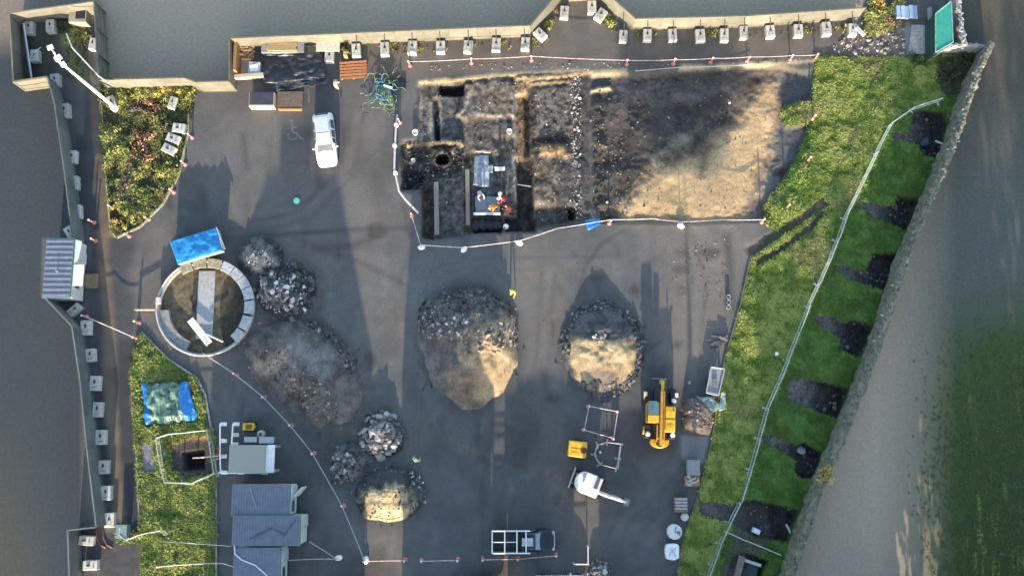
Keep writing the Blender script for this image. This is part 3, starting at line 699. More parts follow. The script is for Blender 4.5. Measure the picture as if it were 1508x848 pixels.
BLK_R = [(795, 49, 48), (831, 17, 0)]
BLK_R2 = [(871, 10, 0), (884, 22, -38)]
BLK_E = [(919, 53, 0), (954, 50, 2), (992, 52, 2), (1032, 51, 0), (1068, 50, 0), (1097, 48, 0), (1135, 47, 0), (1177, 45, 0), (1217, 43, 0), (1257, 43, 0)]
hoarding('hoarding', 'long cream board hoarding along the top of the yard, left of the gate recess', HOARD_N[:4], hoardm, -1, [(x, y-4, x-1, y-22) for x, y, r in BLK_N])
hoarding('hoarding', 'short cream board hoarding closing the back of the gate recess', HOARD_N[3:5], hoardm, -1)
hoarding('hoarding', 'cream board hoarding running right from the gate recess towards the green container', HOARD_N[4:], hoardm, -1, [(x, y-4, x+1, y-22) for x, y, r in BLK_E])
hoarding('hoarding', 'stepped cream board hoarding above the planted bed', HOARD_NW, hoardm, -1)
hoarding('hoarding', 'cream board hoarding boxing in the corner with the lighting mast', HOARD_C, hoardm, -1)
hoarding('hoarding', 'grey board hoarding beside the road above the security cabin', HOARD_W1, hoard_w, 1)
hoarding('hoarding', 'grey board hoarding beside the road below the security cabin', HOARD_W2, hoard_w, 1)

# concrete ballast blocks: one master, then copies
def make_block():
    t = thing('ballast_block', 'tmp', 'concrete block')
    MB().box((0, 0, .3), (.74, 1.12, .6)).build('block', conc, t, bevel=.04)
    s = MB(); s.box((0, .12, .607), (.16, .16, .014)); s.box((0, .12, .64), (.07, .3, .05)); s.build('bracket', dsteel, t)
    l = MB(); l.path([(-.18, -.3, .6), (-.1, -.3, .68), (.1, -.3, .68), (.18, -.3, .6)], .018, 6); l.build('lifting_loop', dsteel, t)
    return t
blk0 = make_block(); used = [0]
def block(px, py, rot, label, group, sx=1.0, z=0.0):
    q = P(px, py, .6+z); rz = R(rot)
    if not used[0]: o = blk0; used[0] = 1; o['label'] = label; o['group'] = group
    else: o = dup(blk0, None, None, label, group)
    o.location = (q.x + random.uniform(-.06, .06), q.y + random.uniform(-.08, .08), z); o.rotation_euler = (0, 0, rz + random.uniform(-.07, .07)); o.scale = (sx*random.uniform(.93, 1.06), random.uniform(.92, 1.06), random.uniform(.9, 1.08)); return o
g = 'ballast blocks holding the hoarding'
for i, (x, y, r) in enumerate(BLK_N): block(x, y, r, f'{ORD[i]} concrete block from the left, of the seven under the long cream hoarding', g)
block(*BLK_R[0], 'concrete block turned on the slant at the left mouth of the gate recess', g); block(*BLK_R[1], 'concrete block inside the gate recess against its left slope', g)
block(*BLK_R2[0], 'concrete block inside the gate recess, nearest the top edge', g); block(*BLK_R2[1], 'slanted concrete block on the right slope of the gate recess', g)
for i, (x, y, r) in enumerate(BLK_E): block(x, y, r, f'{ORD[i]} concrete block from the left, of the ten right of the gate recess', g)
g2 = 'ballast blocks down the west hoarding'
WB = [(95, 163, 3), (104, 230, 3), (107, 270, 2), (112, 312, 4)]
WC = [(126, 483, 4), (132, 524, 4), (138, 565, 3), (143, 603, 3), (147, 645, 3), (152, 687, 3), (156, 727, 3), (160, 767, 3)]
for i, (x, y, r) in enumerate(WB): block(x, y, r, f'{ORD[i]} concrete block down the roadside row above the security cabin', g2, 1.05)
for i, (x, y, r) in enumerate(WC): block(x, y, r, f'{ORD[i]} concrete block down the roadside row below the security cabin', g2, 1.05)
block(102, 341, 38, 'slanted concrete block touching the top of the security cabin', g2, .85)
block(108, 456, -45, 'slanted concrete block just below the security cabin', g2, .85)
block(127, 796, 88, 'upper concrete block lying crosswise at the bottom of the road', g2)
block(132, 833, 88, 'lower concrete block lying crosswise at the bottom of the road', g2)
block(42, 41, 2, 'concrete block in the top left corner beside the leaning lilac barrier', g2); block(73, 39, 2, 'concrete block under the back wall of the corner with the mast', g2)
block(135, 63, -4, 'concrete block against the right wall of the corner with the mast', g2, .8); block(81, 118, 3, 'concrete block at the lower mouth of the corner with the mast', g2)
block(50, 81, 2, 'concrete block carrying a thin arm beside the leaning lilac barrier', g2, .9)
g3 = 'concrete blocks in the planted bed'
block(263, 188, 80, 'topmost of three concrete blocks stacked on the right edge of the planted bed', g3, 1.0); block(254, 203, 72, 'middle of three concrete blocks on the right edge of the planted bed', g3, 1.0)
block(248, 219, 68, 'lowest of three concrete blocks on the right edge of the planted bed', g3, 1.0); block(254, 152, -18, 'small tilted concrete block among the shrubs of the planted bed', g3, .75)
block(165, 151, 25, 'concrete block at the foot of the white lighting mast', g3, .9)

# ================================================================== STONE WALL, TOP RIGHT CORNER
def stone_wall(name, label, pts, h, wd, mat, cat, seed=1):
    W = [Vector(P(a, b, h*.75)) for a, b in pts]; o0 = Vector((W[0].x, W[0].y, 0)); r = np.random.default_rng(seed)
    D = [];
    for i in range(len(W)-1):
        L = (W[i+1]-W[i]).length; n = max(1, int(L/.35))
        D += [W[i].lerp(W[i+1], k/n) for k in range(n)]
    D.append(W[-1]); vs = []; fs = []
    for i, p in enumerate(D):
        t = (D[min(i+1, len(D)-1)]-D[max(i-1, 0)]); t.z = 0; t.normalize(); u = Vector((-t.y, t.x, 0))
        jw = wd/2
        for (s, z) in ((-1.08, 0), (-1.0, h*.5), (-.92, h*.94), (-.5, h), (0, h+.06), (.5, h), (.92, h*.94), (1.0, h*.5), (1.08, 0)):
            q = p - o0 + u*(s*jw + r.normal(0, .05)); vs.append((q.x + r.normal(0, .03), q.y, max(0, z + (r.normal(0, .06) if z else 0))))
    for i in range(len(D)-1):
        for k in range(8):
            a = i*9+k; fs.append((a, a+1, a+10, a+9))
    fs.append(tuple(range(9))); fs.append(tuple(range((len(D)-1)*9, len(D)*9))[::-1])
    root = thing(name, label, cat, o0); mb = MB(); mb.v = vs; mb.f = fs; mb.build('masonry', mat, root)
    cap = []
    for p in D:
        for _ in range(2):
            q = p - o0; cap.append((q.x + r.normal(0, wd*.24), q.y + r.normal(0, .12), h*1.0 + r.uniform(-.04, .03), r.uniform(.08, .17)))
    c = rocks('coping', cap, mat, root, .5, seed); c['kind'] = 'stuff'
    return root
stone_wall('stone_wall', 'long old rubble stone wall crossing the right side of the site on a slant', WALL_R, 1.8, .66, stonew, 'wall', 4)
stone_wall('garden_wall', 'low grey wall joining the green container to the stone wall', [(1378, 78), (1392, 70), (1420, 68), (1448, 70)], 1.2, .35, conc_d, 'wall', 5)
stone_wall('garden_wall', 'straight grey wall standing right of the green container', [(1409, -8), (1411, 30), (1418, 68)], 1.5, .4, conc_d, 'wall', 6)

def crate_box(root, sz, mat, z0=0):
    pass
# green container with its rusty rim
q = [P(1378, 20, 2.2), P(1401, 2, 2.2), P(1404, 62, 2.2), P(1378, 77, 2.2)]
t = thing('storage_container', 'green topped container standing beside the straight grey wall', 'container', (q[0].x, q[0].y, 0)); o0 = Vector((q[0].x, q[0].y, 0))
lp = [((v-o0).x, (v-o0).y) for v in q]; cc = Vector((sum(a for a, b in lp)/4, sum(b for a, b in lp)/4, 0))
MB().prism(lp, 0, 2.1).build('body', M('dark_green_side', (.012, .045, .04), .6, .3, 3, .1), t)
m = MB(); m.prism([(cc.x+(a-cc.x)*.97, cc.y+(b-cc.y)*.97) for a, b in lp], 2.1, 2.16); m.build('roof', greenc, t)
m = MB(); L4 = [Vector((a, b, 2.17)) for a, b in lp]
for i in range(4): m.tube(L4[i], L4[(i+1) % 4], .05, n=6)
m.build('rim', M('rim_green', (.20, .36, .30), .6, .3, 3, .1), t)
# translucent stack and slab by it
q = P(1337, 17, .5); t = thing('sheet_stack', 'stack of pale blue sheets lying by the weeds near the green container', 'sheets', (q.x, q.y, 0))
for k in range(5):
    mb = MB(); mb.box((-.75+.36*k, random.uniform(-.04, .04), .12+.07*(k % 2)+.15), (.33, 1.1, .3)); mb.build('sheet', M('pale_blue_sheet' + ('' if k % 2 else '_clear'), (.42, .50, .62) if k % 2 else (.30, .40, .58), .35, .2, 5, .1), t, bevel=.02)
q = P(1353, 58, .08); o = MB().prism([((P(a, b, .08)-q).x, (P(a, b, .08)-q).y) for a, b in [(1342, 37), (1371, 38), (1373, 79), (1338, 80)]], 0, .12).build('concrete_slab', conc_d); o.location = (q.x, q.y, 0)
tag(o, 'weathered grey concrete slab left of the green container', 'slab')
q = P(1370, 20, .3); o = MB().box((0, 0, .2), (.28, 1.1, .4)).build('ballast_kerb', conc_d, bevel=.03); o.location = (q.x, q.y, 0); tag(o, 'narrow grey kerb stone between the pale sheets and the green container', 'kerb stone')
q = P(1267, 47, .6); o = MB().box((0, 0, 0), (.35, 1.0, .08)).build('white_board', white, bevel=.01); o.location = (q.x, q.y, .64); o.rotation_euler = (0, R(6), R(42)); tag(o, 'small white board resting on the last block of the cream hoarding', 'board')
q = P(1290, 29, .2); o = rocks('rubble_stone', [(0, 0, .12, .22)], rockl, None); o.location = (q.x, q.y, 0); tag(o, 'lone pale stone among the weeds past the end of the cream hoarding', 'stone')

# ================================================================== CABINS
def cabin(name, label, px_roof, h, doors='E', roofmat=cab_roof, ribs=7, ribdir='x', trim=True, roof_z=None, windows=True):
    """px_roof: x0,y0,x1,y1 of the roof top in the photo"""
    x0, y0, x1, y1 = px_roof
    A, Bq = P(x0, y1, h), P(x1, y0, h); sx, sy = Bq.x-A.x, Bq.y-A.y; c = (A+Bq)/2
    t = thing(name, label, 'cabin', (c.x, c.y, 0))
    MB().box((0, 0, h/2+.05), (sx-.12, sy-.12, h-.22)).build('wall', offwh, t)
    r = MB(); r.box((0, 0, h-.03), (sx, sy, .06))
    n = ribs
    for k in range(n):
        if ribdir == 'x': r.box((0, -sy/2 + sy*(k+.5)/n, h+.02), (sx-.02, sy/n*.32, .05))
        else: r.box((-sx/2 + sx*(k+.5)/n, 0, h+.02), (sx/n*.32, sy-.02, .05))
    r.build('roof', roofmat, t)
    f = MB()
    for s in (-1, 1): f.box((s*(sx/2-.05), 0, .06), (.12, sy-.1, .12)); f.box((0, s*(sy/2-.05), .06), (sx-.34, .12, .12))
    f.build('skid', dsteel, t)
    if trim:
        g_ = MB()
        for s in (-1, 1): g_.box((0, s*(sy/2+.012), h-.06), (sx+.05, .024, .12))
        g_.box((sx/2+.012, 0, h-.06), (.024, sy, .12)); g_.build('fascia', gtrim if trim == 2 else M('fascia_white', (.45, .50, .48), .6, .15, 3, .05), t)
    if windows:
        for yy in ([-sy*.22] if sy > 2.2 else []):
            wn = MB(); wn.box((sx/2-.04, yy, 1.5), (.06, .95, .9)); wf = wn.build('window', M('frame_grey', (.32, .34, .35), .5, .1, 4, 0), t); MB().box((sx/2-.005, yy, 1.5), (.02, .82, .76)).build('pane', glassm, wf)
    dd = MB(); dd.box((sx/2-.035, sy*.24, 1.12), (.07, .86, 1.98)); d = dd.build('door', M('door_pale', (.55, .57, .57), .5, .1, 4, .05), t)
    MB().box((sx/2+.02, sy*.24-.33, 1.1), (.05, .12, .04)).build('handle', dsteel, d)
    return t, sx, sy
# security cabin on the west road
t, sx, sy = cabin('security_cabin', 'white cabin with blue grey corrugated roof standing across the west hoarding', (62, 351, 109, 438), 2.6, ribs=11, trim=2)
pm = MB(); pm.box((sx/2+.42, -.55, 2.32), (.85, 1.7, .06)); pm.build('canopy', white, t)
pm = MB(); pm.add([(sx/2, .35, 2.35), (sx/2+.35, .9, 2.3), (sx/2+.5, 2.2, 2.28), (sx/2, 2.35, 2.35), (sx/2, .35, 2.30), (sx/2+.35, .9, 2.25), (sx/2+.5, 2.2, 2.23), (sx/2, 2.35, 2.30)],
       [(0, 1, 2, 3), (7, 6, 5, 4), (0, 4, 5, 1), (1, 5, 6, 2), (2, 6, 7, 3), (3, 7, 4, 0)]); pm.build('canopy', M('pale_canopy', (.52, .58, .60), .5, .1, 3, .05), t)
MB().tube((.0, -.3, 2.6), (.0, -.3, 2.95), .06).build('vent_pipe', steel, t)
rp = MB(); rp.box((sx/2+.55, -.65, .1), (1.0, 1.2, .2)); rp.box((sx/2+.3, -.65, .28), (.5, 1.0, .16)); rp.build('step', M('step_timber', (.20, .15, .09), .8, .2, 5, .1), t)
# cabins at the bottom left
t1, sx1, sy1 = cabin('site_cabin', 'upper white cabin with blue grey roof and an open door on its right', (340, 713, 428, 759), 2.7, ribs=22, ribdir='y', trim=2)
dl_ = MB(); dl_.box((sx1/2+.42, .55, 1.15), (.05, .9, 1.98), R(-38)); dl_.build('open_door', white, t1)
cw = MB(); cw.box((-.6, .2, 2.78), (.05, 1.5, .02), R(20)); cw.build('roof_cable', steel, t1)
t2, sx2, sy2 = cabin('site_cabin', 'middle white cabin, the longest of the three, with blue grey roof', (341, 759, 443, 803), 2.85, ribs=26, ribdir='y', trim=2, windows=False)
rb = MB(); rb.path([(-1.2, -.6, 2.93), (.4, .2, 2.93), (1.4, -.3, 2.93), (2.2, .8, 2.93)], .025, 6); rb.build('roof_cable', M('cable_dark', (.04, .04, .05), .6, .1, 3, 0), t2)
t3, sx3, sy3 = cabin('site_cabin', 'lowest white cabin with blue grey roof, cut by the bottom edge of the photo', (342, 806, 414, 862), 2.7, ribs=18, ribdir='y', trim=2)
o = MB(); o.path([P(345, 803, 2.9)+Vector((0, 0, 0)), P(346, 815, 2.85), P(356, 824, 2.8), P(376, 832, 2.8), P(392, 846, 2.8), P(398, 862, 2.8)], .05, 6)
tag(o.build('service_pipe', whp), 'white service pipe curving across the roof of the lowest cabin', 'pipe')
# welfare unit (trailer)
h = 2.5; A, Bq = P(336, 696, h), P(391, 655, h); c = (A+Bq)/2; sx, sy = Bq.x-A.x, Bq.y-A.y
t = thing('welfare_unit', 'towable white welfare unit with dirty grey roof above the upper cabin', 'trailer', (c.x, c.y, 0))
MB().box((0, 0, 1.4), (sx-.08, sy-.08, 2.0)).build('body', offwh, t, bevel=.05)
MB().box((0, 0, h-.05), (sx, sy, .10)).build('roof', wel_roof, t, bevel=.03)
m = MB(); m.box((sx/2+.02, 0, 1.5), (.06, sy-.3, 1.7)); m.build('front_panel', white, t)
m = MB(); m.box((sx/2+.3, 0, 1.95), (.6, sy+.02, .07)); m.build('canopy', white, t, bevel=.02)
for s in (-1, 1):
    m = MB(); m.lathe([(.18, -.12), (.34, -.1), (.34, .1), (.18, .12)], (s*.8-.3, -sy/2+.02, .34), 16, 'Y'); wv = m.build('wheel', rubber, t, True)
    MB().box((sx/2+.48, s*(sy/2-.12), .55), (.2, .2, 1.1)).build('jack_leg', steel, t)
m = MB(); m.path([(-.9, sy/2, .5), (0, sy/2+1.0, .5), (.9, sy/2, .5)], .05, 6); m.build('drawbar', dsteel, t)
m = MB(); m.box((-.2, sy/2+.42, .95), (1.0, .42, .10)); m.box((1.05, sy/2+.38, .95), (1.15, .5, .12)); m.box((.62, sy/2+.4, .55), (.1, .4, .8)); m.box((1.5, sy/2+.4, .55), (.1, .4, .8)); m.build('step_platform', steel, t)
q = P(385, 639, .6); t = thing('water_bowser', 'small pale barrel on a frame behind the welfare unit', 'barrel', (q.x, q.y, 0))
MB().lathe([(.1, .3), (.3, .35), (.32, .6), (.3, .85), (.1, .9)], n=16).build('barrel', M('pale_barrel', (.34, .34, .30), .5, .2, 4, .05), t, True)
MB().lathe([(.12, .9), (.12, .95)], n=12).build('cap', dsteel, t)
# yellow dumper cart
q = P(367, 628, .6); t = thing('yellow_cart', 'small yellow petrol cart parked above the welfare unit', 'cart', (q.x, q.y, 0))
MB().prism([(-.5, -.28), (.35, -.3), (.45, 0), (.35, .3), (-.5, .28)], .3, .72).build('tub', yell2, t, bevel=.04)
MB().box((.0, 0, .735), (.5, .36, .03)).build('engine', M('engine_brown', (.16, .10, .03), .6, .4, 8, .2), t)
for sxx in (-.3, .3):
    for s in (-1, 1): MB().lathe([(.06, -.05), (.18, -.05), (.18, .05), (.06, .05)], (sxx, s*.33, .18), 12, 'Y').build('wheel', rubber, t, True)
m = MB(); m.path([(.4, -.22, .5), (.85, -.2, .8), (.85, .2, .8), (.4, .22, .5)], .025, 6); m.build('handle', dsteel, t)

# ================================================================== BARRIERS
def rail_fence(name, label, pts, mat, h=1.1, step=2.2, cat='barrier fence', bars=9, px_z=0.55, feet=True):
    W = [P(a, b, px_z) for a, b in pts]; W = [Vector((q.x, q.y, 0)) for q in W]
    o0 = W[0].copy(); root = thing(name, label, cat, o0)
    segs = []; 
    for i in range(len(W)-1):
        L = (W[i+1]-W[i]).length; n = max(1, round(L/step))
        for k in range(n): segs.append((W[i].lerp(W[i+1], k/n)-o0, W[i].lerp(W[i+1], (k+1)/n)-o0))
    for a, b in segs:
        m = MB(); za = Zat(a.x+o0.x, a.y+o0.y); zb = Zat(b.x+o0.x, b.y+o0.y); za = max(za, -.2); zb = max(zb, -.2)
        d = (b-a); u = Vector((-d.y, d.x, 0)).normalized()
        jit = u*random.uniform(-.05, .05); a = a+jit*0; b = b + jit
        up = lambda p, z: Vector((p.x, p.y, z))
        a2 = a.lerp(b, .02); b2 = a.lerp(b, .98)
        m.tube(up(a2, za+.02), up(a2, za+h), .03, n=5); m.tube(up(b2, zb+.02), up(b2, zb+h), .03, n=5)
        m.tube(up(a2, za+h), up(b2, zb+h), .04, n=5); m.tube(up(a2, za+.18), up(b2, zb+.18), .03, n=5)
        for k in range(1, bars): 
            p = a2.lerp(b2, k/bars); zp = za+(zb-za)*k/bars; m.tube(up(p, zp+.18), up(p, zp+h), .014, n=4)
        pn = m.build('panel', mat, root)
        if feet:
            f = MB(); c = a2; f.box((c.x, c.y, za+.05), (.55, .14, .07), math.atan2(u.y, u.x)); f.build('foot', mat, pn)
    return root
rail_fence('crowd_barrier', 'long pale green pedestrian barrier winding down the lawn beside the test trenches', FPX, fence_m, 1.1, 2.2, bars=11)
rail_fence('crowd_barrier', 'short pale barrier branching off towards the stone wall at the bottom of the lawn', [(1066, 781), (1100, 796), (1150, 816)], fence_m, .8, 2.0, bars=6, feet=False)
rail_fence('plastic_barrier', 'pale weathered barrier fencing in the small pit on the grass plot', [(318, 696), (285, 712), (245, 710), (240, 690), (236, 670), (232, 645), (250, 639), (307, 633), (310, 650), (314, 676), (318, 696)], fence_w, .95, 1.4, bars=6)
rail_fence('plastic_barrier', 'steel barrier bent round the lower end of the path', [(180, 775), (178, 786), (188, 794), (205, 787), (222, 783), (240, 781), (246, 786)], fence_w, .95, 1.0, bars=5)
rail_fence('plastic_barrier', 'pale five sided barrier standing beside the yellow compressor', [(880, 655), (895, 651), (914, 653), (911, 675), (909, 690), (884, 684), (875, 670), (880, 655)], M('pale_beige_steel', (.40, .36, .33), .55, .2, 3, .05), .9, 1.0, bars=4, px_z=.6)
# parking posts frame: red and white barrier poles beside the welfare unit
def pole_barrier(label, pts, zs=1.0):
    W = [P(a, b, zs) for a, b in pts]; o0 = Vector((W[0].x, W[0].y, 0)); t = thing('pole_barrier', label, 'barrier', o0)
    m = MB(); m.path([q-o0 for q in W], .06, 6); m.build('rail', whp, t)
    for q in W:
        mm = MB(); mm.tube((q.x-o0.x, q.y-o0.y, 0), (q.x-o0.x, q.y-o0.y, zs), .045, n=6); mm.box((q.x-o0.x, q.y-o0.y, .04), (.5, .3, .08)); mm.build('post', whp, t)
    return t
t = pole_barrier('white pole barrier standing left of the welfare unit', [(324, 624), (324, 649), (324, 672), (325, 696), (350, 696), (385, 696)])
for yy in (.9, 3.4): MB().box((.22, -yy-.3, .95), (.36, .10, .08), R(35 if yy > 2 else 0)).build('bracket', whp, t)
for yy in (1.9, 2.4): MB().box((.0, -yy, 1.02), (.16, .22, .12)).build('red_band', redp, t)
t = pole_barrier('short white pole barrier between the yellow cart and the pole barrier', [(343, 624), (342, 640), (341, 654)])
MB().box((.16, 0, .95), (.36, .1, .08)).build('bracket', whp, t)
q = P(300, 674, .5); o = MB(); o.path([P(284, 674, .3)-q, P(300, 673, .8)-q, P(331, 670, 1.0)-q], .055, 6)
o = o.build('red_pole', M('red_white_pole', (.60, .22, .20), .5, .3, 9, .05, 0, (.7, .55, .52))); o.location = q; tag(o, 'red and white pole reaching from the small pit to the white pole barrier', 'pole')

# chain posts
def make_post():
    t = thing('marker_post', 'tmp', 'post')
    MB().lathe([(.19, 0), (.18, .07), (.10, .11)], n=12).build('base', M('post_base', (.50, .20, .19), .7, .2, 5, .1), t, True)
    MB().lathe([(.07, .09), (.065, .95), (.09, .97), (.09, 1.03), (.03, 1.08)], n=10).build('post', M('post_pale', (.72, .60, .58), .5, .1, 5, .05), t, True)
    m = MB(); m.lathe([(.075, .35), (.075, .52)], n=10); m.build('red_band', redp, t); m = MB(); m.lathe([(.073, .68), (.073, .85)], n=10); m.build('red_band', redp, t)
    return t
def make_wpost():
    t = thing('weighted_post', 'tmp', 'post')
    m = MB(); m.lathe([(.24, 0), (.27, .10), (.22, .20), (.08, .25)], n=9); m.v = [(x*1.25+.06*y, y*.85, z) for x, y, z in m.v]; m.build('weight_bag', M('bright_white', (.85, .85, .84), .5, .05, 6, .05), t, True)
    MB().tube((0, 0, .2), (0, 0, 1.0), .04, n=8).build('post', whp, t)
    MB().lathe([(.06, .95), (.075, 1.0), (.05, 1.06)], n=10).build('cap', pinkp, t)
    return t
post0 = make_post(); wpost0 = make_wpost(); up_ = [0, 0]
def post(px, py, label, group=None, white_=False, ztop=.5):
    q = P(px, py, ztop); q.z = max(Zat(q.x, q.y), -.25)
    m, k = (wpost0, 1) if white_ else (post0, 0)
    if not up_[k]: up_[k] = 1; o = m; o['label'] = label; o.location = q; 
    else: o = dup(m, q, None, label)
    if group: o['group'] = group
    o.rotation_euler = (R(random.uniform(-3, 3)), R(random.uniform(-3, 3)), random.uniform(0, 6))
    return o
def tape(name, label, pts, mat, r=.028, z=.9, sag=.1, cat='tape'):
    W = []
    for i in range(len(pts)):
        q = P(pts[i][0], pts[i][1], .5); q.z = max(Zat(q.x, q.y), -.25) + z; W.append(q)
    out = []
    for i in range(len(W)-1):
        for k in range(6):
            f = k/6; p = W[i].lerp(W[i+1], f); p.z -= sag*4*f*(1-f); out.append(p)
    out.append(W[-1]); o0 = out[0].copy(); m = MB(); m.path([p-o0 for p in out], r, 6)
    o = m.build(name, mat, None, True); o.location = o0; return tag(o, label, cat)
TOP = [(603, 94), (694, 90), (783, 86), (924, 92), (993, 91), (1048, 89), (1102, 87), (1166, 85), (1203, 84)]
for i, (x, y) in enumerate(TOP): post(x, y, f'{ORD[i]} red and white post from the left in the top tape line', 'posts of the top tape line')
tape('barrier_tape', 'pink and white tape strung along the posts under the cream hoarding', TOP, tape_m)
tape('string_line', 'thin pale string along the upper lip of the sand pit', [(936, 103), (1000, 98), (1086, 95), (1108, 93)], hose_m, .025, .3, .02, 'string')
DG = [(347, 551), (388, 584), (428, 626), (461, 667), (505, 745)]
for i, (x, y) in enumerate(DG): post(x, y, f'{ORD[i]} red post from the top in the slanting rope line past the cabins', 'posts of the slanting rope line')
post(538, 825, 'white weighted post at the bottom end of the slanting rope line', None, True)
tape('rope_line', 'grey rope slanting from the round tank down past the cabins', [(300, 520)] + DG + [(538, 825)], grey_tape, .035, .85, .12, 'rope')
post(199, 497, 'red post at the top tip of the grass plot', None); post(124, 465, 'red post below the security cabin', None); post(201, 474, 'short pale post above the tip of the grass plot', None)
tape('barrier_tape', 'pink tape crossing the west road from the security cabin to the grass plot', [(124, 465), (160, 480), (199, 497)], tape_m, .04)
post(596, 824, 'red post right of the white weighted post under the lowest sand heap', None)
tape('barrier_tape', 'short pale tape along the ground under the lowest sand heap', [(538, 825), (596, 824)], tape_m, .03)
post(620, 825, 'left post of the separate short pair below the yard', None); post(674, 824, 'right post of the separate short pair below the yard', None)
tape('barrier_tape', 'short tape joining the separate pair of posts below the yard', [(620, 825), (674, 824)], tape_m, .03)
post(711, 823, 'red post just left of the parked pickup', None); post(763, 822, 'red post directly under the parked pickup', None); post(819, 817, 'pale post under the bonnet of the parked pickup', None)
tape('barrier_tape', 'tape running along the posts under the parked pickup', [(711, 823), (763, 822), (819, 817)], tape_m, .03)
post(497, 822, 'white weighted post right of the lowest cabin', None, True)
tape('rope_line', 'pale rope from the middle cabin down to the white weighted post', [(456, 796), (497, 822)], grey_tape, .035, .85, .1, 'rope')
tape('barrier_tape', 'tape from the lowest cabin door to the white weighted post', [(424, 824), (460, 822), (497, 822)], tape_m, .035)
for (x, y, l) in [(280, 200, 'red post beside the stacked blocks of the planted bed'), (270, 240, 'red post on the upper right edge of the planted bed'), (253, 281, 'red post midway down the right edge of the planted bed'),
                  (216, 321, 'red post on the lower right edge of the planted bed'), (187, 346, 'pale post at the bottom tip of the planted bed'), (135, 326, 'upper of two red posts beside the road above the security cabin'),
                  (137, 353, 'lower of two red posts beside the security cabin'), (163, 305, 'pale post on the left edge of the planted bed')]: post(x, y, l, 'posts round the planted bed')
BD = [(280, 200), (270, 240), (253, 281), (216, 321), (187, 346)]
SQ = [(867, 598), (909, 606), (903, 645), (860, 633)]
for (x, y), l in zip(SQ, ('top left', 'top right', 'bottom right', 'bottom left')): post(x, y, f'{l} post of the small taped square near the yellow compressor', 'posts of the small taped square')
tape('barrier_tape', 'tape enclosing the small square near the yellow compressor', SQ + SQ[:1], tape_m, .028)
LIT = [(617, 316), (606, 316)]
post(588, 178, 'red post at the upper left corner of the left dig', None); post(606, 316, 'red post at the lower left of the left dig', None)
post(620, 363, 'white weighted post at the bottom left corner of the left dig', None, True); post(683, 366, 'white weighted post under the timber plank wall', None, True); post(765, 356, 'white weighted post under the deep trench', None, True)
post(898, 327, 'red post beside the blue sheet at the corner of the sand pit', None); post(1004, 331, 'white weighted post midway along the lower tape of the sand pit', None, True); post(1124, 325, 'pale post at the right end of the lower tape of the sand pit', None)
tape('barrier_tape', 'pink tape closing the lower edge of the left dig', [(606, 316), (620, 362), (683, 366), (765, 356), (820, 338), (880, 328)], tape_m, .032)
tape('barrier_tape', 'pale tape closing the lower edge of the sand pit', [(880, 328), (898, 325), (960, 323), (1004, 328), (1060, 325), (1124, 325)], tape_m, .035)
for (x, y, l) in [(1192, 234, 'upper pinkish post on the grassy right lip of the sand pit'), (1160, 304, 'lower pinkish post on the grassy right lip of the sand pit'), (1199, 172, 'small pale post by the grass tongue of the sand pit')]: post(x, y, l, 'posts on the grassy lip')
post(236, 833, 'pale red post on the grass left of the lowest cabin', None)
tape('barrier_tape', 'pink tape crossing the grass to the lowest cabin', [(236, 833), (285, 829), (330, 828), (372, 842), (390, 856)], tape_m, .04)
tape('string_line', 'thin pale string from the steel barrier to the middle cabin', [(240, 797), (290, 800), (340, 804)], hose_m, .025, .5, .05, 'string')
for dx_, l in ((0, 'left of two red hoses looping down by the lowest path blocks'), (10, 'right of two red hoses looping down by the lowest path blocks')):
    m = MB(); pts = [G(142+dx_, 780), G(143+dx_, 792), G(148+dx_, 802), G(156+dx_, 806)]; m.path([v+Vector((0, 0, .06)) for v in pts], .05, 6); tag(m.build('red_hose', M('dull_red_hose', (.28, .12, .10), .6, .2, 4, .05), None, True), l, 'hose')
q = P(181, 782, .6); t = thing('grey_bin', 'grey green bin inside the bent steel barrier at the end of the path', 'bin', (q.x, q.y, 0)); MB().box((0, 0, .45), (.8, 1.0, .9)).build('bin', M('grey_green', (.13, .19, .19), .5, .2, 4, .05), t, bevel=.05); MB().box((0, 0, .92), (.86, 1.05, .06)).build('lid', M('grey_green_lid', (.20, .27, .28), .5, .2, 4, .05), t)
# white barrier hose down the left side of the dig
Q = [G(586, 172), G(584, 192), G(583, 214), G(582, 240), G(582, 252), G(589, 284), G(598, 296), G(617, 316)]
m = MB(); m.path([v+Vector((0, 0, .5)) for v in Q], .085, 8); o = m.build('water_barrier', M('pinkish_white', (.62, .57, .56), .5, .15, 3, .05), None, True); tag(o, 'thick pale hose barrier curving down the left side of the dig', 'hose')
for k, (x, y, l) in enumerate([(584, 186, 'upper'), (582, 216, 'middle'), (583, 256, 'lower')]):
    q = G(x, y); o = MB().lathe([(.16, 0), (.2, .15), (.16, .5), (.08, .62)], n=12).build('hose_weight', whp, None, True); o.location = (q.x, q.y, max(q.z, -.2)); tag(o, f'{l} white weight under the pale hose barrier', 'weight', 'weights of the hose barrier')

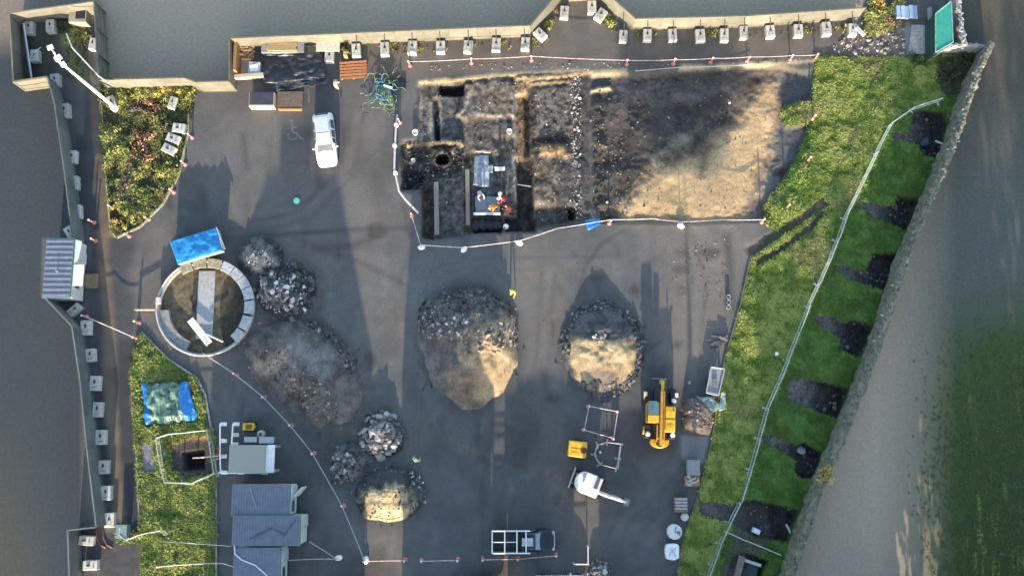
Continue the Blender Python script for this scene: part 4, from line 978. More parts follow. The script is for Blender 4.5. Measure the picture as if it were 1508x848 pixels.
# ================================================================== SPOIL HEAPS
def heap(label, outline, Hh, crest, layers, base_col, rub=(), seed=1, power=1.5, rough=.22, flat=0.0, skew=None, humps=()):
    """outline/crest in photo pixels at ground level; layers = [(poly, colour, soft, wobble, alpha)]; rub = [(poly, count, size0, size1, mat, name)]"""
    out = np.array([P(a, b)[:2] for a, b in outline]); c = np.array(P(*crest)[:2]); o0 = Vector((c[0], c[1], 0))
    N, Mr = 120, 46
    d = np.r_[0, np.cumsum(np.hypot(*np.diff(np.vstack([out, out[:1]]), axis=0).T))]; t = np.linspace(0, d[-1], N+1)[:-1]
    oc = np.vstack([out, out[:1]]); ox = np.interp(t, d, oc[:, 0]); oy = np.interp(t, d, oc[:, 1])
    ox = np.convolve(np.r_[ox[-4:], ox, ox[:4]], np.ones(9)/9, 'valid'); oy = np.convolve(np.r_[oy[-4:], oy, oy[:4]], np.ones(9)/9, 'valid')
    wob = 1 + (fbm(ox, oy, 1.3, 3, seed+90)-.5)*.22
    rr = np.linspace(0, 1, Mr)
    X = c[0] + (ox-c[0])[:, None]*wob[:, None]*rr; Y = c[1] + (oy-c[1])[:, None]*wob[:, None]*rr
    a1 = fbm(X, Y, 1.6, 4, seed+3)-.5; a2 = fbm(X, Y, .45, 3, seed+5)-.5
    def prof(rr, X, Y, a1, a2):
        f = np.clip((1-rr**power), 0, 1)
        if flat: f = np.minimum(f, flat)/flat
        z = Hh*f*(1 + a1*.55) + a2*rough*np.sqrt(np.clip(f, 0, 1)) - .04
        for hx, hy, hr, hz in humps:
            q = P(hx, hy); z = z + hz*np.exp(-((X-q.x)**2+(Y-q.y)**2)/(2*hr*hr))*np.clip((1-rr)*5, 0, 1)
        return z
    Z = prof(rr[None, :], X, Y, a1, a2)
    px, py = to_px(X, Y, Z*1.0)
    cw = (fbm(X, Y, .8, 4, seed+7)-.5); col = np.ones(X.shape+(3,))*np.array(base_col)
    col *= (1 + 1.1*cw + .8*a2)[..., None]
    for poly, cc, soft, wv, al in layers:
        m = pmask(px, py, poly, soft, (cw*22 + a2*10)*wv)*al; col = col*(1-m[..., None]) + np.array(cc)*(1+.9*cw+.7*a2)[..., None]*m[..., None]
    V = np.stack([X-c[0], Y-c[1], Z], -1).reshape(-1, 3)
    ii = np.arange(N*Mr).reshape(N, Mr); nx_ = np.roll(ii, -1, 0)
    Q = np.stack([ii[:, :-1], ii[:, 1:], nx_[:, 1:], nx_[:, :-1]], -1).reshape(-1, 4)
    Z = Z*.84
    V[:, 2] = Z.ravel()
    t_ = thing('spoil_heap', label, 'spoil heap', o0)
    np_mesh('soil', V, Q, soilm, t_, np.clip(col, .012, .8).reshape(-1, 3))
    flatX, flatY, flatZ = X.ravel(), Y.ravel(), Z.ravel(); fpx_, fpy_ = px.ravel(), py.ravel()
    r = np.random.default_rng(seed)
    for poly, cnt, s0, s1, mt, nm in rub:
        ins = np.nonzero(sdist(fpx_, fpy_, poly) > 0)[0]
        if not len(ins): continue
        wgt = (np.tile(rr+.02, (N, 1)).ravel())[ins]; ch = r.choice(ins, cnt, p=wgt/wgt.sum())
        sz = s0*(s1/s0)**(r.random(cnt)**1.7)
        pts = np.stack([flatX[ch]-c[0]+r.normal(0, .06, cnt), flatY[ch]-c[1]+r.normal(0, .06, cnt), flatZ[ch]+sz*.12, sz], -1)
        k = rocks(nm, pts, mt, t_, .62, seed+cnt); k['kind'] = 'stuff'
    return t_
GRY = (.10, .095, .092); DRK = (.060, .058, .058); TAN = (.30, .222, .132); BRN = (.17, .135, .105)
heap('small grey spoil heap with a pale top, right of the blue covered skip', ell(383, 379, 37, 33), 1.0, (384, 381), [(ell(383, 382, 20, 16), (.24, .215, .19), 14, 1.2, 1)], DRK,
     [(ell(383, 379, 34, 30), 120, .05, .13, ROCKD, 'stone'), (ell(382, 382, 18, 14), 90, .05, .15, (.36, .32, .28), 'stone')], 31)
heap('rocky dark heap of broken tarmac touching the round tank', [(378, 405), (400, 392), (440, 390), (466, 405), (466, 435), (450, 462), (425, 478), (395, 462), (375, 440)], 1.2, (420, 428),
     [(ell(402, 432, 16, 14), (.30, .24, .18), 12, 1.2, .9)], (.035, .034, .036),  # near-black base paints shade in the gaps, paler stones the highlights
     [(ell(424, 424, 44, 36), 430, .07, .30, ROCKD, 'stone'), (ell(412, 428, 38, 32), 330, .06, .24, (.36, .33, .30), 'stone'), (ell(440, 455, 20, 22), 60, .06, .34, ROCKD, 'stone')], 32)
heap('broad brown spoil heap below the round tank, flat on top', [(352, 500), (400, 478), (450, 470), (490, 488), (520, 520), (540, 570), (530, 610), (490, 632), (450, 622), (400, 585), (365, 545)], .85, (440, 552),
     [([(375, 520), (440, 575), (500, 615), (520, 590), (450, 540), (400, 510)], (.17, .14, .12), 20, 1.6, .7), (ell(398, 532, 18, 14), (.30, .22, .16), 12, 1.4, .9), ([(430, 500), (480, 500), (500, 550), (450, 560)], (.165, .155, .15), 10, 1, .8), ([(470, 560), (520, 540), (538, 590), (500, 625)], (.13, .12, .105), 12, 1.4, .8)], (.105, .092, .082),
     [([(380, 520), (400, 510), (480, 570), (510, 612), (470, 620), (410, 570)], 420, .04, .16, ROCKB, 'stone'), (stroke([(455, 472), (488, 500), (512, 530), (528, 552)], 16), 160, .05, .22, ROCKD, 'stone')], 33, 2.6, .26, .8)
heap('large round spoil heap in the middle of the yard, grey rubble above and sand below', [(618, 450), (640, 430), (690, 424), (735, 430), (758, 455), (762, 500), (758, 550), (740, 580), (705, 600), (672, 594), (640, 572), (622, 530), (612, 485)], 1.75, (696, 488),
     [([(675, 480), (760, 470), (765, 520), (750, 600), (690, 600), (690, 540), (680, 520)], TAN, 14, 1.5, 1), ([(670, 490), (762, 465), (762, 510), (690, 515)], (.25, .20, .155), 10, 1.4, .9), ([(655, 545), (700, 548), (700, 600), (660, 594)], (.16, .12, .085), 12, 1.2, .9)], (.115, .105, .098),
     [([(612, 430), (760, 420), (758, 460), (690, 465), (640, 490), (612, 490)], 420, .06, .20, ROCKD, 'stone'), ([(615, 470), (640, 450), (690, 465), (680, 495), (630, 500)], 120, .05, .18, ROCKL, 'stone'), ([(672, 490), (762, 465), (762, 515), (680, 520)], 260, .05, .22, ROCKB, 'stone')], 34, 2.2, .3, .85,
     humps=[(640, 478, 1.2, .35), (725, 500, 1.0, .3)])
heap('round spoil heap ringed with dark rubble, its lower half bright sand', ell(887, 513, 61, 70, 30), 1.2, (887, 508),
     [([(836, 500), (935, 500), (938, 520), (930, 560), (880, 580), (850, 560), (838, 530)], (.35, .262, .155), 5, .5, 1), ([(866, 545), (915, 540), (908, 585), (875, 580)], (.11, .095, .082), 8, 1.2, .9)], (.085, .083, .086),
     [(stroke([(832, 520), (830, 490), (845, 462), (870, 449), (900, 447), (925, 460), (941, 485), (946, 515)], 17), 560, .06, .19, ROCKD, 'stone'), (stroke([(946, 515), (940, 545), (925, 566), (905, 580), (880, 583)], 13), 260, .05, .15, ROCKD, 'stone'), ([(850, 560), (910, 555), (905, 590), (870, 590)], 70, .05, .16, ROCKD, 'stone'), (ell(884, 498, 12, 6), 22, .06, .18, ROCKL, 'stone')], 35, 1.9, .14, .9)
heap('heap of big pale broken stones above the gravel heap', [(540, 612), (560, 602), (580, 612), (594, 640), (594, 664), (570, 674), (545, 670), (528, 650), (530, 630)], 1.2, (562, 640), [], (.028, .028, .03),  # near-black base paints the shade between the stones
     [(ell(561, 638, 32, 34), 260, .11, .36, ROCKG, 'stone'), (ell(561, 638, 34, 36), 120, .08, .24, ROCKD, 'stone')], 36)
heap('low grey gravel heap between the big stones and the slanting rope', [(484, 672), (500, 655), (525, 648), (545, 668), (545, 690), (530, 708), (508, 716), (490, 700)], .8, (514, 682), [(ell(512, 684, 20, 16), (.16, .15, .135), 10, 1.4, .8)], (.085, .083, .082),
     [(ell(514, 684, 32, 34), 260, .05, .18, ROCKD, 'stone'), (ell(505, 690, 24, 24), 90, .05, .2, ROCKL, 'stone')], 37)
heap('lowest dark round heap with a strip of sunlit sand on its near side', [(520, 715), (540, 695), (570, 684), (605, 688), (626, 706), (628, 735), (610, 760), (575, 770), (540, 764), (520, 745)], 1.45, (573, 724),
     [([(530, 722), (608, 720), (606, 745), (596, 770), (544, 768), (532, 750)], (.36, .285, .17), 7, 1.0, 1), ([(530, 738), (605, 740), (605, 745), (530, 743)], (.10, .08, .06), 3, .6, .8)], (.052, .052, .054),  # thin dark shadow line painted across the sand
     [([(600, 690), (628, 706), (628, 745), (612, 745)], 60, .04, .13, ROCKL, 'stone'), (ell(573, 725, 52, 42), 200, .04, .12, ROCKD, 'stone')], 38, 1.4, .18, .92)
heap('brown soil heap dumped between the telehandler and the lawn', [(1003, 600), (1010, 585), (1030, 584), (1050, 592), (1052, 620), (1046, 640), (1020, 642), (1002, 634)], 1.0, (1028, 612), [(ell(1030, 612, 16, 18), (.20, .16, .135), 10, 1.2, .8)], (.115, .095, .085),
     [(ell(1028, 612, 24, 26), 120, .04, .12, ROCKB, 'stone')], 39, 2.4, .2, .8)
heap('small grey heap beside the white pole at the bottom edge', [(866, 838), (872, 826), (886, 824), (898, 834), (900, 860), (868, 860)], .8, (880, 842), [], (.10, .10, .09),
     [(ell(880, 838, 16, 14), 90, .06, .2, ROCKL, 'stone'), (ell(884, 842, 18, 16), 80, .06, .2, ROCKD, 'stone')], 40)
# scattered stones over the dig and yard
def scatter(label, poly, n, s0, s1, mt, seed, mask=None):
    r = np.random.default_rng(seed); xs = [a for a, b in poly]; ys = [b for a, b in poly]
    a = r.uniform(min(xs), max(xs), n*3); b = r.uniform(min(ys), max(ys), n*3); k = sdist(a, b, poly) > 0; a, b = a[k][:n], b[k][:n]
    v = 424-b; t = HC/(F*CT - v*ST); X = (a-754)*t; Y = (F*ST + v*CT)*t
    sz = s0*(s1/s0)**(r.random(len(X))**2.2)
    o = rocks('loose_stones', np.stack([X, Y, Zv(X, Y)+sz*.2, sz], -1), mt, None, .6, seed); return tag(o, label, 'stones', None, 'stuff')
scatter('line of pale loose stones down the right edge of the left dig', [(840, 112), (856, 112), (856, 325), (844, 322)], 330, .04, .13, ROCKL, 61)
scatter('pale loose stones strewn over the rough soil of the left dig', DIGL, 260, .02, .08, ROCKL, 62)
scatter('dark clods strewn over the upper soil of the left dig', [(616, 120), (840, 110), (840, 205), (760, 240), (690, 225), (616, 208)], 420, .03, .12, ROCKD, 71)
scatter('brown clods strewn over the right soil of the left dig', [(786, 130), (842, 128), (842, 320), (788, 325)], 260, .03, .10, ROCKB, 72)
scatter('dark loose stones strewn over the rough soil of the left dig', [(592, 208), (682, 206), (682, 275), (592, 278)], 420, .04, .15, ROCKD, 63)
scatter('dark stones and clods strewn across the sand pit', [(870, 115), (1060, 105), (1100, 150), (1000, 215), (930, 260), (925, 318), (872, 318)], 420, .03, .14, ROCKD, 64)
scatter('brown clods strewn along the left edge of the sand pit', [(870, 170), (925, 200), (932, 316), (874, 320)], 260, .03, .12, ROCKB, 65)
scatter('pale clods lying on the sand of the sand pit', [(930, 240), (1040, 190), (1130, 140), (1130, 310), (930, 316)], 220, .02, .09, ROCKB, 66)
scatter('small stones littering the ground at the end of the cream hoarding', [(1265, 30), (1330, 20), (1335, 80), (1215, 80)], 300, .04, .2, ROCKL, 67)
scatter('grit and stones littering the mud under the north tape', [(600, 96), (925, 90), (1200, 84), (1200, 92), (925, 104), (600, 104)], 200, .03, .09, ROCKL, 68)
scatter('muddy clods on the yard below the sand pit', [(990, 360), (1080, 345), (1075, 440), (990, 440)], 120, .03, .08, ROCKB, 69)
scatter('stones along the mud edge of the west road', [(196, 560), (206, 560), (214, 780), (202, 780)], 160, .04, .14, ROCKB, 70)

for i, p in enumerate(PITS): scatter(f'stones and clods on the floor of the {ORD[i]} test trench from the top', p, 60, .04, .17, ROCKD if i % 2 else (.12, .11, .10), 140+i)
for k, (hp, mt, nn_) in enumerate([(HEAPS[1], ROCKD, 90), (HEAPS[2], ROCKB, 160), (HEAPS[3], ROCKD, 170), (HEAPS[4], ROCKD, 170), (HEAPS[5], ROCKG, 60), (HEAPS[6], ROCKD, 80), (HEAPS[7], ROCKD, 90)]):
    cxx = sum(a for a, b in hp)/len(hp); cyy = sum(b for a, b in hp)/len(hp); big_ = [(cxx+(a-cxx)*1.16, cyy+(b-cyy)*1.16) for a, b in hp]
    scatter(['stray stones round the rocky dark heap by the round tank', 'stray clods round the broad brown heap', 'stray stones round the large round heap', 'stray stones round the heap with bright sand', 'stray stones round the heap of big pale stones', 'stray stones round the low gravel heap', 'stray stones round the lowest dark heap'][k], big_, nn_, .03, .11, mt, 80+k)

# ================================================================== THINGS IN THE DIG
def plank(label, pts, wd, th, mat, z, name='timber_plank', cat='plank', n=1):
    a, b = P(*pts[0]), P(*pts[1]); d = b-a; c = (a+b)/2; m = MB()
    for k in range(n): m.box((0, (k-(n-1)/2)*wd/n, 0), (d.length, wd/n-.015, th))
    o = m.build(name, mat, None, bevel=.008); o.location = (c.x, c.y, z); o.rotation_euler = (0, 0, math.atan2(d.y, d.x)); return tag(o, label, cat)
plank('long timber shoring board on the left of the dig floor', [(642, 267), (643, 345)], .38, .35, timber_g, -.35, n=3)
plank('long timber shoring board between the dig floor and the sheeted trench', [(688, 249), (689, 330)], .34, .4, timber_g, -.25, n=3)
plank('short pale board lying across the bottom of the sheeted trench', [(697, 314), (737, 314)], .22, .1, M('pale_board', (.50, .52, .50), .7, .2, 5, .1), -.2)
plank('thin pale rod lying across the deep trench', [(762, 271), (782, 274)], .07, .06, hose_m, -.15, 'rod', 'rod')
plank('thin pale rod along the top of the sheeted trench', [(700, 222), (722, 224)], .07, .06, hose_m, -.2, 'rod', 'rod')
def sheet(label, poly, z, mat, name='ground_sheet', cat='sheet', fold=.06, seed=1, n=18, tk=True):
    """rumpled sheet over a four sided area"""
    A, B_, C_, D = [np.array(P(a, b)) for a, b in poly]; u = np.linspace(0, 1, n); U, Vv = np.meshgrid(u, u)
    Pt = (A*(1-U[..., None])+B_*U[..., None])*(1-Vv[..., None]) + (D*(1-U[..., None])+C_*U[..., None])*Vv[..., None]
    c = Pt.mean((0, 1)); X, Y = Pt[..., 0], Pt[..., 1]
    e = np.minimum.reduce([U, 1-U, Vv, 1-Vv])*4
    Zz = z + (fbm(X, Y, .9, 3, seed)-.5)*fold*5 + (fbm(X, Y, .3, 2, seed+4)-.5)*fold*2 
    X = X + (fbm(X, Y, .8, 2, seed+9)-.5)*.3; Y = Y + (fbm(Y, X, .8, 2, seed+19)-.5)*.3
    ii = np.arange(n*n).reshape(n, n); Q = np.stack([ii[:-1, :-1], ii[1:, :-1], ii[1:, 1:], ii[:-1, 1:]], -1).reshape(-1, 4)
    o = np_mesh(name, np.stack([X-c[0], Y-c[1], Zz-z], -1).reshape(-1, 3), Q, mat, None); o.location = (c[0], c[1], z)
    s = o.modifiers.new('solid', 'SOLIDIFY'); s.thickness = .02
    return tag(o, label, cat)
sheet('blue grey sheet laid in the upper part of the sheeted trench', [(697, 225), (720, 225), (720, 272), (697, 272)], -.55, sheetg, seed=3)
sheet('blue grey sheet laid in the lower part of the sheeted trench', [(699, 288), (736, 288), (736, 312), (699, 312)], -.52, M('dim_blue_sheet', (.16, .20, .25), .5, .3, 2.5, .4, 0, (.24, .28, .33)), seed=4)
sheet('pale rumpled sheet lying beside the deep trench', [(727, 243), (745, 244), (742, 250), (728, 250)], -.15, whp, seed=5, fold=.04, n=10)
sheet('pale square tray in the soil right of the blue grey sheet', [(718, 241), (727, 241), (727, 254), (718, 254)], -.3, M('grey_tray', (.34, .37, .40), .5, .2, 4, .1), seed=6, fold=.02, n=8)
for k, (x, y) in enumerate([(700, 330), (710, 329), (721, 330), (732, 330)]):
    q = G(x, y); m = MB(); m.lathe([(.04, 0), (.42, .08), (.48, .22), (.36, .38), (.05, .42)], n=10); o = m.build('sandbag', sandb, None, True); o.location = (q.x, q.y, q.z+.05); o.scale = (.85, 1.15, 1); o.rotation_euler = (0, 0, k*.5)
    tag(o, f'{ORD[k]} black sandbag from the left, below the short pale board', 'sandbag', 'black sandbags')
for (x, y, l, s) in [(612, 197, 'white bucket on the tarmac left of the soil room', .26), (750, 194, 'white bucket beside the brown trench', .24), (608, 235, 'pale bucket in the dark rubble left of the round shaft', .2), (745, 333, 'pale sack beside the red clothed workers', .24)]:
    q = G(x, y); t = thing('bucket', l, 'bucket', q); MB().lathe([(s*.7, 0), (s, s*1.5), (s*.92, s*1.5), (s*.62, .06)], n=14).build('tub', whp, t, True)
    m = MB(); m.path([(-s, 0, s*1.5), (-s*.6, 0, s*2.0), (s*.6, 0, s*2.0), (s, 0, s*1.5)], .015, 5); m.build('handle', steel, t)
sheet('crumpled blue sheet at the lower right corner of the left dig', [(862, 326), (884, 322), (886, 332), (864, 340)], .12, bluet, seed=8, fold=.09, n=12)
# green net and cable pile at upper left of the dig
m = MB(); rr_ = random.Random(4)
for k in range(26):
    a = rr_.uniform(0, 6); pts = []; x, y = rr_.uniform(-.7, .7), rr_.uniform(-1.1, 1.1)
    for j in range(7): pts.append((x, y, rr_.uniform(.05, .5))); a += rr_.uniform(-1.2, 1.2); x += .28*math.cos(a); y += .28*math.sin(a)
    m.path(pts, .03, 5)
sheet('crumpled green netting under the tangled hose at the upper left of the dig', [(552, 120), (572, 122), (582, 158), (560, 156)], .15, netm, 'net_sheet', 'net', .12, 44, 18)
q = P(563, 137); t = thing('net_pile', 'tangled pile of green net and hose at the upper left of the dig', 'net', (q.x, q.y, 0)); m.build('net', netm, t)
m = MB()
for k in range(7):
    pts = []; x, y, a = rr_.uniform(-.6, .6), rr_.uniform(-.9, .9), rr_.uniform(0, 6)
    for j in range(6): pts.append((x, y, rr_.uniform(.3, .55))); a += rr_.uniform(-1, 1); x += .25*math.cos(a); y += .25*math.sin(a)
    m.path(pts, .028, 5)
m.build('blue_hose', bluet, t)
m = MB(); m.path([(.2, .5, .5), (.5, .35, .6), (.9, .25, .5)], .08, 6); m.build('white_hose', whp, t)
sheet('dark sheet folded beside the green net pile', [(575, 118), (598, 117), (598, 133), (576, 133)], .08, tarpm, seed=9, fold=.05, n=10)

# ================================================================== TIMBER CORNER (top left of the yard)
sheet('crumpled black plastic sheet covering the store in the timber corner', [(390, 88), (476, 84), (482, 118), (392, 130)], .75, tarpm, 'black_tarp', 'tarp', .13, 12, 30)
sheet('small black plastic sheet hanging over the front of the timber corner', [(400, 118), (484, 112), (488, 126), (402, 136)], .35, M('grey_black_sheet', (.02, .022, .028), .4, .4, 2.5, .6, 0, (.09, .095, .11), .5), 'black_tarp', 'tarp', .10, 14, 24)
q = P(420, 76); t = thing('timber_stack', 'stack of sawn timber boards lying above the black plastic sheet', 'timber stack', (q.x, q.y, 0))
for k in range(5): MB().box((random.uniform(-.1, .1), -.3+.15*k, .95), (2.5, .13, .12)).build('board', M('sawn_timber', (.36, .25, .14), .8, .25, 9, .2), t)
MB().box((.0, 0, .45), (3.6, .9, .86)).build('bearer', M('store_grey', (.20, .21, .22), .8, .3, 4, .2), t)
q = P(365, 78); t = thing('firewood_crate', 'open crate of broken brown timber in the left of the timber corner', 'crate', (q.x, q.y, 0))
m = MB(); m.box((0, 0, .5), (.9, .1, .1))
for k in range(16): m.box((random.uniform(-.45, .45), random.uniform(-.5, .5), .35+random.uniform(0, .25)), (random.uniform(.3, .8), .14, .08), random.uniform(0, 3))
m.build('offcut', M('broken_timber', (.36, .20, .10), .85, .4, 8, .2, 0, (.5, .36, .24)), t)
MB().box((0, 0, .15), (1.2, 1.2, .3)).build('base', timber, t)
q = P(353, 92); m = MB(); m.box((0, 0, .75), (.28, 2.6, 1.5)); o = m.build('timber_screen', M('screen_timber', (.33, .19, .08), .8, .3, 6, .2), None, bevel=.02); o.location = (q.x, q.y, 0); tag(o, 'upright brown timber screen at the far left of the timber corner', 'screen')
q = P(378, 106); t = thing('white_bin', 'pale open bin standing left of the black plastic sheet', 'bin', (q.x, q.y, 0)); m = MB(); m.prism([(-.55, -.5), (.55, -.45), (.5, .55), (-.45, .6)], 0, .8); m.build('bin', M('pale_bin', (.42, .44, .46), .6, .25, 4, .1), t, bevel=.04); MB().box((.0, 0, .82), (.7, .6, .05), .2).build('lid', whp, t)
plank('pale board ledge along the lower left of the timber corner', [(344, 119), (392, 116)], .34, .5, timber_p, .7)
q = P(385, 146, .9); t = thing('planter_box', 'dark box with a cream front standing under the timber corner', 'box', (q.x, q.y, 0))
MB().box((0, 0, .42), (2.1, 1.25, .84)).build('box', timber_p, t, bevel=.02); MB().box((0, .05, .86), (2.0, 1.1, .06)).build('lid', M('dark_lid', (.045, .05, .06), .5, .3, 3, .1), t)
q = P(427, 147, .4); t = thing('brown_ramp', 'low brown board with an orange front edge right of the dark box', 'ramp', (q.x, q.y, 0))
MB().box((0, 0, .15), (2.1, 1.5, .3)).build('deck', M('ramp_brown', (.15, .11, .085), .85, .3, 4, .2), t); MB().box((0, -.8, .18), (1.95, .12, .3)).build('front_edge', timber_o, t)
q = P(520, 102, .4); t = thing('pallet', 'orange timber pallet leaning on blocks right of the black plastic sheet', 'pallet', (q.x, q.y, .12), R(4))
for k in range(6): MB().box((0, -.7+.27*k, .16), (2.3, .17, .045)).build('board', timber_o, t)
for xx in (-1.0, 0, 1.0): MB().box((xx, 0, .07), (.12, 1.6, .13)).build('bearer', timber, t)
for zz, (x, y, l) in enumerate([(511, 84, 'short timber post standing above the orange pallet'), (497, 128, 'yellow timber prop standing below the orange pallet')]):
    q = P(x, y); m = MB(); m.box((0, 0, .5), (.3, .5, 1.0)); m.box((.1, 0, 1.0), (.5, .12, .08)); o = m.build('timber_prop', timber if zz == 0 else timber_p, None, bevel=.01); o.location = (q.x, q.y, 0); tag(o, l, 'prop')
q = P(483, 71, .7); t = thing('cream_table', 'broad cream table standing against the hoarding right of the timber store', 'table', (q.x, q.y, 0))
MB().box((0, .2, .72), (2.0, 1.0, .08)).build('tabletop', M('cream_top', (.46, .44, .37), .7, .2, 4, .1), t)
for sx_ in (-.85, .85):
    for sy_ in (-.2, .6): MB().box((sx_, sy_, .34), (.08, .08, .68)).build('leg', timber_g, t)
block(485, 81, 0, 'concrete block in front of the cream table', g)
# ---- lighting mast
A = P(172, 161); t = thing('lighting_mast', 'tall white lighting mast leaning over the planted bed, lamps at its far end', 'mast', A)
top = P(84, 88, 6.0) - A; kn = Vector((0, 0, .3))
m = MB(); m.path([kn, kn.lerp(top, .5), kn.lerp(top, .85), top], [.16, .13, .10, .10], 10); m.build('pole', M('mast_white', (.80, .78, .74), .4, .08, 3, .03), t, True)
m = MB(); m.lathe([(.34, 0), (.34, .25), (.2, .4)], n=12); m.build('base', white, t, True)
m = MB(); m.box(top + Vector((.1, .1, .05)), (.55, .35, .3), .6); m.box(top + Vector((.5, -.4, .0)), (.4, .3, .25), .6); m.build('lamp_head', white, t)
tip = P(74, 70, 6.3) - A; m = MB(); m.path([top, P(80, 78, 6.4)-A, tip], .07, 6); m.build('arm', white, t); m = MB(); m.box(tip, (.45, .3, .2), .4); m.build('camera_head', white, t)
A = P(167, 127); m = MB(); pts = [P(98, 50, 2.5), P(106, 70, 2.5), P(145, 112, 2.45), P(167, 127, 2.3)]; m.path([p-A for p in pts], .06, 6); o = m.build('pipe_run', M('pale_pipe', (.42, .40, .36), .6, .2, 3, .1), None); o.location = A; tag(o, 'thin pale pipe running from the corner along the hoarding top beside the mast', 'pipe')
# lilac barrier leaning in the corner
a, b = P(33, 36, .9), P(45, 118, .9); d = b-a; c = (a+b)/2; t = thing('leaning_barrier', 'long lilac grey barrier leaning in the top left corner', 'barrier', (c.x, c.y, 0), math.atan2(d.y, d.x)); L = d.length
MB().box((0, -.12, .6), (L, .5, .05), m=Matrix.Rotation(R(55), 3, 'X')).build('board', lilac, t); m = MB(); m.tube((-L/2, .16, 1.0), (L/2, .16, 1.0), .07, n=6); m.build('top_rail', M('lilac_white', (.62, .60, .66), .5, .1, 3, .05), t)
q = P(52, 80, .7); m = MB(); m.tube((-.2, -.1, .9), (.55, .5, .95), .04, n=6); m.tube((.0, 0, .62), (.0, 0, .95), .05, n=6); o = m.build('thin_arm', hose_m, None); o.location = (q.x, q.y, 0); tag(o, 'thin pale arm fixed on the block beside the lilac barrier', 'arm')
q = P(122, 30); t = thing('dark_opening', 'cream framed dark bin in the right of the top left corner', 'bin', (q.x, q.y, 0)); MB().box((0, 0, .5), (1.5, 1.3, 1.0)).build('bin', cream, t, bevel=.03); MB().box((.25, .05, 1.01), (.8, .8, .05)).build('lid', M('bin_dark', (.02, .02, .03), .6, .4, 6, .2), t)

# ================================================================== ROUND TANK
RZ = .62; A = P(302, 452, RZ); rad_o = (P(374, 452, RZ)-P(230, 452, RZ)).length/2
t = thing('round_tank', 'round walled tank with grey coping blocks on its right and a paved strip inside', 'tank', (A.x, A.y, 0)); rad_i = rad_o - .22
wl = MB(); n = 64
for (r0, r1, z0, z1) in [(rad_o-.04, rad_i+.02, 0, RZ-.06)]:
    vs = []; fs = []
    for k in range(n):
        a = 2*math.pi*k/n
        for r_, z_ in ((r0, z0), (r0, z1), (r1, z1), (r1, z0)): vs.append((r_*math.cos(a), r_*math.sin(a), z_))
    for k in range(n):
        for j in range(4): fs.append((k*4+j, ((k+1) % n)*4+j, ((k+1) % n)*4+(j+1) % 4, k*4+(j+1) % 4))
    wl.add(vs, fs)
wl.build('wall', conc_d, t)
def arc(a0, a1, r0, r1, z0, z1, seg=4):
    m = MB(); a_ = [a0+(a1-a0)*k/seg for k in range(seg+1)]
    poly = [(r0*math.cos(a), r0*math.sin(a)) for a in a_] + [(r1*math.cos(a), r1*math.sin(a)) for a in a_[::-1]]
    m.prism(poly, z0, z1); return m
cop = M('coping_concrete', (.34, .345, .35), .85, .3, 5, .3)
for k, (a0, a1) in enumerate([(-47, -32), (-30, -12), (-9, 8), (10, 25), (26, 40), (41, 55), (56, 70)]): arc(R(a0), R(a1), rad_o-.76, rad_o+.06, RZ-.05, RZ+.12+random.uniform(-.02, .02)).build('coping_block', cop, t, bevel=.03)
for k, (a0, a1) in enumerate([(72, 89), (91, 108), (110, 126)]): arc(R(a0), R(a1), rad_o-.72, rad_o+.04, RZ-.05, RZ+.10).build('coping_block', M('yellowish_coping', (.30, .27, .19), .85, .4, 4, .3), t, bevel=.03)  # warm sunlight on these blocks painted into their colour
m = MB(); m.path([((rad_o-.02)*math.cos(R(a)), (rad_o-.02)*math.sin(R(a)), RZ) for a in range(126, 316, 5)], .07, 6); m.build('rim', M('rim_grey', (.42, .41, .38), .6, .2, 3, .1), t)
m = arc(R(184), R(248), rad_i-.75, rad_i, .05, .5, 8); m.build('sloped_kerb', M('kerb_grey', (.24, .24, .23), .9, .35, 4, .3), t)
fl = MB(); fl.prism([(rad_i*math.cos(2*math.pi*k/48), rad_i*math.sin(2*math.pi*k/48)) for k in range(48)], .02, .07)
fl.build('floor', M('tank_floor', (.085, .066, .042), .95, .5, 1.6, .5, 0, (.19, .15, .09)), t)
dk = MB(); dk.prism([((rad_i-.05)*math.cos(R(a)), (rad_i-.05)*math.sin(R(a))) for a in range(-62, 63, 6)] + [(1.25, 2.2), (1.0, 0), (1.3, -2.2)], .05, .085); dk.build('floor_shade', M('floor_shade', (.045, .039, .03), .95, .4, 2.5, .5, 0, (.075, .063, .045)), t)  # shade on the right of the floor painted as a dark overlay
ps = MB(); ps.box((-.12, .25, .12), (1.35, 5.6, .1)); ps.build('paved_strip', M('strip_pale', (.36, .36, .365), .85, .22, 5, .3), t, bevel=.02)
ps = MB(); ps.box((-1.05, .45, .14), (.32, 3.0, .10)); ps.build('dark_gutter', M('gutter_dark', (.035, .034, .036), .9, .4, 4, .3), t)
a, b = P(279, 470, .6)-A, P(308, 506, .6)-A; d = b-a; c = (a+b)/2; bo = MB().box((0, 0, 0), (d.length, .58, .07)).build('timber_board', M('white_board', (.88, .83, .74), .6, .08, 4, .05), None, bevel=.01)
bo.location = (A.x+c.x, A.y+c.y, .52); bo.rotation_euler = (0, R(-3), math.atan2(d.y, d.x)); tag(bo, 'white board lying on the slant inside the round tank', 'board')
a, b = P(305, 492, .6), P(328, 503, .9); m = MB(); m.tube(Vector((0, 0, 0)), b-a, .06, n=6); o = m.build('pole', hose_m, None); o.location = a; tag(o, 'short pale pole leaning on the lower right wall of the round tank', 'pole')
q = P(232, 442, 1.0); o = MB().box((0, 0, 0), (.42, .55, .25)).build('pink_box', M('pale_pink', (.62, .48, .43), .6, .1, 4, .05), None, bevel=.03); o.location = (q.x, q.y, .76); tag(o, 'small pale pink box standing on the left rim of the round tank', 'box')
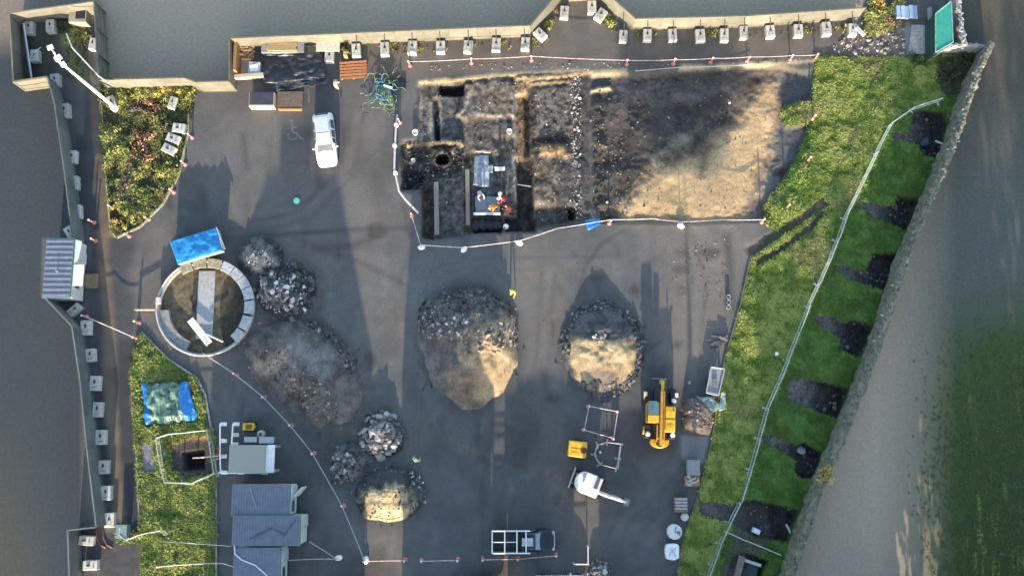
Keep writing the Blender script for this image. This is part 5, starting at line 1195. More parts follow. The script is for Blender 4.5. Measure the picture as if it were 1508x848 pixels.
a, b = P(199, 456, .6), P(228, 456, .8); m = MB(); m.tube((0, 0, 0), b-a, .07, n=6); m.tube((0, 0, -.6), (0, 0, .06), .05, n=6); o = m.build('pole', timber_p, None); o.location = a; tag(o, 'pale horizontal pole sticking out left of the round tank', 'pole')
# ---- blue covered skip
q4 = [P(250, 356, 1.25), P(318, 335, 1.25), P(327, 369, 1.25), P(262, 389, 1.25)]; c = sum(q4, Vector())/4; lp = [((v-c).x, (v-c).y) for v in q4]; t = thing('skip', 'pale walled skip under a bright blue sheet, above the round tank', 'skip', (c.x, c.y, 0))
m = MB(); ins = [(x*.97, y*.97) for x, y in lp]; n = 4; m.add([(x, y, .12) for x, y in ins]+[(x, y, 1.08) for x, y in lp], [(3, 2, 1, 0), (4, 5, 6, 7)]+[(i, (i+1) % 4, 4+(i+1) % 4, 4+i) for i in range(4)]); m.build('body', M('skip_cream', (.50, .45, .36), .6, .2, 3, .1), t)
N = 44; U, Vv = np.meshgrid(np.linspace(0, 1, N), np.linspace(0, 1, N)); L_ = [np.array(v) for v in lp]
Pt = ((L_[0]*(1-U[..., None])+L_[1]*U[..., None])*(1-Vv[..., None])+(L_[3]*(1-U[..., None])+L_[2]*U[..., None])*Vv[..., None])*1.03
e = np.minimum.reduce([U, 1-U, Vv, 1-Vv]); Zz = 1.24 + .14*np.sin(np.pi*U)*np.sin(np.pi*Vv) + (fbm(Pt[..., 0], Pt[..., 1], .7, 3, 3)-.5)*.30 + .03*np.sin(9*Pt[..., 0]+4*fbm(Pt[..., 0], Pt[..., 1], .8, 2, 6)); Zz = np.where(e < .001, 1.10, np.maximum(Zz, 1.13))
ii = np.arange(N*N).reshape(N, N); Q = np.stack([ii[:-1, :-1], ii[1:, :-1], ii[1:, 1:], ii[:-1, 1:]], -1).reshape(-1, 4)
o = np_mesh('cover', np.stack([Pt[..., 0], Pt[..., 1], Zz], -1).reshape(-1, 3), Q, M('skip_blue', (.012, .20, .52), .5, .2, 2.2, .8, 0, (.03, .30, .68), .4), t)
sm = MB(); sm.box((lp[1][0]*.5+lp[2][0]*.5+.08, lp[1][1]*.5+lp[2][1]*.5, 1.0), (.10, 1.5, .5), R(15)); sm.tube((lp[1][0]+.05, lp[1][1], 1.25), (lp[2][0]+.22, lp[2][1]+.15, 1.2), .06); sm.build('lifting_bar', steel, t)
# ---- green tarp on the grass plot
N = 40; U, Vv = np.meshgrid(np.linspace(0, 1, N), np.linspace(0, 1, N)); L_ = [np.array(P(a, b)[:2]) for a, b in ((212, 565), (278, 562), (292, 620), (213, 626))]
Pt = (L_[0]*(1-U[..., None])+L_[1]*U[..., None])*(1-Vv[..., None])+(L_[3]*(1-U[..., None])+L_[2]*U[..., None])*Vv[..., None]; c = Pt.mean((0, 1)); X, Y = Pt[..., 0], Pt[..., 1]
e = np.clip(np.minimum.reduce([U, 1-U, Vv, 1-Vv])*6, 0, 1); Zz = .2 + .42*e*(.5+fbm(X, Y, 1.4, 4, 71)) + (fbm(X*1.8, Y*.7, .5, 3, 72)-.5)*.5 + .10*np.sin(5.5*(X-c[0])+3*(Y-c[1])+5*fbm(X, Y, .9, 2, 78))
Qi = np.arange(N*N).reshape(N, N); Q = np.stack([Qi[:-1, :-1], Qi[1:, :-1], Qi[1:, 1:], Qi[:-1, 1:]], -1)
side = (Uc := (U[:-1, :-1]+U[1:, 1:])/2) ; isb = (side < .13) | (side > .80)
t = thing('covered_mound', 'mound on the grass plot covered by a green sheet with blue edges', 'covered mound', (c[0], c[1], 0)); V3 = np.stack([X-c[0]+(fbm(X, Y, .6, 2, 75)-.5)*.25, Y-c[1]+(fbm(Y, X, .6, 2, 76)-.5)*.25, Zz], -1).reshape(-1, 3)
for nm, sel, mt, dz in (('green_sheet', ~isb, greent, 0), ('blue_edge', side < .13, blued, .012), ('blue_edge', side > .80, blued, .012)):
    q = Q[sel]; u_, inv = np.unique(q, return_inverse=True); np_mesh(nm, V3[u_]+np.array([0, 0, dz]), inv.reshape(-1, 4), mt, t)

# ================================================================== VEHICLES
def loft(stations, n_side=1):
    """stations: (y, half width, sill z, waist z, top z, half width at top); closed body skin"""
    m = MB(); vs = []; fs = []
    for (y, hw, z0, zw, zt, ht) in stations:
        vs += [(-hw*.93, y, z0), (-hw, y, z0+(zw-z0)*.45), (-hw*.985, y, zw), (-ht, y, zt-.02*(zt-zw)), (-ht*.55, y, zt+.018), (ht*.55, y, zt+.018), (ht, y, zt-.02*(zt-zw)), (hw*.985, y, zw), (hw, y, z0+(zw-z0)*.45), (hw*.93, y, z0)]
    K = 10
    for i in range(len(stations)-1):
        for k in range(K):
            a = i*K+k; b = i*K+(k+1) % K; fs.append((a, b, b+K, a+K))
    fs.append(tuple(range(K))[::-1]); fs.append(tuple(range((len(stations)-1)*K, len(stations)*K)))
    return m.add(vs, fs)
def wheels(t, xs, ys, r=.32, wd=.2):
    for y in ys:
        for x in xs:
            mm = MB(); mm.lathe([(r*.62, -wd/2), (r*.94, -wd/2), (r, -wd/2+.03), (r, wd/2-.03), (r*.94, wd/2), (r*.62, wd/2)], (x, y, r), 20, 'X'); w_ = mm.build('wheel', rubber, t, True)
            s = 1 if x > 0 else -1
            MB().lathe([(.05, 0), (r*.6, .01), (r*.6, .05)], (x+s*(wd/2-.04), y, r), 16, 'X').build('rim', steel, w_, True)
def car(name, label, cat, loc, rz, paint, L=4.4, W=1.78, roofcol=None, estate=True):
    """faces +y"""
    t = thing(name, label, cat, loc, rz); h = W/2; f = L/2
    st = [(-f, h*.80, .42, .78, .86, h*.62), (-f+.10, h*.93, .30, .90, 1.02, h*.70), (-f+.35, h*.98, .24, .95, 1.36, h*.70), (-f+.8, h, .22, .95, 1.44, h*.73), (0-.1, h, .22, .94, 1.47, h*.74), (.35, h, .22, .93, 1.44, h*.73),
          (.62, h, .22, .92, 1.30, h*.74), (1.12, h, .22, .91, .98, h*.80), (1.5, h*.99, .22, .88, .93, h*.80), (f-.30, h*.93, .24, .78, .84, h*.72), (f-.08, h*.80, .28, .68, .74, h*.60), (f, h*.62, .36, .60, .64, h*.48)]
    o = loft(st).build('body', paint, t, True); 
    e = o.modifiers.new('sub', 'SUBSURF'); e.levels = 1; e.render_levels = 2
    g1 = MB(); g1.quad((-h*.66, .62, 1.325), (h*.66, .62, 1.325), (h*.74, 1.16, 1.0), (-h*.74, 1.16, 1.0), -.02); g1.build('windscreen', glassl, t)
    g1 = MB(); g1.quad((-h*.60, -f+.30, 1.31), (-h*.62, -f+.10, 1.06), (h*.62, -f+.10, 1.06), (h*.60, -f+.30, 1.31), -.03); g1.build('rear_window', glassm, t)
    for s in (-1, 1):
        for (ya, yb) in ((-1.5, -.72), (-.62, .05), (.12, .55)):
            g1 = MB(); g1.quad((s*(h*.985), ya, 1.0), (s*(h*.985), yb, 1.0), (s*(h*.79), yb-.05, 1.34), (s*(h*.79), ya+.05, 1.34), .03*s); g1.build('side_window', glassm, t)
        MB().box((s*(h+.09), .78, .98), (.2, .12, .14)).build('mirror', paint, t, bevel=.03)
        MB().box((s*h*.62, f-.17, .66), (.34, .2, .12)).build('headlight', lampm, t, bevel=.03); MB().box((s*h*.70, -f+.06, .82), (.24, .1, .2)).build('tail_light', tail, t)
    MB().box((0, f-.03, .45), (.52, .04, .11)).build('number_plate', whp, t)
    wheels(t, (-h+.1, h-.1), (f-.85, -f+.8)); return t
q = P(478, 205, .9); WC_ = car('parked_car', 'white car parked nose down in the bay beside the wheelchair symbol', 'car', (q.x, q.y, 0), R(180+7.5), carw, 4.6, 1.78)
sh = MB()
for s_ in (-1, 1):
    sh.box((s_*.60, 1.62, .945), (.02, 1.0, .015)); sh.box((s_*.883, -.66, .72), (.012, .02, .44)); sh.box((s_*.883, .08, .72), (.012, .02, .44)); sh.box((s_*.62, -.3, 1.475), (.04, 2.0, .03))
sh.box((0, 1.14, .99), (1.2, .03, .015)); sh.box((.2, 1.02, 1.075), (.5, .02, .02), .2); sh.box((-.3, 1.02, 1.075), (.5, .02, .02), .2); sh.build('shut_lines', dsteel, WC_)
hr = MB(); hr.box((0, -1.05, 1.492), (1.0, 1.3, .012)); hr.build('roof_panel', M('frosted_panel', (.47, .50, .53), .55, .2, 12, .1), WC_); hr = MB(); hr.box((0, -.36, 1.497), (1.05, .05, .012)); hr.build('roof_seam', dsteel, WC_)
# pickup with a ladder rack, nose right
q = P(771, 796, .9); t = thing('pickup', 'dark blue pickup with a white ladder rack parked nose right at the bottom', 'pickup', (q.x, q.y, 0), R(-90)); f = 2.45; h = .86
st = [(-.05, h, .30, 1.0, 1.55, h*.78), (.1, h, .3, 1.0, 1.70, h*.80), (.65, h, .3, .99, 1.72, h*.80), (.85, h, .3, .98, 1.62, h*.80), (1.32, h, .3, .97, 1.06, h*.84), (1.85, h*.98, .3, .93, .99, h*.82), (f-.15, h*.90, .32, .82, .88, h*.70), (f, h*.72, .36, .7, .74, h*.55)]
o = loft(st).build('cab', carb, t, True); e = o.modifiers.new('sub', 'SUBSURF'); e.levels = 1; e.render_levels = 2
m = MB(); m.box((0, -1.27, .62), (h*1.96, 2.36, .14))
for s in (-1, 1): m.box((s*(h-.05), -1.27, .90), (.10, 2.36, .5))
m.box((0, -2.42, .90), (h*1.7, .07, .5)); m.box((0, -.12, .95), (h*1.7, .06, .55)); m.build('load_bed', M('bed_dark', (.03, .035, .045), .6, .3, 4, .1), t)
MB().quad((-h*.68, .92, 1.56), (h*.68, .92, 1.56), (h*.76, 1.36, 1.10), (-h*.76, 1.36, 1.10), -.025).build('windscreen', M('van_glass', (.20, .27, .35), .3, .2, 2, 0, 0, None, .6), t)
for s in (-1, 1):
    MB().quad((s*h*.99, .05, 1.05), (s*h*.99, 1.0, 1.05), (s*h*.84, .72, 1.58), (s*h*.84, .1, 1.58), .03*s).build('side_window', glassm, t)
    MB().box((s*(h+.11), 1.12, 1.08), (.2, .12, .2)).build('mirror', carb, t, bevel=.03); MB().box((s*h*.66, f-.14, .74), (.3, .2, .14)).build('headlight', lampm, t, bevel=.03)
MB().quad((-h*.80, 1.50, 1.035), (h*.80, 1.50, 1.035), (h*.76, 1.56, 1.03), (-h*.76, 1.56, 1.03), -.02).build('bonnet_edge', dsteel, t)
MB().path([(-h*.80, f-.22, .90), (-h*.45, f-.05, .88), (h*.45, f-.05, .88), (h*.80, f-.22, .90)], .045, 6).build('bonnet_trim', M('pale_blue_trim', (.36, .42, .48), .4, .1, 3, 0), t)
wheels(t, (-h+.1, h-.1), (1.55, -1.65), .36, .22)
r_ = MB()
for s in (-1, 1): r_.tube((s*(h-.03), -2.45, 1.78), (s*(h-.03), .5, 1.78), .05, n=6)
for y in (-2.42, -1.45, -.52): r_.tube((-h+.03, y, 1.80), (h-.03, y, 1.80), .05, n=6); r_.tube((-h+.03, y, .95), (-h+.03, y, 1.78), .04, n=6); r_.tube((h-.03, y, .95), (h-.03, y, 1.78), .04, n=6)
r_.tube((-h-.02, .18, 1.80), (h+.02, .18, 1.80), .045, n=6); r_.tube((0, -2.4, 1.78), (0, -.5, 1.78), .03, n=6); r_.build('ladder_rack', M('rack_white', (.62, .64, .64), .5, .12, 4, .03), t)
m = MB(); m.box((0, .3, 1.80), (.62, .86, .05)); m.box((0, .3, 1.83), (.5, .12, .02)); m.build('beacon_bar', solar, t, bevel=.02)
# vehicles just cut by the bottom edge
q = P(826, 866, 1.6); V1 = car('parked_car', 'white vehicle roof just cut by the bottom edge, right of the pickup', 'car', (q.x, q.y, 0), R(-90), carw, 4.3, 1.74)
q = P(702, 868, 1.5); car('parked_car', 'dark green car roof barely showing at the bottom edge, left of the pickup', 'car', (q.x, q.y, 0), R(90), M('green_paint', (.03, .09, .07), .3, .15, 2, 0, 0, None, .6), 4.2, 1.7)

# ---- telehandler (boom up the picture)
q = P(972, 609, 1.0); t = thing('telehandler', 'yellow telescopic handler with its boom pointing up the photo', 'telehandler', (q.x, q.y, 0), R(-2.5))
MB().box((0, -.15, .78), (1.0, 4.3, .5)).build('chassis', dsteel, t, bevel=.05)
for y in (1.42, -1.35):
    for x in (-1.0, 1.0):
        mm = MB(); mm.lathe([(.34, -.2), (.58, -.2), (.62, -.14), (.62, .14), (.58, .2), (.34, .2)], (x, y, .62), 22, 'X'); w_ = mm.build('wheel', rubber, t, True)
        for k in range(14):
            pass
        MB().lathe([(.05, 0), (.33, 0), (.35, .12), (.12, .16)], (x+(.12 if x > 0 else -.28), y, .62), 16, 'X').build('rim', yell, w_, True)
        MB().box((x, y-.05 if y < 0 else y, 1.29), (.42, .95, .05)).build('mudguard', blackp, t, bevel=.02)
MB().box((.72, -.42, 1.22), (.82, 2.0, .75)).build('engine_cover', yell2, t, bevel=.06)
m = MB(); m.box((.72, .35, 1.605), (.7, .35, .02)); m.box((.72, -.95, 1.605), (.5, .3, .02)); m.build('engine_grille', M('amber_panel', (.60, .30, .02), .5, .2, 4, .05), t)
cb = MB(); cb.prism([(-1.13, -.75), (-.28, -.75), (-.28, .78), (-.5, .95), (-.95, .95), (-1.13, .7)], .75, 1.5); cb.build('cab', yell, t, bevel=.03)
cb = MB(); cb.prism([(-1.10, -.72), (-.30, -.72), (-.30, .74), (-.5, .88), (-.93, .88), (-1.10, .66)], 1.5, 2.22); cb.build('cab_glass', glassm, t)
cb = MB(); cb.prism([(-1.12, -.15), (-.28, -.15), (-.28, .78), (-.5, .93), (-.95, .93), (-1.12, .70)], 2.22, 2.29); cb.build('roof_glass', M('teal_glass', (.10, .16, .18), .15, .3, 3, 0, 0, None, .7), t)
cb = MB(); cb.box((-.70, -.46, 2.255), (.86, .58, .09)); cb.build('roof', yell2, t, bevel=.02)
for p in (-1.08, -.32):
    for yy in (-.70, .70): MB().box((p, yy, 1.85), (.06, .06, .75)).build('cab_post', yell, t)
bm_ = MB(); bm_.box((.05, -.35, 1.75), (.36, 4.2, .40)); bm_.build('outer_boom', yell, t, bevel=.03)
bm_ = MB(); bm_.box((.13, -.2, 1.965), (.12, 3.6, .04)); bm_.build('boom_rail', M('boom_brown', (.22, .09, .02), .6, .2, 4, .05), t)
bm_ = MB(); bm_.box((.05, 2.05, 1.62), (.27, 1.0, .30)); bm_.box((.05, 2.5, 1.35), (.30, .30, .75)); bm_.build('inner_boom', yell2, t, bevel=.03)
hs = MB(); hs.path([(-.16, -1.9, 1.6), (-.18, 0, 1.98), (-.14, 1.6, 1.98), (-.1, 2.3, 1.7)], .035, 6); hs.path([(.30, -1.2, 1.7), (.27, .8, 1.9), (.22, 1.9, 1.75)], .03, 6); hs.build('hydraulic_hose', rubber, t)
MB().box((.72, -.42, 1.60), (.84, .04, .03)).build('cover_seam', dsteel, t)
MB().lathe([(.05, 0), (.06, .35), (.04, .36)], (.95, .3, 1.6), 10).build('exhaust_pipe', dsteel, t, True)
cr = MB(); cr.box((0, 2.78, .95), (1.25, .07, .10)); cr.box((0, 2.78, .45), (1.25, .07, .10))
for x in (-.58, -.2, .2, .58): cr.box((x, 2.78, .7), (.06, .07, .6))
cr.build('fork_carriage', M('carriage_grey', (.30, .28, .25), .6, .2, 4, .1), t)
for x in (-.4, .4): fk = MB(); fk.box((x, 3.15, .38), (.12, .7, .05)); fk.build('fork', dsteel, t)
rw = MB(); pts = []
for k in range(20):
    a = math.pi + math.pi*k/19; pts.append((.74*math.cos(a), -2.15+.55*math.sin(a)))
rw.prism([(-.74, -2.0)]+pts+[(.74, -2.0)], .55, 1.25); rw.build('counterweight', yell, t, bevel=.05)
rw = MB(); rw.lathe([(.42, 0), (.42, .06), (.30, .07), (.30, .0)], (0, -2.25, 1.25), 24); rw.build('counterweight_ring', yell2, t, True)
rw = MB(); rw.box((0, -2.22, 1.27), (.5, .16, .05)); rw.box((0, -2.42, 1.27), (.36, .1, .05)); rw.build('vent', M('boom_brown', (.22, .09, .02)), t)
for s in (-1, 1):
    tb = MB(); tb.tube((s*.28, -2.1, 1.5), (s*.28, -.9, 1.6), .05, n=6); tb.build('lift_arm', yell, t); 
    MB().lathe([(.05, -.02), (.19, 0), (.19, .05), (.05, .08)], (s*.98, -1.62, 1.32), 14).build('rear_lamp', whp, t, True)
MB().lathe([(.05, -.02), (.19, 0), (.19, .05), (.05, .08)], (1.02, 1.05, 1.32), 14).build('front_lamp', whp, t, True)
for s in (-1, 1): MB().box((s*1.22, 1.5, 1.42), (.26, .34, .06)).build('mirror', M('mirror_pale', (.62, .52, .36), .4, .1, 3, 0), t, bevel=.02)

# ---- white mini excavator
q = P(866, 712, .9); rz = R(-21); t = thing('mini_excavator', 'white mini excavator with its arm stretched towards the lower right', 'excavator', (q.x, q.y, 0), rz)
for s in (-1, 1):
    m = MB(); pr = [(-1.0+.25*math.cos(a)*1, .25+.25*math.sin(a)) for a in [math.pi*.5+math.pi*k/8 for k in range(9)]] + [(1.0+.25*math.cos(a), .25+.25*math.sin(a)) for a in [-math.pi*.5+math.pi*k/8 for k in range(9)]]
    vs = [(x, s*.62-.15, z) for x, z in pr]+[(x, s*.62+.15, z) for x, z in pr]; n = len(pr); m.add(vs, [tuple(range(n)), tuple(range(n, 2*n))[::-1]]+[(i, i+n, (i+1) % n+n, (i+1) % n) for i in range(n)]); m.build('track', rubber, t)
MB().box((0, 0, .42), (1.2, 1.0, .3)).build('undercarriage', dsteel, t, bevel=.03)
m = MB(); m.box((-1.30, 0, .32), (.10, 1.7, .42)); m.box((-1.0, .4, .3), (.6, .08, .08)); m.box((-1.0, -.4, .3), (.6, .08, .08)); m.build('dozer_blade', M('blade_beige', (.40, .37, .31), .6, .2, 4, .1), t)
bd = []
for k in range(15): a = math.pi*.5+math.pi*k/14; bd.append((-.30+.78*math.cos(a), .84*math.sin(a)))
m = MB(); m.prism(bd+[(.92, -.84), (1.0, -.1), (.55, .25), (.55, .84)], .58, 1.22); m.build('body', white, t, bevel=.09, seg=3)
m = MB(); m.prism([(-.42, -.08), (.78, -.08), (.82, .72), (-.36, .76)], 1.2, 2.1); m.build('cab_glass', M('white_cab_glass', (.16, .20, .22), .12, .3, 3, 0, 0, None, .8), t)
m = MB(); m.prism([(-.50, -.14), (.12, -.14), (.14, .78), (-.44, .82)], 2.1, 2.2); m.build('roof', M('cab_roof_white', (.68, .71, .71), .4, .1, 3, .05), t, bevel=.04)
m = MB(); m.prism([(.36, -.14), (.66, -.14), (.68, .76), (.38, .78)], 2.1, 2.16); m.build('front_hatch', glassm, t)
m = MB(); m.prism([(.12, -.14), (.36, -.14), (.38, .78), (.14, .78)], 2.105, 2.17); m.prism([(.66, -.14), (.86, -.14), (.88, .76), (.68, .76)], 2.1, 2.18); m.build('roof_edge', M('edge_pink', (.62, .55, .52), .5, .1, 3, 0), t)
m = MB(); m.path([(.95, -.30, .95), (1.5, -.30, 1.55), (2.3, -.28, 1.6)], [.15, .15, .12], 8); m.build('boom', white, t, False)
m = MB(); m.path([(2.2, -.28, 1.65), (2.9, -.27, 1.25), (3.25, -.27, .7)], [.12, .11, .09], 8); m.build('dipper', white, t, False)
m = MB(); m.tube((1.1, -.30, 1.35), (1.9, -.29, 1.80), .05, n=6); m.tube((2.0, -.1, 1.6), (2.7, -.14, 1.48), .04, n=6); m.build('hydraulic_ram', steel, t)
m = MB(); vs = []; 
pr = [(3.15, .75), (3.5, .72), (3.62, .45), (3.45, .18), (3.15, .16), (3.22, .45)]; n = 6; m.add([(x, -.55, z) for x, z in pr]+[(x, .02, z) for x, z in pr], [tuple(range(n)), tuple(range(n, 2*n))[::-1]]+[(i, i+n, (i+1) % n+n, (i+1) % n) for i in range(n)]); m.build('bucket', M('bucket_steel', (.20, .19, .18), .6, .3, 5, .1), t)
m = MB(); m.tube((.85, .9, 1.2), (1.05, .98, 1.25), .03, n=5); m.box((1.08, 1.0, 1.35), (.12, .2, .28)); m.build('mirror', blackp, t)
# ---- yellow compressor
q = P(850, 661, .7); t = thing('compressor', 'yellow towed compressor box beside the five sided barrier', 'compressor', (q.x, q.y, 0), R(-7))
MB().box((0, 0, .72), (1.45, 1.25, .85)).build('canopy', yell2, t, bevel=.10, seg=3)
m = MB(); m.box((.0, .0, 1.155), (1.0, .05, .02)); m.box((-.2, -.3, 1.155), (.6, .04, .02)); m.build('lid_seam', M('amber_panel', (.60, .30, .02)), t)
m = MB(); m.lathe([(.25, 0), (.25, .03), (.12, .04)], (.48, -.05, 1.15), 16); m.build('exhaust_grille', M('dark_red', (.16, .03, .02), .6, .2, 4, .1), t)
MB().box((.74, 0, .62), (.06, 1.05, .6)).build('end_panel', M('end_brown', (.34, .13, .07), .6, .2, 4, .1), t)
for s in (-1, 1): MB().lathe([(.1, -.09), (.28, -.09), (.28, .09), (.1, .09)], (0, s*.66, .28), 16, 'Y').build('wheel', rubber, t, True)
m = MB(); m.path([(.7, -.35, .4), (1.45, 0, .45), (.7, .35, .4)], .04, 6); m.tube((1.4, 0, .45), (1.85, -.03, .5), .05, n=6); m.build('drawbar', dsteel, t); MB().lathe([(.06, -.1), (.11, 0), (.06, .1)], (1.85, -.03, .5), 10).build('tow_hitch', whp, t, True)

# ================================================================== RIGHT EDGE OF THE YARD
q4 = [P(1047, 540, .7), P(1067, 543, .7), P(1058, 582, .7), P(1040, 578, .7)]; c = sum(q4, Vector())/4; lp = [((v-c).x, (v-c).y) for v in q4]
t = thing('flatbed_trailer', 'grey flatbed trailer parked against the lawn above the soil heap', 'trailer', (c.x, c.y, 0)); MB().prism(lp, .5, .64).build('bed', M('bed_grey', (.22, .225, .23), .7, .2, 3, .1), t)
m = MB(); L4 = [Vector((a, b, .72)) for a, b in lp]
for i in range(4): m.tube(L4[i], L4[(i+1) % 4], .05, n=6)
m.build('side_rail', M('rail_grey', (.36, .37, .38), .5, .2, 3, .05), t)
for s in (-1, 1): MB().lathe([(.1, -.09), (.28, -.09), (.28, .09), (.1, .09)], (s*.5+.02, -.1, .28), 14, 'X').build('wheel', rubber, t, True)
q = P(1053, 563, .8); o = MB().box((0, 0, .08), (.42, .62, .14)).build('dark_crate', M('crate_grey', (.13, .14, .15), .7, .3, 4, .1), None, bevel=.02); o.location = (q.x, q.y, .64); tag(o, 'dark grey crate lying on the flatbed trailer', 'crate')
sheet('torn pale green sheet draped behind the soil heap', [(1022, 582), (1048, 586), (1062, 600), (1048, 606)], .55, M('torn_green', (.10, .16, .13), .5, .5, 3, .6, 0, (.36, .43, .38)), 'torn_sheet', 'sheet', .14, 22, 18)
sheet('pale torn sheet hanging on the lawn edge beside the soil heap', [(1062, 576), (1068, 578), (1066, 602), (1056, 606)], .5, M('torn_pale', (.34, .40, .36), .5, .3, 3, .5), 'torn_sheet', 'sheet', .1, 23, 12)
q = P(1015, 563, .1); o = rocks('rubble_stone', [(0, 0, .1, .2)], rockl, None); o.location = (q.x, q.y, 0); tag(o, 'single pale stone on the tarmac right of the telehandler', 'stone')
q = P(1060, 502, .5); t = thing('scrap_pile', 'small pile of dark scrap timber and frames on the edge above the flatbed trailer', 'scrap pile', (q.x, q.y, 0))
for k in range(14): MB().box((random.uniform(-.35, .35), random.uniform(-.45, .45), .08+.02*k), (random.uniform(.5, 1.2), .16, .05), random.uniform(-.5, .9)).build('plank', timber_g if k % 3 else M('scrap_dark', (.05, .045, .045), .8, .3, 5, .1), t)
q = P(1073, 446, .3); t = thing('stacked_buckets', 'short row of small pale buckets at the foot of the dark mud strip', 'buckets', (q.x, q.y, 0))
for k in range(3): MB().lathe([(.13, 0), (.18, .34), (.16, .34), (.11, .05)], (random.uniform(-.05, .05), .5-.42*k, 0), 12).build('bucket', M('pale_grey_plastic', (.42, .44, .45), .5, .2, 4, .05), t, True)
# pallet stacks and round lids
q = P(1020, 694, .6); t = thing('crate_stack', 'stack of grey crates with pale timber offcuts at its lower end', 'crates', (q.x, q.y, 0))
MB().box((.08, .3, .35), (.95, 1.2, .7)).build('crate', M('crate_pale', (.30, .30, .30), .7, .2, 4, .1), t, bevel=.02); MB().box((.08, .3, .72), (.72, .95, .05)).build('lid', slab, t)
MB().box((.0, -.75, .2), (1.15, .8, .4)).build('crate', timber, t)
for k in range(9): MB().box((random.uniform(-.4, .4), -.75+random.uniform(-.3, .3), .42+.02*k), (random.uniform(.3, .7), .12, .06), random.uniform(0, 3)).build('offcut', M('offcut_pale', (.44, .40, .34), .8, .25, 6, .1), t)
q = P(1003, 745, .5); t = thing('pallet_stack', 'pallet stack with brown frame and pale top near the white round lids', 'pallets', (q.x, q.y, 0))
MB().box((0, .1, .3), (1.05, 1.15, .5)).build('pallet', M('pallet_brown', (.19, .13, .10), .8, .3, 6, .2), t)
for k in range(4): MB().box((.0, -.28+.24*k+.1, .58), (.9, .16, .05)).build('board', M('board_grey', (.36, .35, .34), .8, .25, 6, .1), t)
q = P(1009, 761, .5); t = thing('pale_drum', 'small pale round lid beside the brown pallet stack', 'lid', (q.x, q.y, 0)); MB().lathe([(.3, 0), (.32, .35), (.28, .42), (.05, .44)], n=20).build('drum', M('pale_drum', (.50, .50, .48), .6, .2, 4, .1), t, True)
q = P(994, 783, .7); t = thing('white_tank', 'white round tank lid with a dark wedge, above the white sack', 'tank', (q.x, q.y, 0)); MB().lathe([(.50, 0), (.58, .1), (.58, .62), (.50, .70), (.05, .73)], n=28).build('drum', white, t, True)
m = MB(); m.prism([(0, 0), (.42, .10), (.40, -.28)], .70, .745); m.prism([(-.03, .02), (.08, .42), (.16, .40), (.05, 0)], .70, .74); m.build('opening', M('lid_grey', (.16, .17, .18), .6, .2, 4, .1), t)
q = P(990, 812, .6); t = thing('bulk_sack', 'white square bulk sack at the lower right edge of the yard', 'sack', (q.x, q.y, 0)); m = MB(); m.prism([(-.5, -.55), (.1, -.66), (.52, -.5), (.55, .5), (.3, .62), (-.45, .56), (-.56, .1)], 0, .75); m.build('sack', whp, t, bevel=.14, seg=3)
m = MB(); m.path([(-.3, -.3, .76), (-.1, 0, .82), (.25, .3, .76)], .03, 5); m.path([(.3, -.35, .76), (.1, -.1, .80), (-.2, .3, .76)], .03, 5); m.build('strap', M('strap_grey', (.40, .42, .46), .6, .1, 4, 0), t)
q = P(1143, 521, .15); o = rocks('pale_stone', [(0, 0, .14, .24)], M('near_white_stone', (.70, .70, .64), .8, .15, 4, .2), None); o.location = (q.x, q.y, .15); tag(o, 'lone white stone on the grass left of the long barrier', 'stone')
q = P(1115, 782, .4); t = thing('blue_lamp_box', 'small pale blue box standing in the dark trench at the bottom of the lawn', 'box', (q.x, q.y, -.3)); MB().box((0, 0, .3), (.62, .4, .5), R(-25)).build('box', M('pale_blue_box', (.48, .58, .80), .4, .15, 4, .05), t, bevel=.06); MB().box((0, 0, .57), (.44, .26, .04), R(-25)).build('lid', whp, t)
for (a, b, l) in [((1380, 206), (1396, 212), 'short pale pipe in the uppermost test trench'), ((1160, 772), (1172, 795), 'pale pipe standing in the dark trench beside the stone wall')]:
    A, Bq = P(*a, -.3), P(*b, -.1); m = MB(); m.tube(Vector(), Bq-A, .09, n=7); o = m.build('pipe', hose_m if 'pale' in l else steel, None); o.location = (A.x, A.y, max(Zat(A.x, A.y), -.9)+.12); tag(o, l, 'pipe')
for k, (x, y, s, l) in enumerate([(1364, 207, .9, 'dark blue sheet folded in the uppermost test trench'), (1183, 664, .8, 'grey lump of broken slab in the trench below the bend of the wall')]):
    q = P(x, y); o = rocks('rubble_slab', [(0, 0, .12, .4)], slab if k else M('navy_sheet', (.03, .04, .07), .5, .3, 3, .3), None, .4, 5+k); o.location = (q.x, q.y, max(Zat(q.x, q.y), -1.0)); tag(o, l, 'slab' if k else 'sheet')
plank('long pale timber edging at the bottom trench by the lower barrier', [(1092, 818), (1082, 858)], .5, .3, M('edging_brown', (.20, .15, .12), .8, .3, 5, .2), .15)
plank('pale timber laid over the lowest test trench', [(1096, 824), (1120, 832)], .25, .12, M('pale_board', (.50, .52, .50)), .1)
sheet('dark green sheet lining the lowest test trench', [(1098, 826), (1122, 832), (1116, 858), (1090, 858)], -.3, M('deep_teal', (.03, .055, .06), .5, .4, 3, .4), 'trench_sheet', 'sheet', .08, 33, 14)
# white pole by the bottom heap
q = P(866, 830, .8); t = thing('pole_barrier', 'white T shaped pole barrier beside the small heap at the bottom edge', 'barrier', (q.x, q.y, 0)); m = MB(); m.tube((0, 0, .9), (0, 1.35, .9), .05, n=6); m.tube((-1.1, 0, .88), (0, 0, .9), .045, n=6); m.build('rail', hose_m, t)
m = MB(); m.tube((0, 0, 0), (0, 0, .9), .05, n=6); m.tube((0, 1.3, 0), (0, 1.3, .9), .05, n=6); m.tube((-1.1, 0, 0), (-1.1, 0, .88), .05, n=6); m.build('post', hose_m, t)

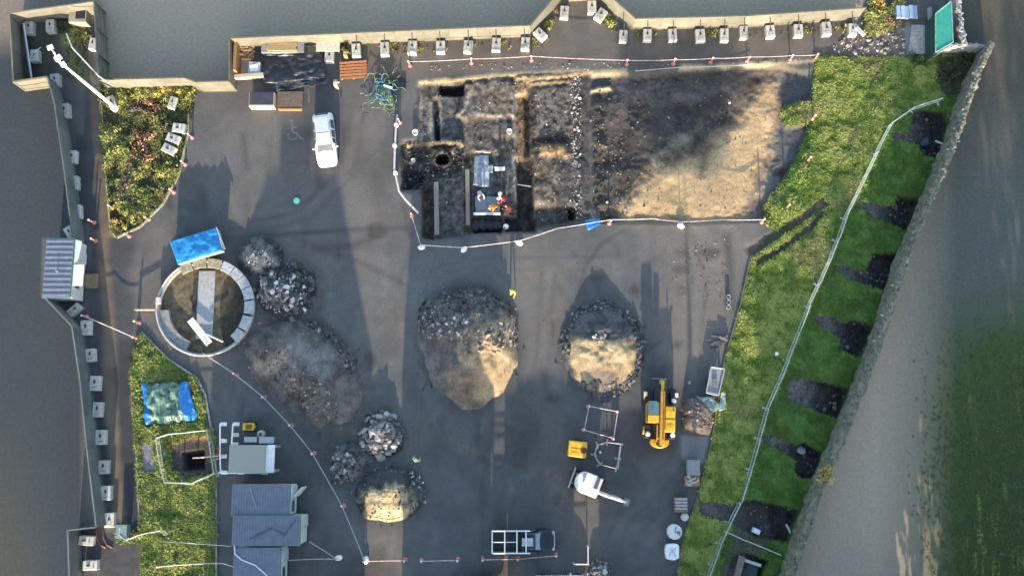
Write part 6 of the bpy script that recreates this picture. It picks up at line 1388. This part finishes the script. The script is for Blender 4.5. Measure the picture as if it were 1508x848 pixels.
# ---- painted bay marks
def painted(name, label, polys, mat=paint_m, z=.014):
    m = MB(); c = P(*polys[0][0])
    for poly in polys:
        pts = [P(a, b) for a, b in poly]; m.prism([(p.x-c.x, p.y-c.y) for p in pts], 0, .004)
    o = m.build(name, mat, None); zz = max(Zat(P(a, b).x, P(a, b).y) for poly in polys for a, b in poly); o.location = (c.x, c.y, zz+.006); return tag(o, label, 'marking')
def wheelring():
    o = []
    for k in range(10):
        a0, a1 = R(-20+k*23), R(-20+(k+1)*23-1); o.append([(431+8*math.cos(a0), 200+7*math.sin(a0)), (431+8*math.cos(a1), 200+7*math.sin(a1)), (431+5.6*math.cos(a1), 200+4.8*math.sin(a1)), (431+5.6*math.cos(a0), 200+4.8*math.sin(a0))])
    return o
painted('bay_symbol', 'worn white wheelchair symbol painted left of the white car', [ell(430, 179, 2.7, 2.7, 10), [(429, 182), (431.5, 182), (432, 196), (429.5, 196)], [(431.8, 187), (437, 187.5), (437, 189.5), (431.8, 189)], [(432, 194), (438, 195), (444, 203), (448, 204), (448, 206), (442, 205.5), (437, 198), (432, 197)]] + wheelring())
thin = M('faint_road_paint', (.20, .19, .185), .9, .3, 9, .1, 0, (.11, .108, .108))
painted('bay_line', 'faint white bay line left of the wheelchair symbol', [[(404, 168), (405.5, 168), (406.5, 212), (405, 212)]], thin)
painted('bay_line', 'faint white bay line right of the wheelchair symbol', [[(453, 130), (455, 130), (456.5, 152), (454.5, 152)]], thin)
painted('bay_line', 'faint white bay line at the foot of the orange pallet', [[(541, 128), (543, 128), (546, 190), (544, 190)]], thin)
painted('bay_mark', 'faint square bay mark left of the green net pile', [[(531, 158), (545, 157), (545, 159), (533, 160)], [(531, 158), (533, 158), (535, 170), (533, 170)], [(534, 168), (545, 166), (545, 168), (534, 170)]], thin)
# kerbs of the planted bed and the plot
def kerb(label, pts, wd=.14, hh=.13, mat=conc_d):
    W = [P(a, b) for a, b in pts]; o0 = W[0].copy(); m = MB()
    for i in range(len(W)-1):
        d = W[i+1]-W[i]; n = max(1, round(d.length/.92))
        for k in range(n): c = W[i].lerp(W[i+1], (k+.5)/n)-o0; m.box((c.x, c.y, hh/2-.03), (d.length/n-.02, wd, hh+.06), math.atan2(d.y, d.x))
    o = m.build('kerb', mat, None); o.location = o0; return tag(o, label, 'kerb', None, 'structure')
kerb('pale kerb along the right edge of the planted bed', [(278, 170), (277, 200), (264, 258), (241, 300), (207, 334), (173, 350)], .16, .14, M('kerb_pale', (.30, .28, .17), .9, .3, 5, .2))
kerb('kerb along the left edge of the planted bed', [(150, 150), (157, 270), (163, 338), (170, 349)], .12, .12, M('kerb_pale', (.30, .28, .17)))
kerb('kerb along the right edge of the grass plot', [(209, 489), (246, 527), (291, 557), (303, 582), (312, 636), (319, 690), (319, 858)])
kerb('kerb along the left edge of the grass plot', [(194, 535), (200, 640), (206, 780)], .12, .1)
kerb('kerb between the yard and the lawn', [(1104, 384), (1090, 450), (1066, 532), (1056, 600), (1046, 660), (1030, 722), (1004, 800), (996, 858)], .12, .12, M('kerb_brown', (.10, .092, .082), .9, .3, 5, .2))
# ---- green marker and timber bits on the yard
q = P(437, 296, .15); t = thing('green_tub', 'small round pale green tub alone on the tarmac below the white car', 'tub', (q.x, q.y, 0)); MB().lathe([(.20, 0), (.26, .25), (.24, .27), (.05, .28)], n=18).build('tub', M('mint_plastic', (.20, .58, .42), .5, .15, 4, .05), t, True); MB().lathe([(.30, 0), (.30, .03)], n=18).build('saucer', M('mint_dark', (.07, .22, .16), .6, .2, 4, .05), t)

# ================================================================== PEOPLE
def person(label, loc, rz, pose, top_m, leg_m, hat_m, group=None, hair=False):
    """one skin per body, grown over a jointed skeleton; materials by nearest bone"""
    def V3(x, y, z): return Vector((x, y, z))
    if pose == 'stand':
        J = dict(pel=(0, 0, .95), wst=(0, .0, 1.1), che=(0, .0, 1.32), nck=(0, .01, 1.50), hd=(0, .03, 1.62), top=(0, .02, 1.74))
        arms = [((s*.19, 0, 1.42), (s*.27, .04, 1.16), (s*.25, .18, .97), (s*.24, .23, .90)) for s in (-1, 1)]
        legs = [((s*.10, 0, .90), (s*.12, .03, .50), (s*.13, -.02, .09), (s*.14, .14, .04)) for s in (-1, 1)]
    elif pose == 'walk':
        J = dict(pel=(0, 0, .93), wst=(0, .02, 1.08), che=(0, .05, 1.30), nck=(0, .08, 1.47), hd=(0, .12, 1.59), top=(0, .12, 1.71))
        arms = [((s*.19, .04, 1.40), (s*.26, .04-s*.14, 1.15), (s*.24, .14-s*.22, .98), (s*.24, .18-s*.24, .91)) for s in (-1, 1)]
        legs = [((s*.10, 0, .88), (s*.11, .14*s+.06, .50), (s*.11, .26*s-.06, .10), (s*.12, .26*s+.09, .05)) for s in (-1, 1)]
    else:  # bend / kneel over the trench floor
        J = dict(pel=(0, -.10, .50), wst=(0, .02, .62), che=(0, .22, .76), nck=(0, .38, .86), hd=(0, .48, .92), top=(0, .56, 1.0))
        arms = [((s*.19, .30, .80), (s*.26, .42, .56), (s*.18, .60, .34), (s*.16, .66, .27)) for s in (-1, 1)]
        legs = [((s*.11, -.10, .46), (s*.16, .20, .24 if s > 0 else .10), (s*.14, -.02, .08), (s*.14, .12 if s > 0 else -.14, .05)) for s in (-1, 1)]
    vs = []; rs = []; es = []; bone = []
    def add(p, r, par=None, b='t'):
        vs.append(p); rs.append(r)
        if par is not None: es.append((par, len(vs)-1)); bone.append(b)
        return len(vs)-1
    a0 = add(J['pel'], (.15, .12)); a1 = add(J['wst'], (.14, .11), a0); a2 = add(J['che'], (.17, .12), a1); a3 = add(J['nck'], (.065, .065), a2, 'h'); a4 = add(J['hd'], (.085, .10), a3, 'h'); a5 = add(J['top'], (.075, .085), a4, 'h')
    nose = add((J['hd'][0], J['hd'][1]+.12, J['hd'][2]), (.02, .02), a4, 'h')
    for A_ in arms:
        s = add(A_[0], (.075, .075), a2); e_ = add(A_[1], (.055, .055), s); w_ = add(A_[2], (.038, .035), e_); hnd = add(A_[3], (.042, .022), w_, 'h')
        d = (Vector(A_[3])-Vector(A_[2])).normalized(); sd_ = d.cross(Vector((0, 0, 1))).normalized()
        for k, (off, ln) in enumerate([(-.032, .075), (-.011, .085), (.011, .08), (.032, .065)]):
            b0 = Vector(A_[3])+d*.03+sd_*off; f1 = add(tuple(b0+d*ln*.5), (.010, .010), hnd, 'h'); add(tuple(b0+d*ln+Vector((0, 0, -.015))), (.008, .008), f1, 'h')
        th = Vector(A_[3])-sd_*.045+d*.0; t1_ = add(tuple(th), (.011, .011), hnd, 'h'); add(tuple(th-sd_*.015+d*.04), (.009, .009), t1_, 'h')
    for L_ in legs:
        h_ = add(L_[0], (.095, .095), a0, 'l'); k_ = add(L_[1], (.065, .07), h_, 'l'); an = add(L_[2], (.045, .05), k_, 'l'); add(L_[3], (.045, .035), an, 'b')
    me = bpy.data.meshes.new('body'); me.from_pydata(vs, es, []); me.update(); tmp = bpy.data.objects.new('body_tmp', me); COL.objects.link(tmp)
    sk = tmp.modifiers.new('skin', 'SKIN'); ss = tmp.modifiers.new('sub', 'SUBSURF'); ss.levels = 1
    for i, sv in enumerate(me.skin_vertices[0].data): sv.radius = rs[i]; sv.use_root = (i == 0)
    dg = bpy.context.evaluated_depsgraph_get(); dg.update(); nm = bpy.data.meshes.new_from_object(tmp.evaluated_get(dg)); bpy.data.objects.remove(tmp)
    nm.materials.clear()
    for mm in (top_m, leg_m, skin, bootm): nm.materials.append(mm)
    VV = [Vector(v) for v in vs]; ix = {'t': 0, 'l': 1, 'h': 2, 'b': 3}
    for p in nm.polygons:
        c = p.center; bd_, bi = 9, 0
        for (i, j), b in zip(es, bone):
            ab = VV[j]-VV[i]; tt = min(1, max(0, (c-VV[i]).dot(ab)/(ab.length_squared+1e-9))); dd = (c-VV[i]-ab*tt).length - (rs[i][0]+(rs[j][0]-rs[i][0])*tt)
            if dd < bd_: bd_, bi = dd, ix[b]
        p.material_index = bi; p.use_smooth = True
    t = thing('person', label, 'person', loc, rz, group); o = bpy.data.objects.new('body', nm); COL.objects.link(o); o.parent = t
    hd = Vector(J['hd']); tp = Vector(J['top']); ax = (tp-hd).normalized(); rot = Vector((0, 0, 1)).rotation_difference(ax).to_matrix()
    if hat_m:
        m = MB(); m.lathe([(.155, .0), (.15, .015), (.128, .02), (.125, .07), (.10, .12), (.05, .15), (.01, .155)], n=18); m.v = [tuple(rot @ Vector(v) + tp + Vector((0, 0, -.03))) for v in m.v]; m.build('hard_hat', hat_m, t, True)
    else:
        m = MB(); m.lathe([(.09, -.06), (.115, .0), (.11, .06), (.07, .105), (.01, .115)], n=16); m.v = [tuple(rot @ Vector(v) + tp + Vector((0, -.02, -.03))) for v in m.v]; m.build('hair', hair_m, t, True)
    for s in (-1, 1):
        e_ = MB(); e_.lathe([(.001, -.012), (.012, 0), (.001, .012)], n=6); cc = hd + rot @ Vector((s*.034, .098, .01)); e_.v = [tuple(Vector(v)+cc) for v in e_.v]; e_.build('eye', blackp, t)
    return t
def gp(x, y, dz=0): 
    q = P(x, y); q.z = Zat(q.x, q.y)+dz; return q
person('person in hi-vis yellow standing alone on the tarmac between the two large heaps', gp(755, 432), R(160), 'walk', hiviz, hiviz, M('hat_yellow', (.75, .68, .08), .4, .1, 4, 0))
person('person in hi-vis yellow standing beside the heap of big pale stones', gp(615, 677), R(-20), 'stand', hiviz, hiviz, whp)
person('person in pale clothing crouching on the sheet in the trench', gp(706, 283), R(200), 'kneel', whc, navy, None)
person('person in hi-vis orange with an orange hard hat kneeling in the trench', gp(730, 303), R(120), 'kneel', hiviz_o, navy, M('hat_orange', (.80, .34, .04), .4, .1, 4, 0))
person('person in a red top bending over the edge of the trench', gp(744, 293), R(100), 'kneel', redc, navy, whp)
person('person in white with a white hard hat standing left of the red clothed worker', gp(736, 290), R(-80), 'stand', whc, navy, whp)
person('person in dark maroon clothing kneeling nearest the deep trench', gp(752, 309), R(70), 'kneel', M('maroon_cloth', (.13, .03, .035), .9, .2, 8, .1), M('maroon_trousers', (.09, .03, .03), .9, .2, 8, .1), None)

# ================================================================== SHRUBS
def shrub(name, label, px, py, rad, ht, cols, n=170, seed=1, cat='shrub', group=None, leaf=.10, twig=True):
    r = np.random.default_rng(seed); q = P(px, py); z0 = Zat(q.x, q.y); t = thing(name, label, cat, (q.x, q.y, z0), 0, group)
    n = int(n); lob = r.normal(0, .5, (7, 3))*[rad*.75, rad*.75, .2]; li = r.integers(0, 7, n); d = r.normal(0, 1, (n, 3)); d /= np.linalg.norm(d, axis=1)[:, None]
    c = lob[li] + d*(rad*r.uniform(.25, .52, n)[:, None]); c[:, 2] = np.abs(c[:, 2])*ht/rad*.8 + .05
    out = d.copy(); out[:, 2] = np.abs(out[:, 2])*.7+.25; out /= np.linalg.norm(out, axis=1)[:, None]
    a = np.cross(out, r.normal(0, 1, (n, 3))); a /= np.linalg.norm(a, axis=1)[:, None]; b = np.cross(out, a); s = leaf*r.uniform(.6, 1.5, n)[:, None]
    tilt = out*s*.4
    V = np.stack([c-a*s*.5, c-b*s*1.1+tilt, c+a*s*.5, c+b*s*1.1-tilt], 1).reshape(-1, 3); Q = np.arange(4*n).reshape(n, 4)
    cl = np.array(cols)[r.integers(0, len(cols), 7)][li]*r.uniform(.6, 1.35, (n, 1)); np_mesh('foliage', V, Q, leafm, t, np.repeat(cl, 4, 0), smooth=False)
    if twig:
        m = MB()
        for k in range(6): a_ = r.uniform(0, 6.28); m.tube((0, 0, 0), (rad*.6*math.cos(a_), rad*.6*math.sin(a_), ht*.7), .02, .006, 5)
        m.build('stem', bark, t)
    return t
YG = [(.36, .34, .09), (.26, .28, .06), (.14, .18, .04)]; DG_ = [(.05, .08, .025), (.035, .06, .02), (.08, .10, .03)]; BRn = [(.34, .18, .105), (.25, .13, .08), (.18, .11, .075)]; YL = [(.46, .36, .08), (.34, .28, .07), (.36, .20, .08)]; PU = [(.13, .09, .09), (.09, .07, .075)]
for i, (x, y, rr, hh, cl, l) in enumerate([
    (182, 143, .75, .7, YG, 'yellow green shrub under the stepped hoarding, leftmost of its row'), (205, 139, .6, .7, YG, 'yellow green shrub second along the stepped hoarding'), (236, 133, .85, .8, YL, 'golden shrub beneath the stepped hoarding'),
    (256, 132, .7, .7, YL, 'small golden shrub right of the bigger golden one'), (277, 138, .8, .7, YG, 'bright green shrub at the top right corner of the planted bed'), (225, 160, .8, .7, BRn, 'reddish brown shrub in the upper middle of the planted bed'),
    (196, 158, .7, .5, PU, 'dark purplish shrub near the foot of the lighting mast'), (160, 200, .8, .6, YG, 'yellow green shrub on the upper left edge of the planted bed'), (185, 195, 1.0, .7, DG_, 'dark green shrub left of the brown shrubs'),
    (212, 205, 1.25, .9, BRn, 'large reddish brown shrub in the middle of the planted bed'), (212, 230, .9, .8, BRn, 'brown dying shrub just under the large brown one'), (172, 225, 1.0, .7, YG, 'broad yellow green shrub on the left of the planted bed'),
    (240, 180, .8, .7, DG_, 'dark green shrub left of the stacked blocks'), (200, 250, 1.1, .7, DG_, 'wide dark green shrub in the lower middle of the planted bed'), (240, 252, .9, .7, YG, 'yellow green shrub on the lower right of the planted bed'),
    (165, 262, .8, .6, DG_, 'dark green shrub on the lower left edge of the planted bed'), (185, 275, .9, .7, PU, 'dusky shrub above the lower tip of the planted bed'), (215, 290, .9, .6, YG, 'yellow shrub near the lower right kerb of the planted bed'),
    (190, 312, .9, .5, YG, 'low yellow shrub close to the bottom tip of the planted bed'), (172, 330, .6, .4, YL, 'small golden shrub at the bottom tip of the planted bed'),
    (1288, 12, .9, .8, YL, 'golden shrub beyond the right end of the cream hoarding'), (1310, 32, .8, .6, BRn, 'brown shrub below the pale blue sheets'), (1352, 92, .7, .4, DG_, 'dark green shrub at the top edge of the lawn'),
    (505, 70, .5, .9, DG_, 'small dark shrub between the cream table and the first blocks'), (808, 40, .6, .4, YG, 'small yellow green shrub on the left slope of the gate recess'), (898, 30, .6, .4, YG, 'small yellow green shrub on the right slope of the gate recess'),
    (1215, 700, .8, .6, YL, 'golden shrub growing on top of the stone wall bend'), (88, 38, .6, .5, DG_, 'dark green shrub in the top left corner'), (1165, 168, .9, .5, [(.10, .15, .03), (.15, .18, .04)], 'bright green shrub on the grass tongue of the sand pit'),
    (1140, 300, .7, .5, [(.10, .15, .03), (.16, .18, .04)], 'bright green shrub at the lower right corner of the sand pit'), (1400, 110, 1.1, .7, [(.035, .05, .02), (.06, .05, .03)], 'dark straggly shrub in the corner of the stone wall'),
    (1422, 95, .9, .7, [(.05, .05, .025), (.08, .06, .03)], 'brownish straggly shrub under the low grey wall')]):
    o = shrub('shrub', l, x, y, rr, hh, cl, 210*rr+60, 200+i)
    if 'on top of the stone wall' in l: qq = P(x, y, 2.0); o.location = (qq.x, qq.y, 2.0)

# ================================================================== NEIGHBOURS SOUTH OF THE SITE (outside the frame; they cast the long shadows)
def hx(px): return P(px, 500).x
def house(label, xa, xb, yc, dep, eave, ridge, ra, rb, ch=(), mat=brickm):
    t = thing('house', label, 'house', ((xa+xb)/2, yc, 0)); L = xb-xa; c = (xa+xb)/2; d2 = dep/2
    MB().box((0, 0, eave/2), (L, dep, eave)).build('wall', mat, t)
    m = MB(); e = .25; V = [(-L/2-e, -d2-e, eave-.1), (L/2+e, -d2-e, eave-.1), (L/2+e, d2+e, eave-.1), (-L/2-e, d2+e, eave-.1), (ra-c, 0, ridge), (rb-c, 0, ridge)]
    m.add(V, [(3, 2, 1, 0), (0, 1, 5, 4), (1, 2, 5), (2, 3, 4, 5), (3, 0, 4)]); rf = m.build('roof', rooft, t)
    for (cx, w_, z1) in ch: MB().box((cx-c, 0, (ridge-1+z1)/2), (w_, .9, z1-ridge+1)).build('chimney', brickm, rf)
    n = max(1, int(L/2.6))
    for k in range(n):
        for z in ((1.4, 3.9) if eave > 4 else (1.4,)):
            x = -L/2 + L*(k+.5)/n; wf = MB().box((x, d2+.02, z), (1.2, .10, 1.2)).build('window', white, t); MB().box((x, d2+.08, z), (1.0, .04, 1.0)).build('pane', glassm, wf)
    return t
house('brick house with a broad roof and chimneys left of the first sunlit gap', hx(319), hx(545), -20.8, 7, 4.8, 8.6, hx(384), hx(488), ((hx(425), 2.6, 9.3),))
house('brick house with steep roof between the first two sunlit gaps', hx(598), hx(724), -20.8, 7, 4.8, 8.2, hx(604), hx(690), ((hx(615), 1.0, 9.0),))
house('small brick house with low roof between the second and third sunlit gaps', hx(748), hx(843), -20.8, 6, 4.3, 5.2, hx(795), hx(815))
house('long low brick house at the right of the row south of the yard', hx(883), hx(1046), -20.8, 7, 3.4, 4.6, hx(915), hx(1015))
def tree(label, x, y, h, rad, seed, bare=0.0, n=2600, name='shade_tree'):
    r = np.random.default_rng(seed); t = thing(name, label, 'tree', (x, y, 0)); z0 = h*bare
    tr = MB(); tr.path([(0, 0, 0), (.1, .05, h*.4), (0, .1, h*.8)], [.26, .18, .07], 8); k = tr.build('trunk', bark, t, True)
    m = MB()
    for i in range(9): a = r.uniform(0, 6.28); zz = z0+(h-z0)*r.uniform(.1, .6); m.tube((.05, .05, zz), (rad*.8*math.cos(a), rad*.8*math.sin(a), zz+(h-zz)*.6), .08, .02, 5)
    m.build('limb', bark, t)
    n = int(n); lob = r.normal(0, .42, (16, 3))*[rad, rad, (h-z0)*.55]; lob[:, 2] = np.clip(lob[:, 2]+ (z0+h)/2, z0+.6, h-.7); li = r.integers(0, 16, n); d = r.normal(0, 1, (n, 3)); d /= np.linalg.norm(d, axis=1)[:, None]
    c = lob[li]+d*(r.uniform(.3, 1.0, n)**.5)[:, None]*np.array([rad*.5, rad*.5, (h-z0)*.22]); a = r.normal(0, 1, (n, 3)); a /= np.linalg.norm(a, axis=1)[:, None]; b = np.cross(a, d); b /= np.linalg.norm(b, axis=1)[:, None]; s = r.uniform(.14, .3, n)[:, None]
    V = np.stack([c-a*s, c-b*s, c+a*s, c+b*s], 1).reshape(-1, 3); cl = np.array([(.05, .08, .025)])*r.uniform(.6, 1.4, (n, 1)); np_mesh('crown', V, np.arange(4*n).reshape(n, 4), leafm, t, np.repeat(cl, 4, 0), smooth=False)
    return t
TR = [(1075, 5.0, 2.0), (1115, 5.9, 2.2), (1155, 6.4, 2.2), (1195, 7.2, 2.4), (1235, 7.6, 2.4), (1280, 8.6, 2.6), (1330, 9.3, 2.8), (1385, 10.3, 3.0), (1450, 10.8, 3.2), (1530, 11.3, 3.4), (1610, 11.6, 3.4)]  # unseen trees added, heights shaped to shade the lawn
for i, (x, h_, rr) in enumerate(TR): tree(f'{ORD[i]} added shade tree from the left in the unseen row south of the lawn', hx(x), -20.3 + (i % 2)*1.2, h_, rr, 400+i)
tree('unseen tall bare stemmed tree added to shade the top of the sand pit', hx(1015), -23, 11.4, 4.2, 450, .80, 2600, 'shadow_tree')  # unseen tree added, high crown shaped to drop a separate shadow patch
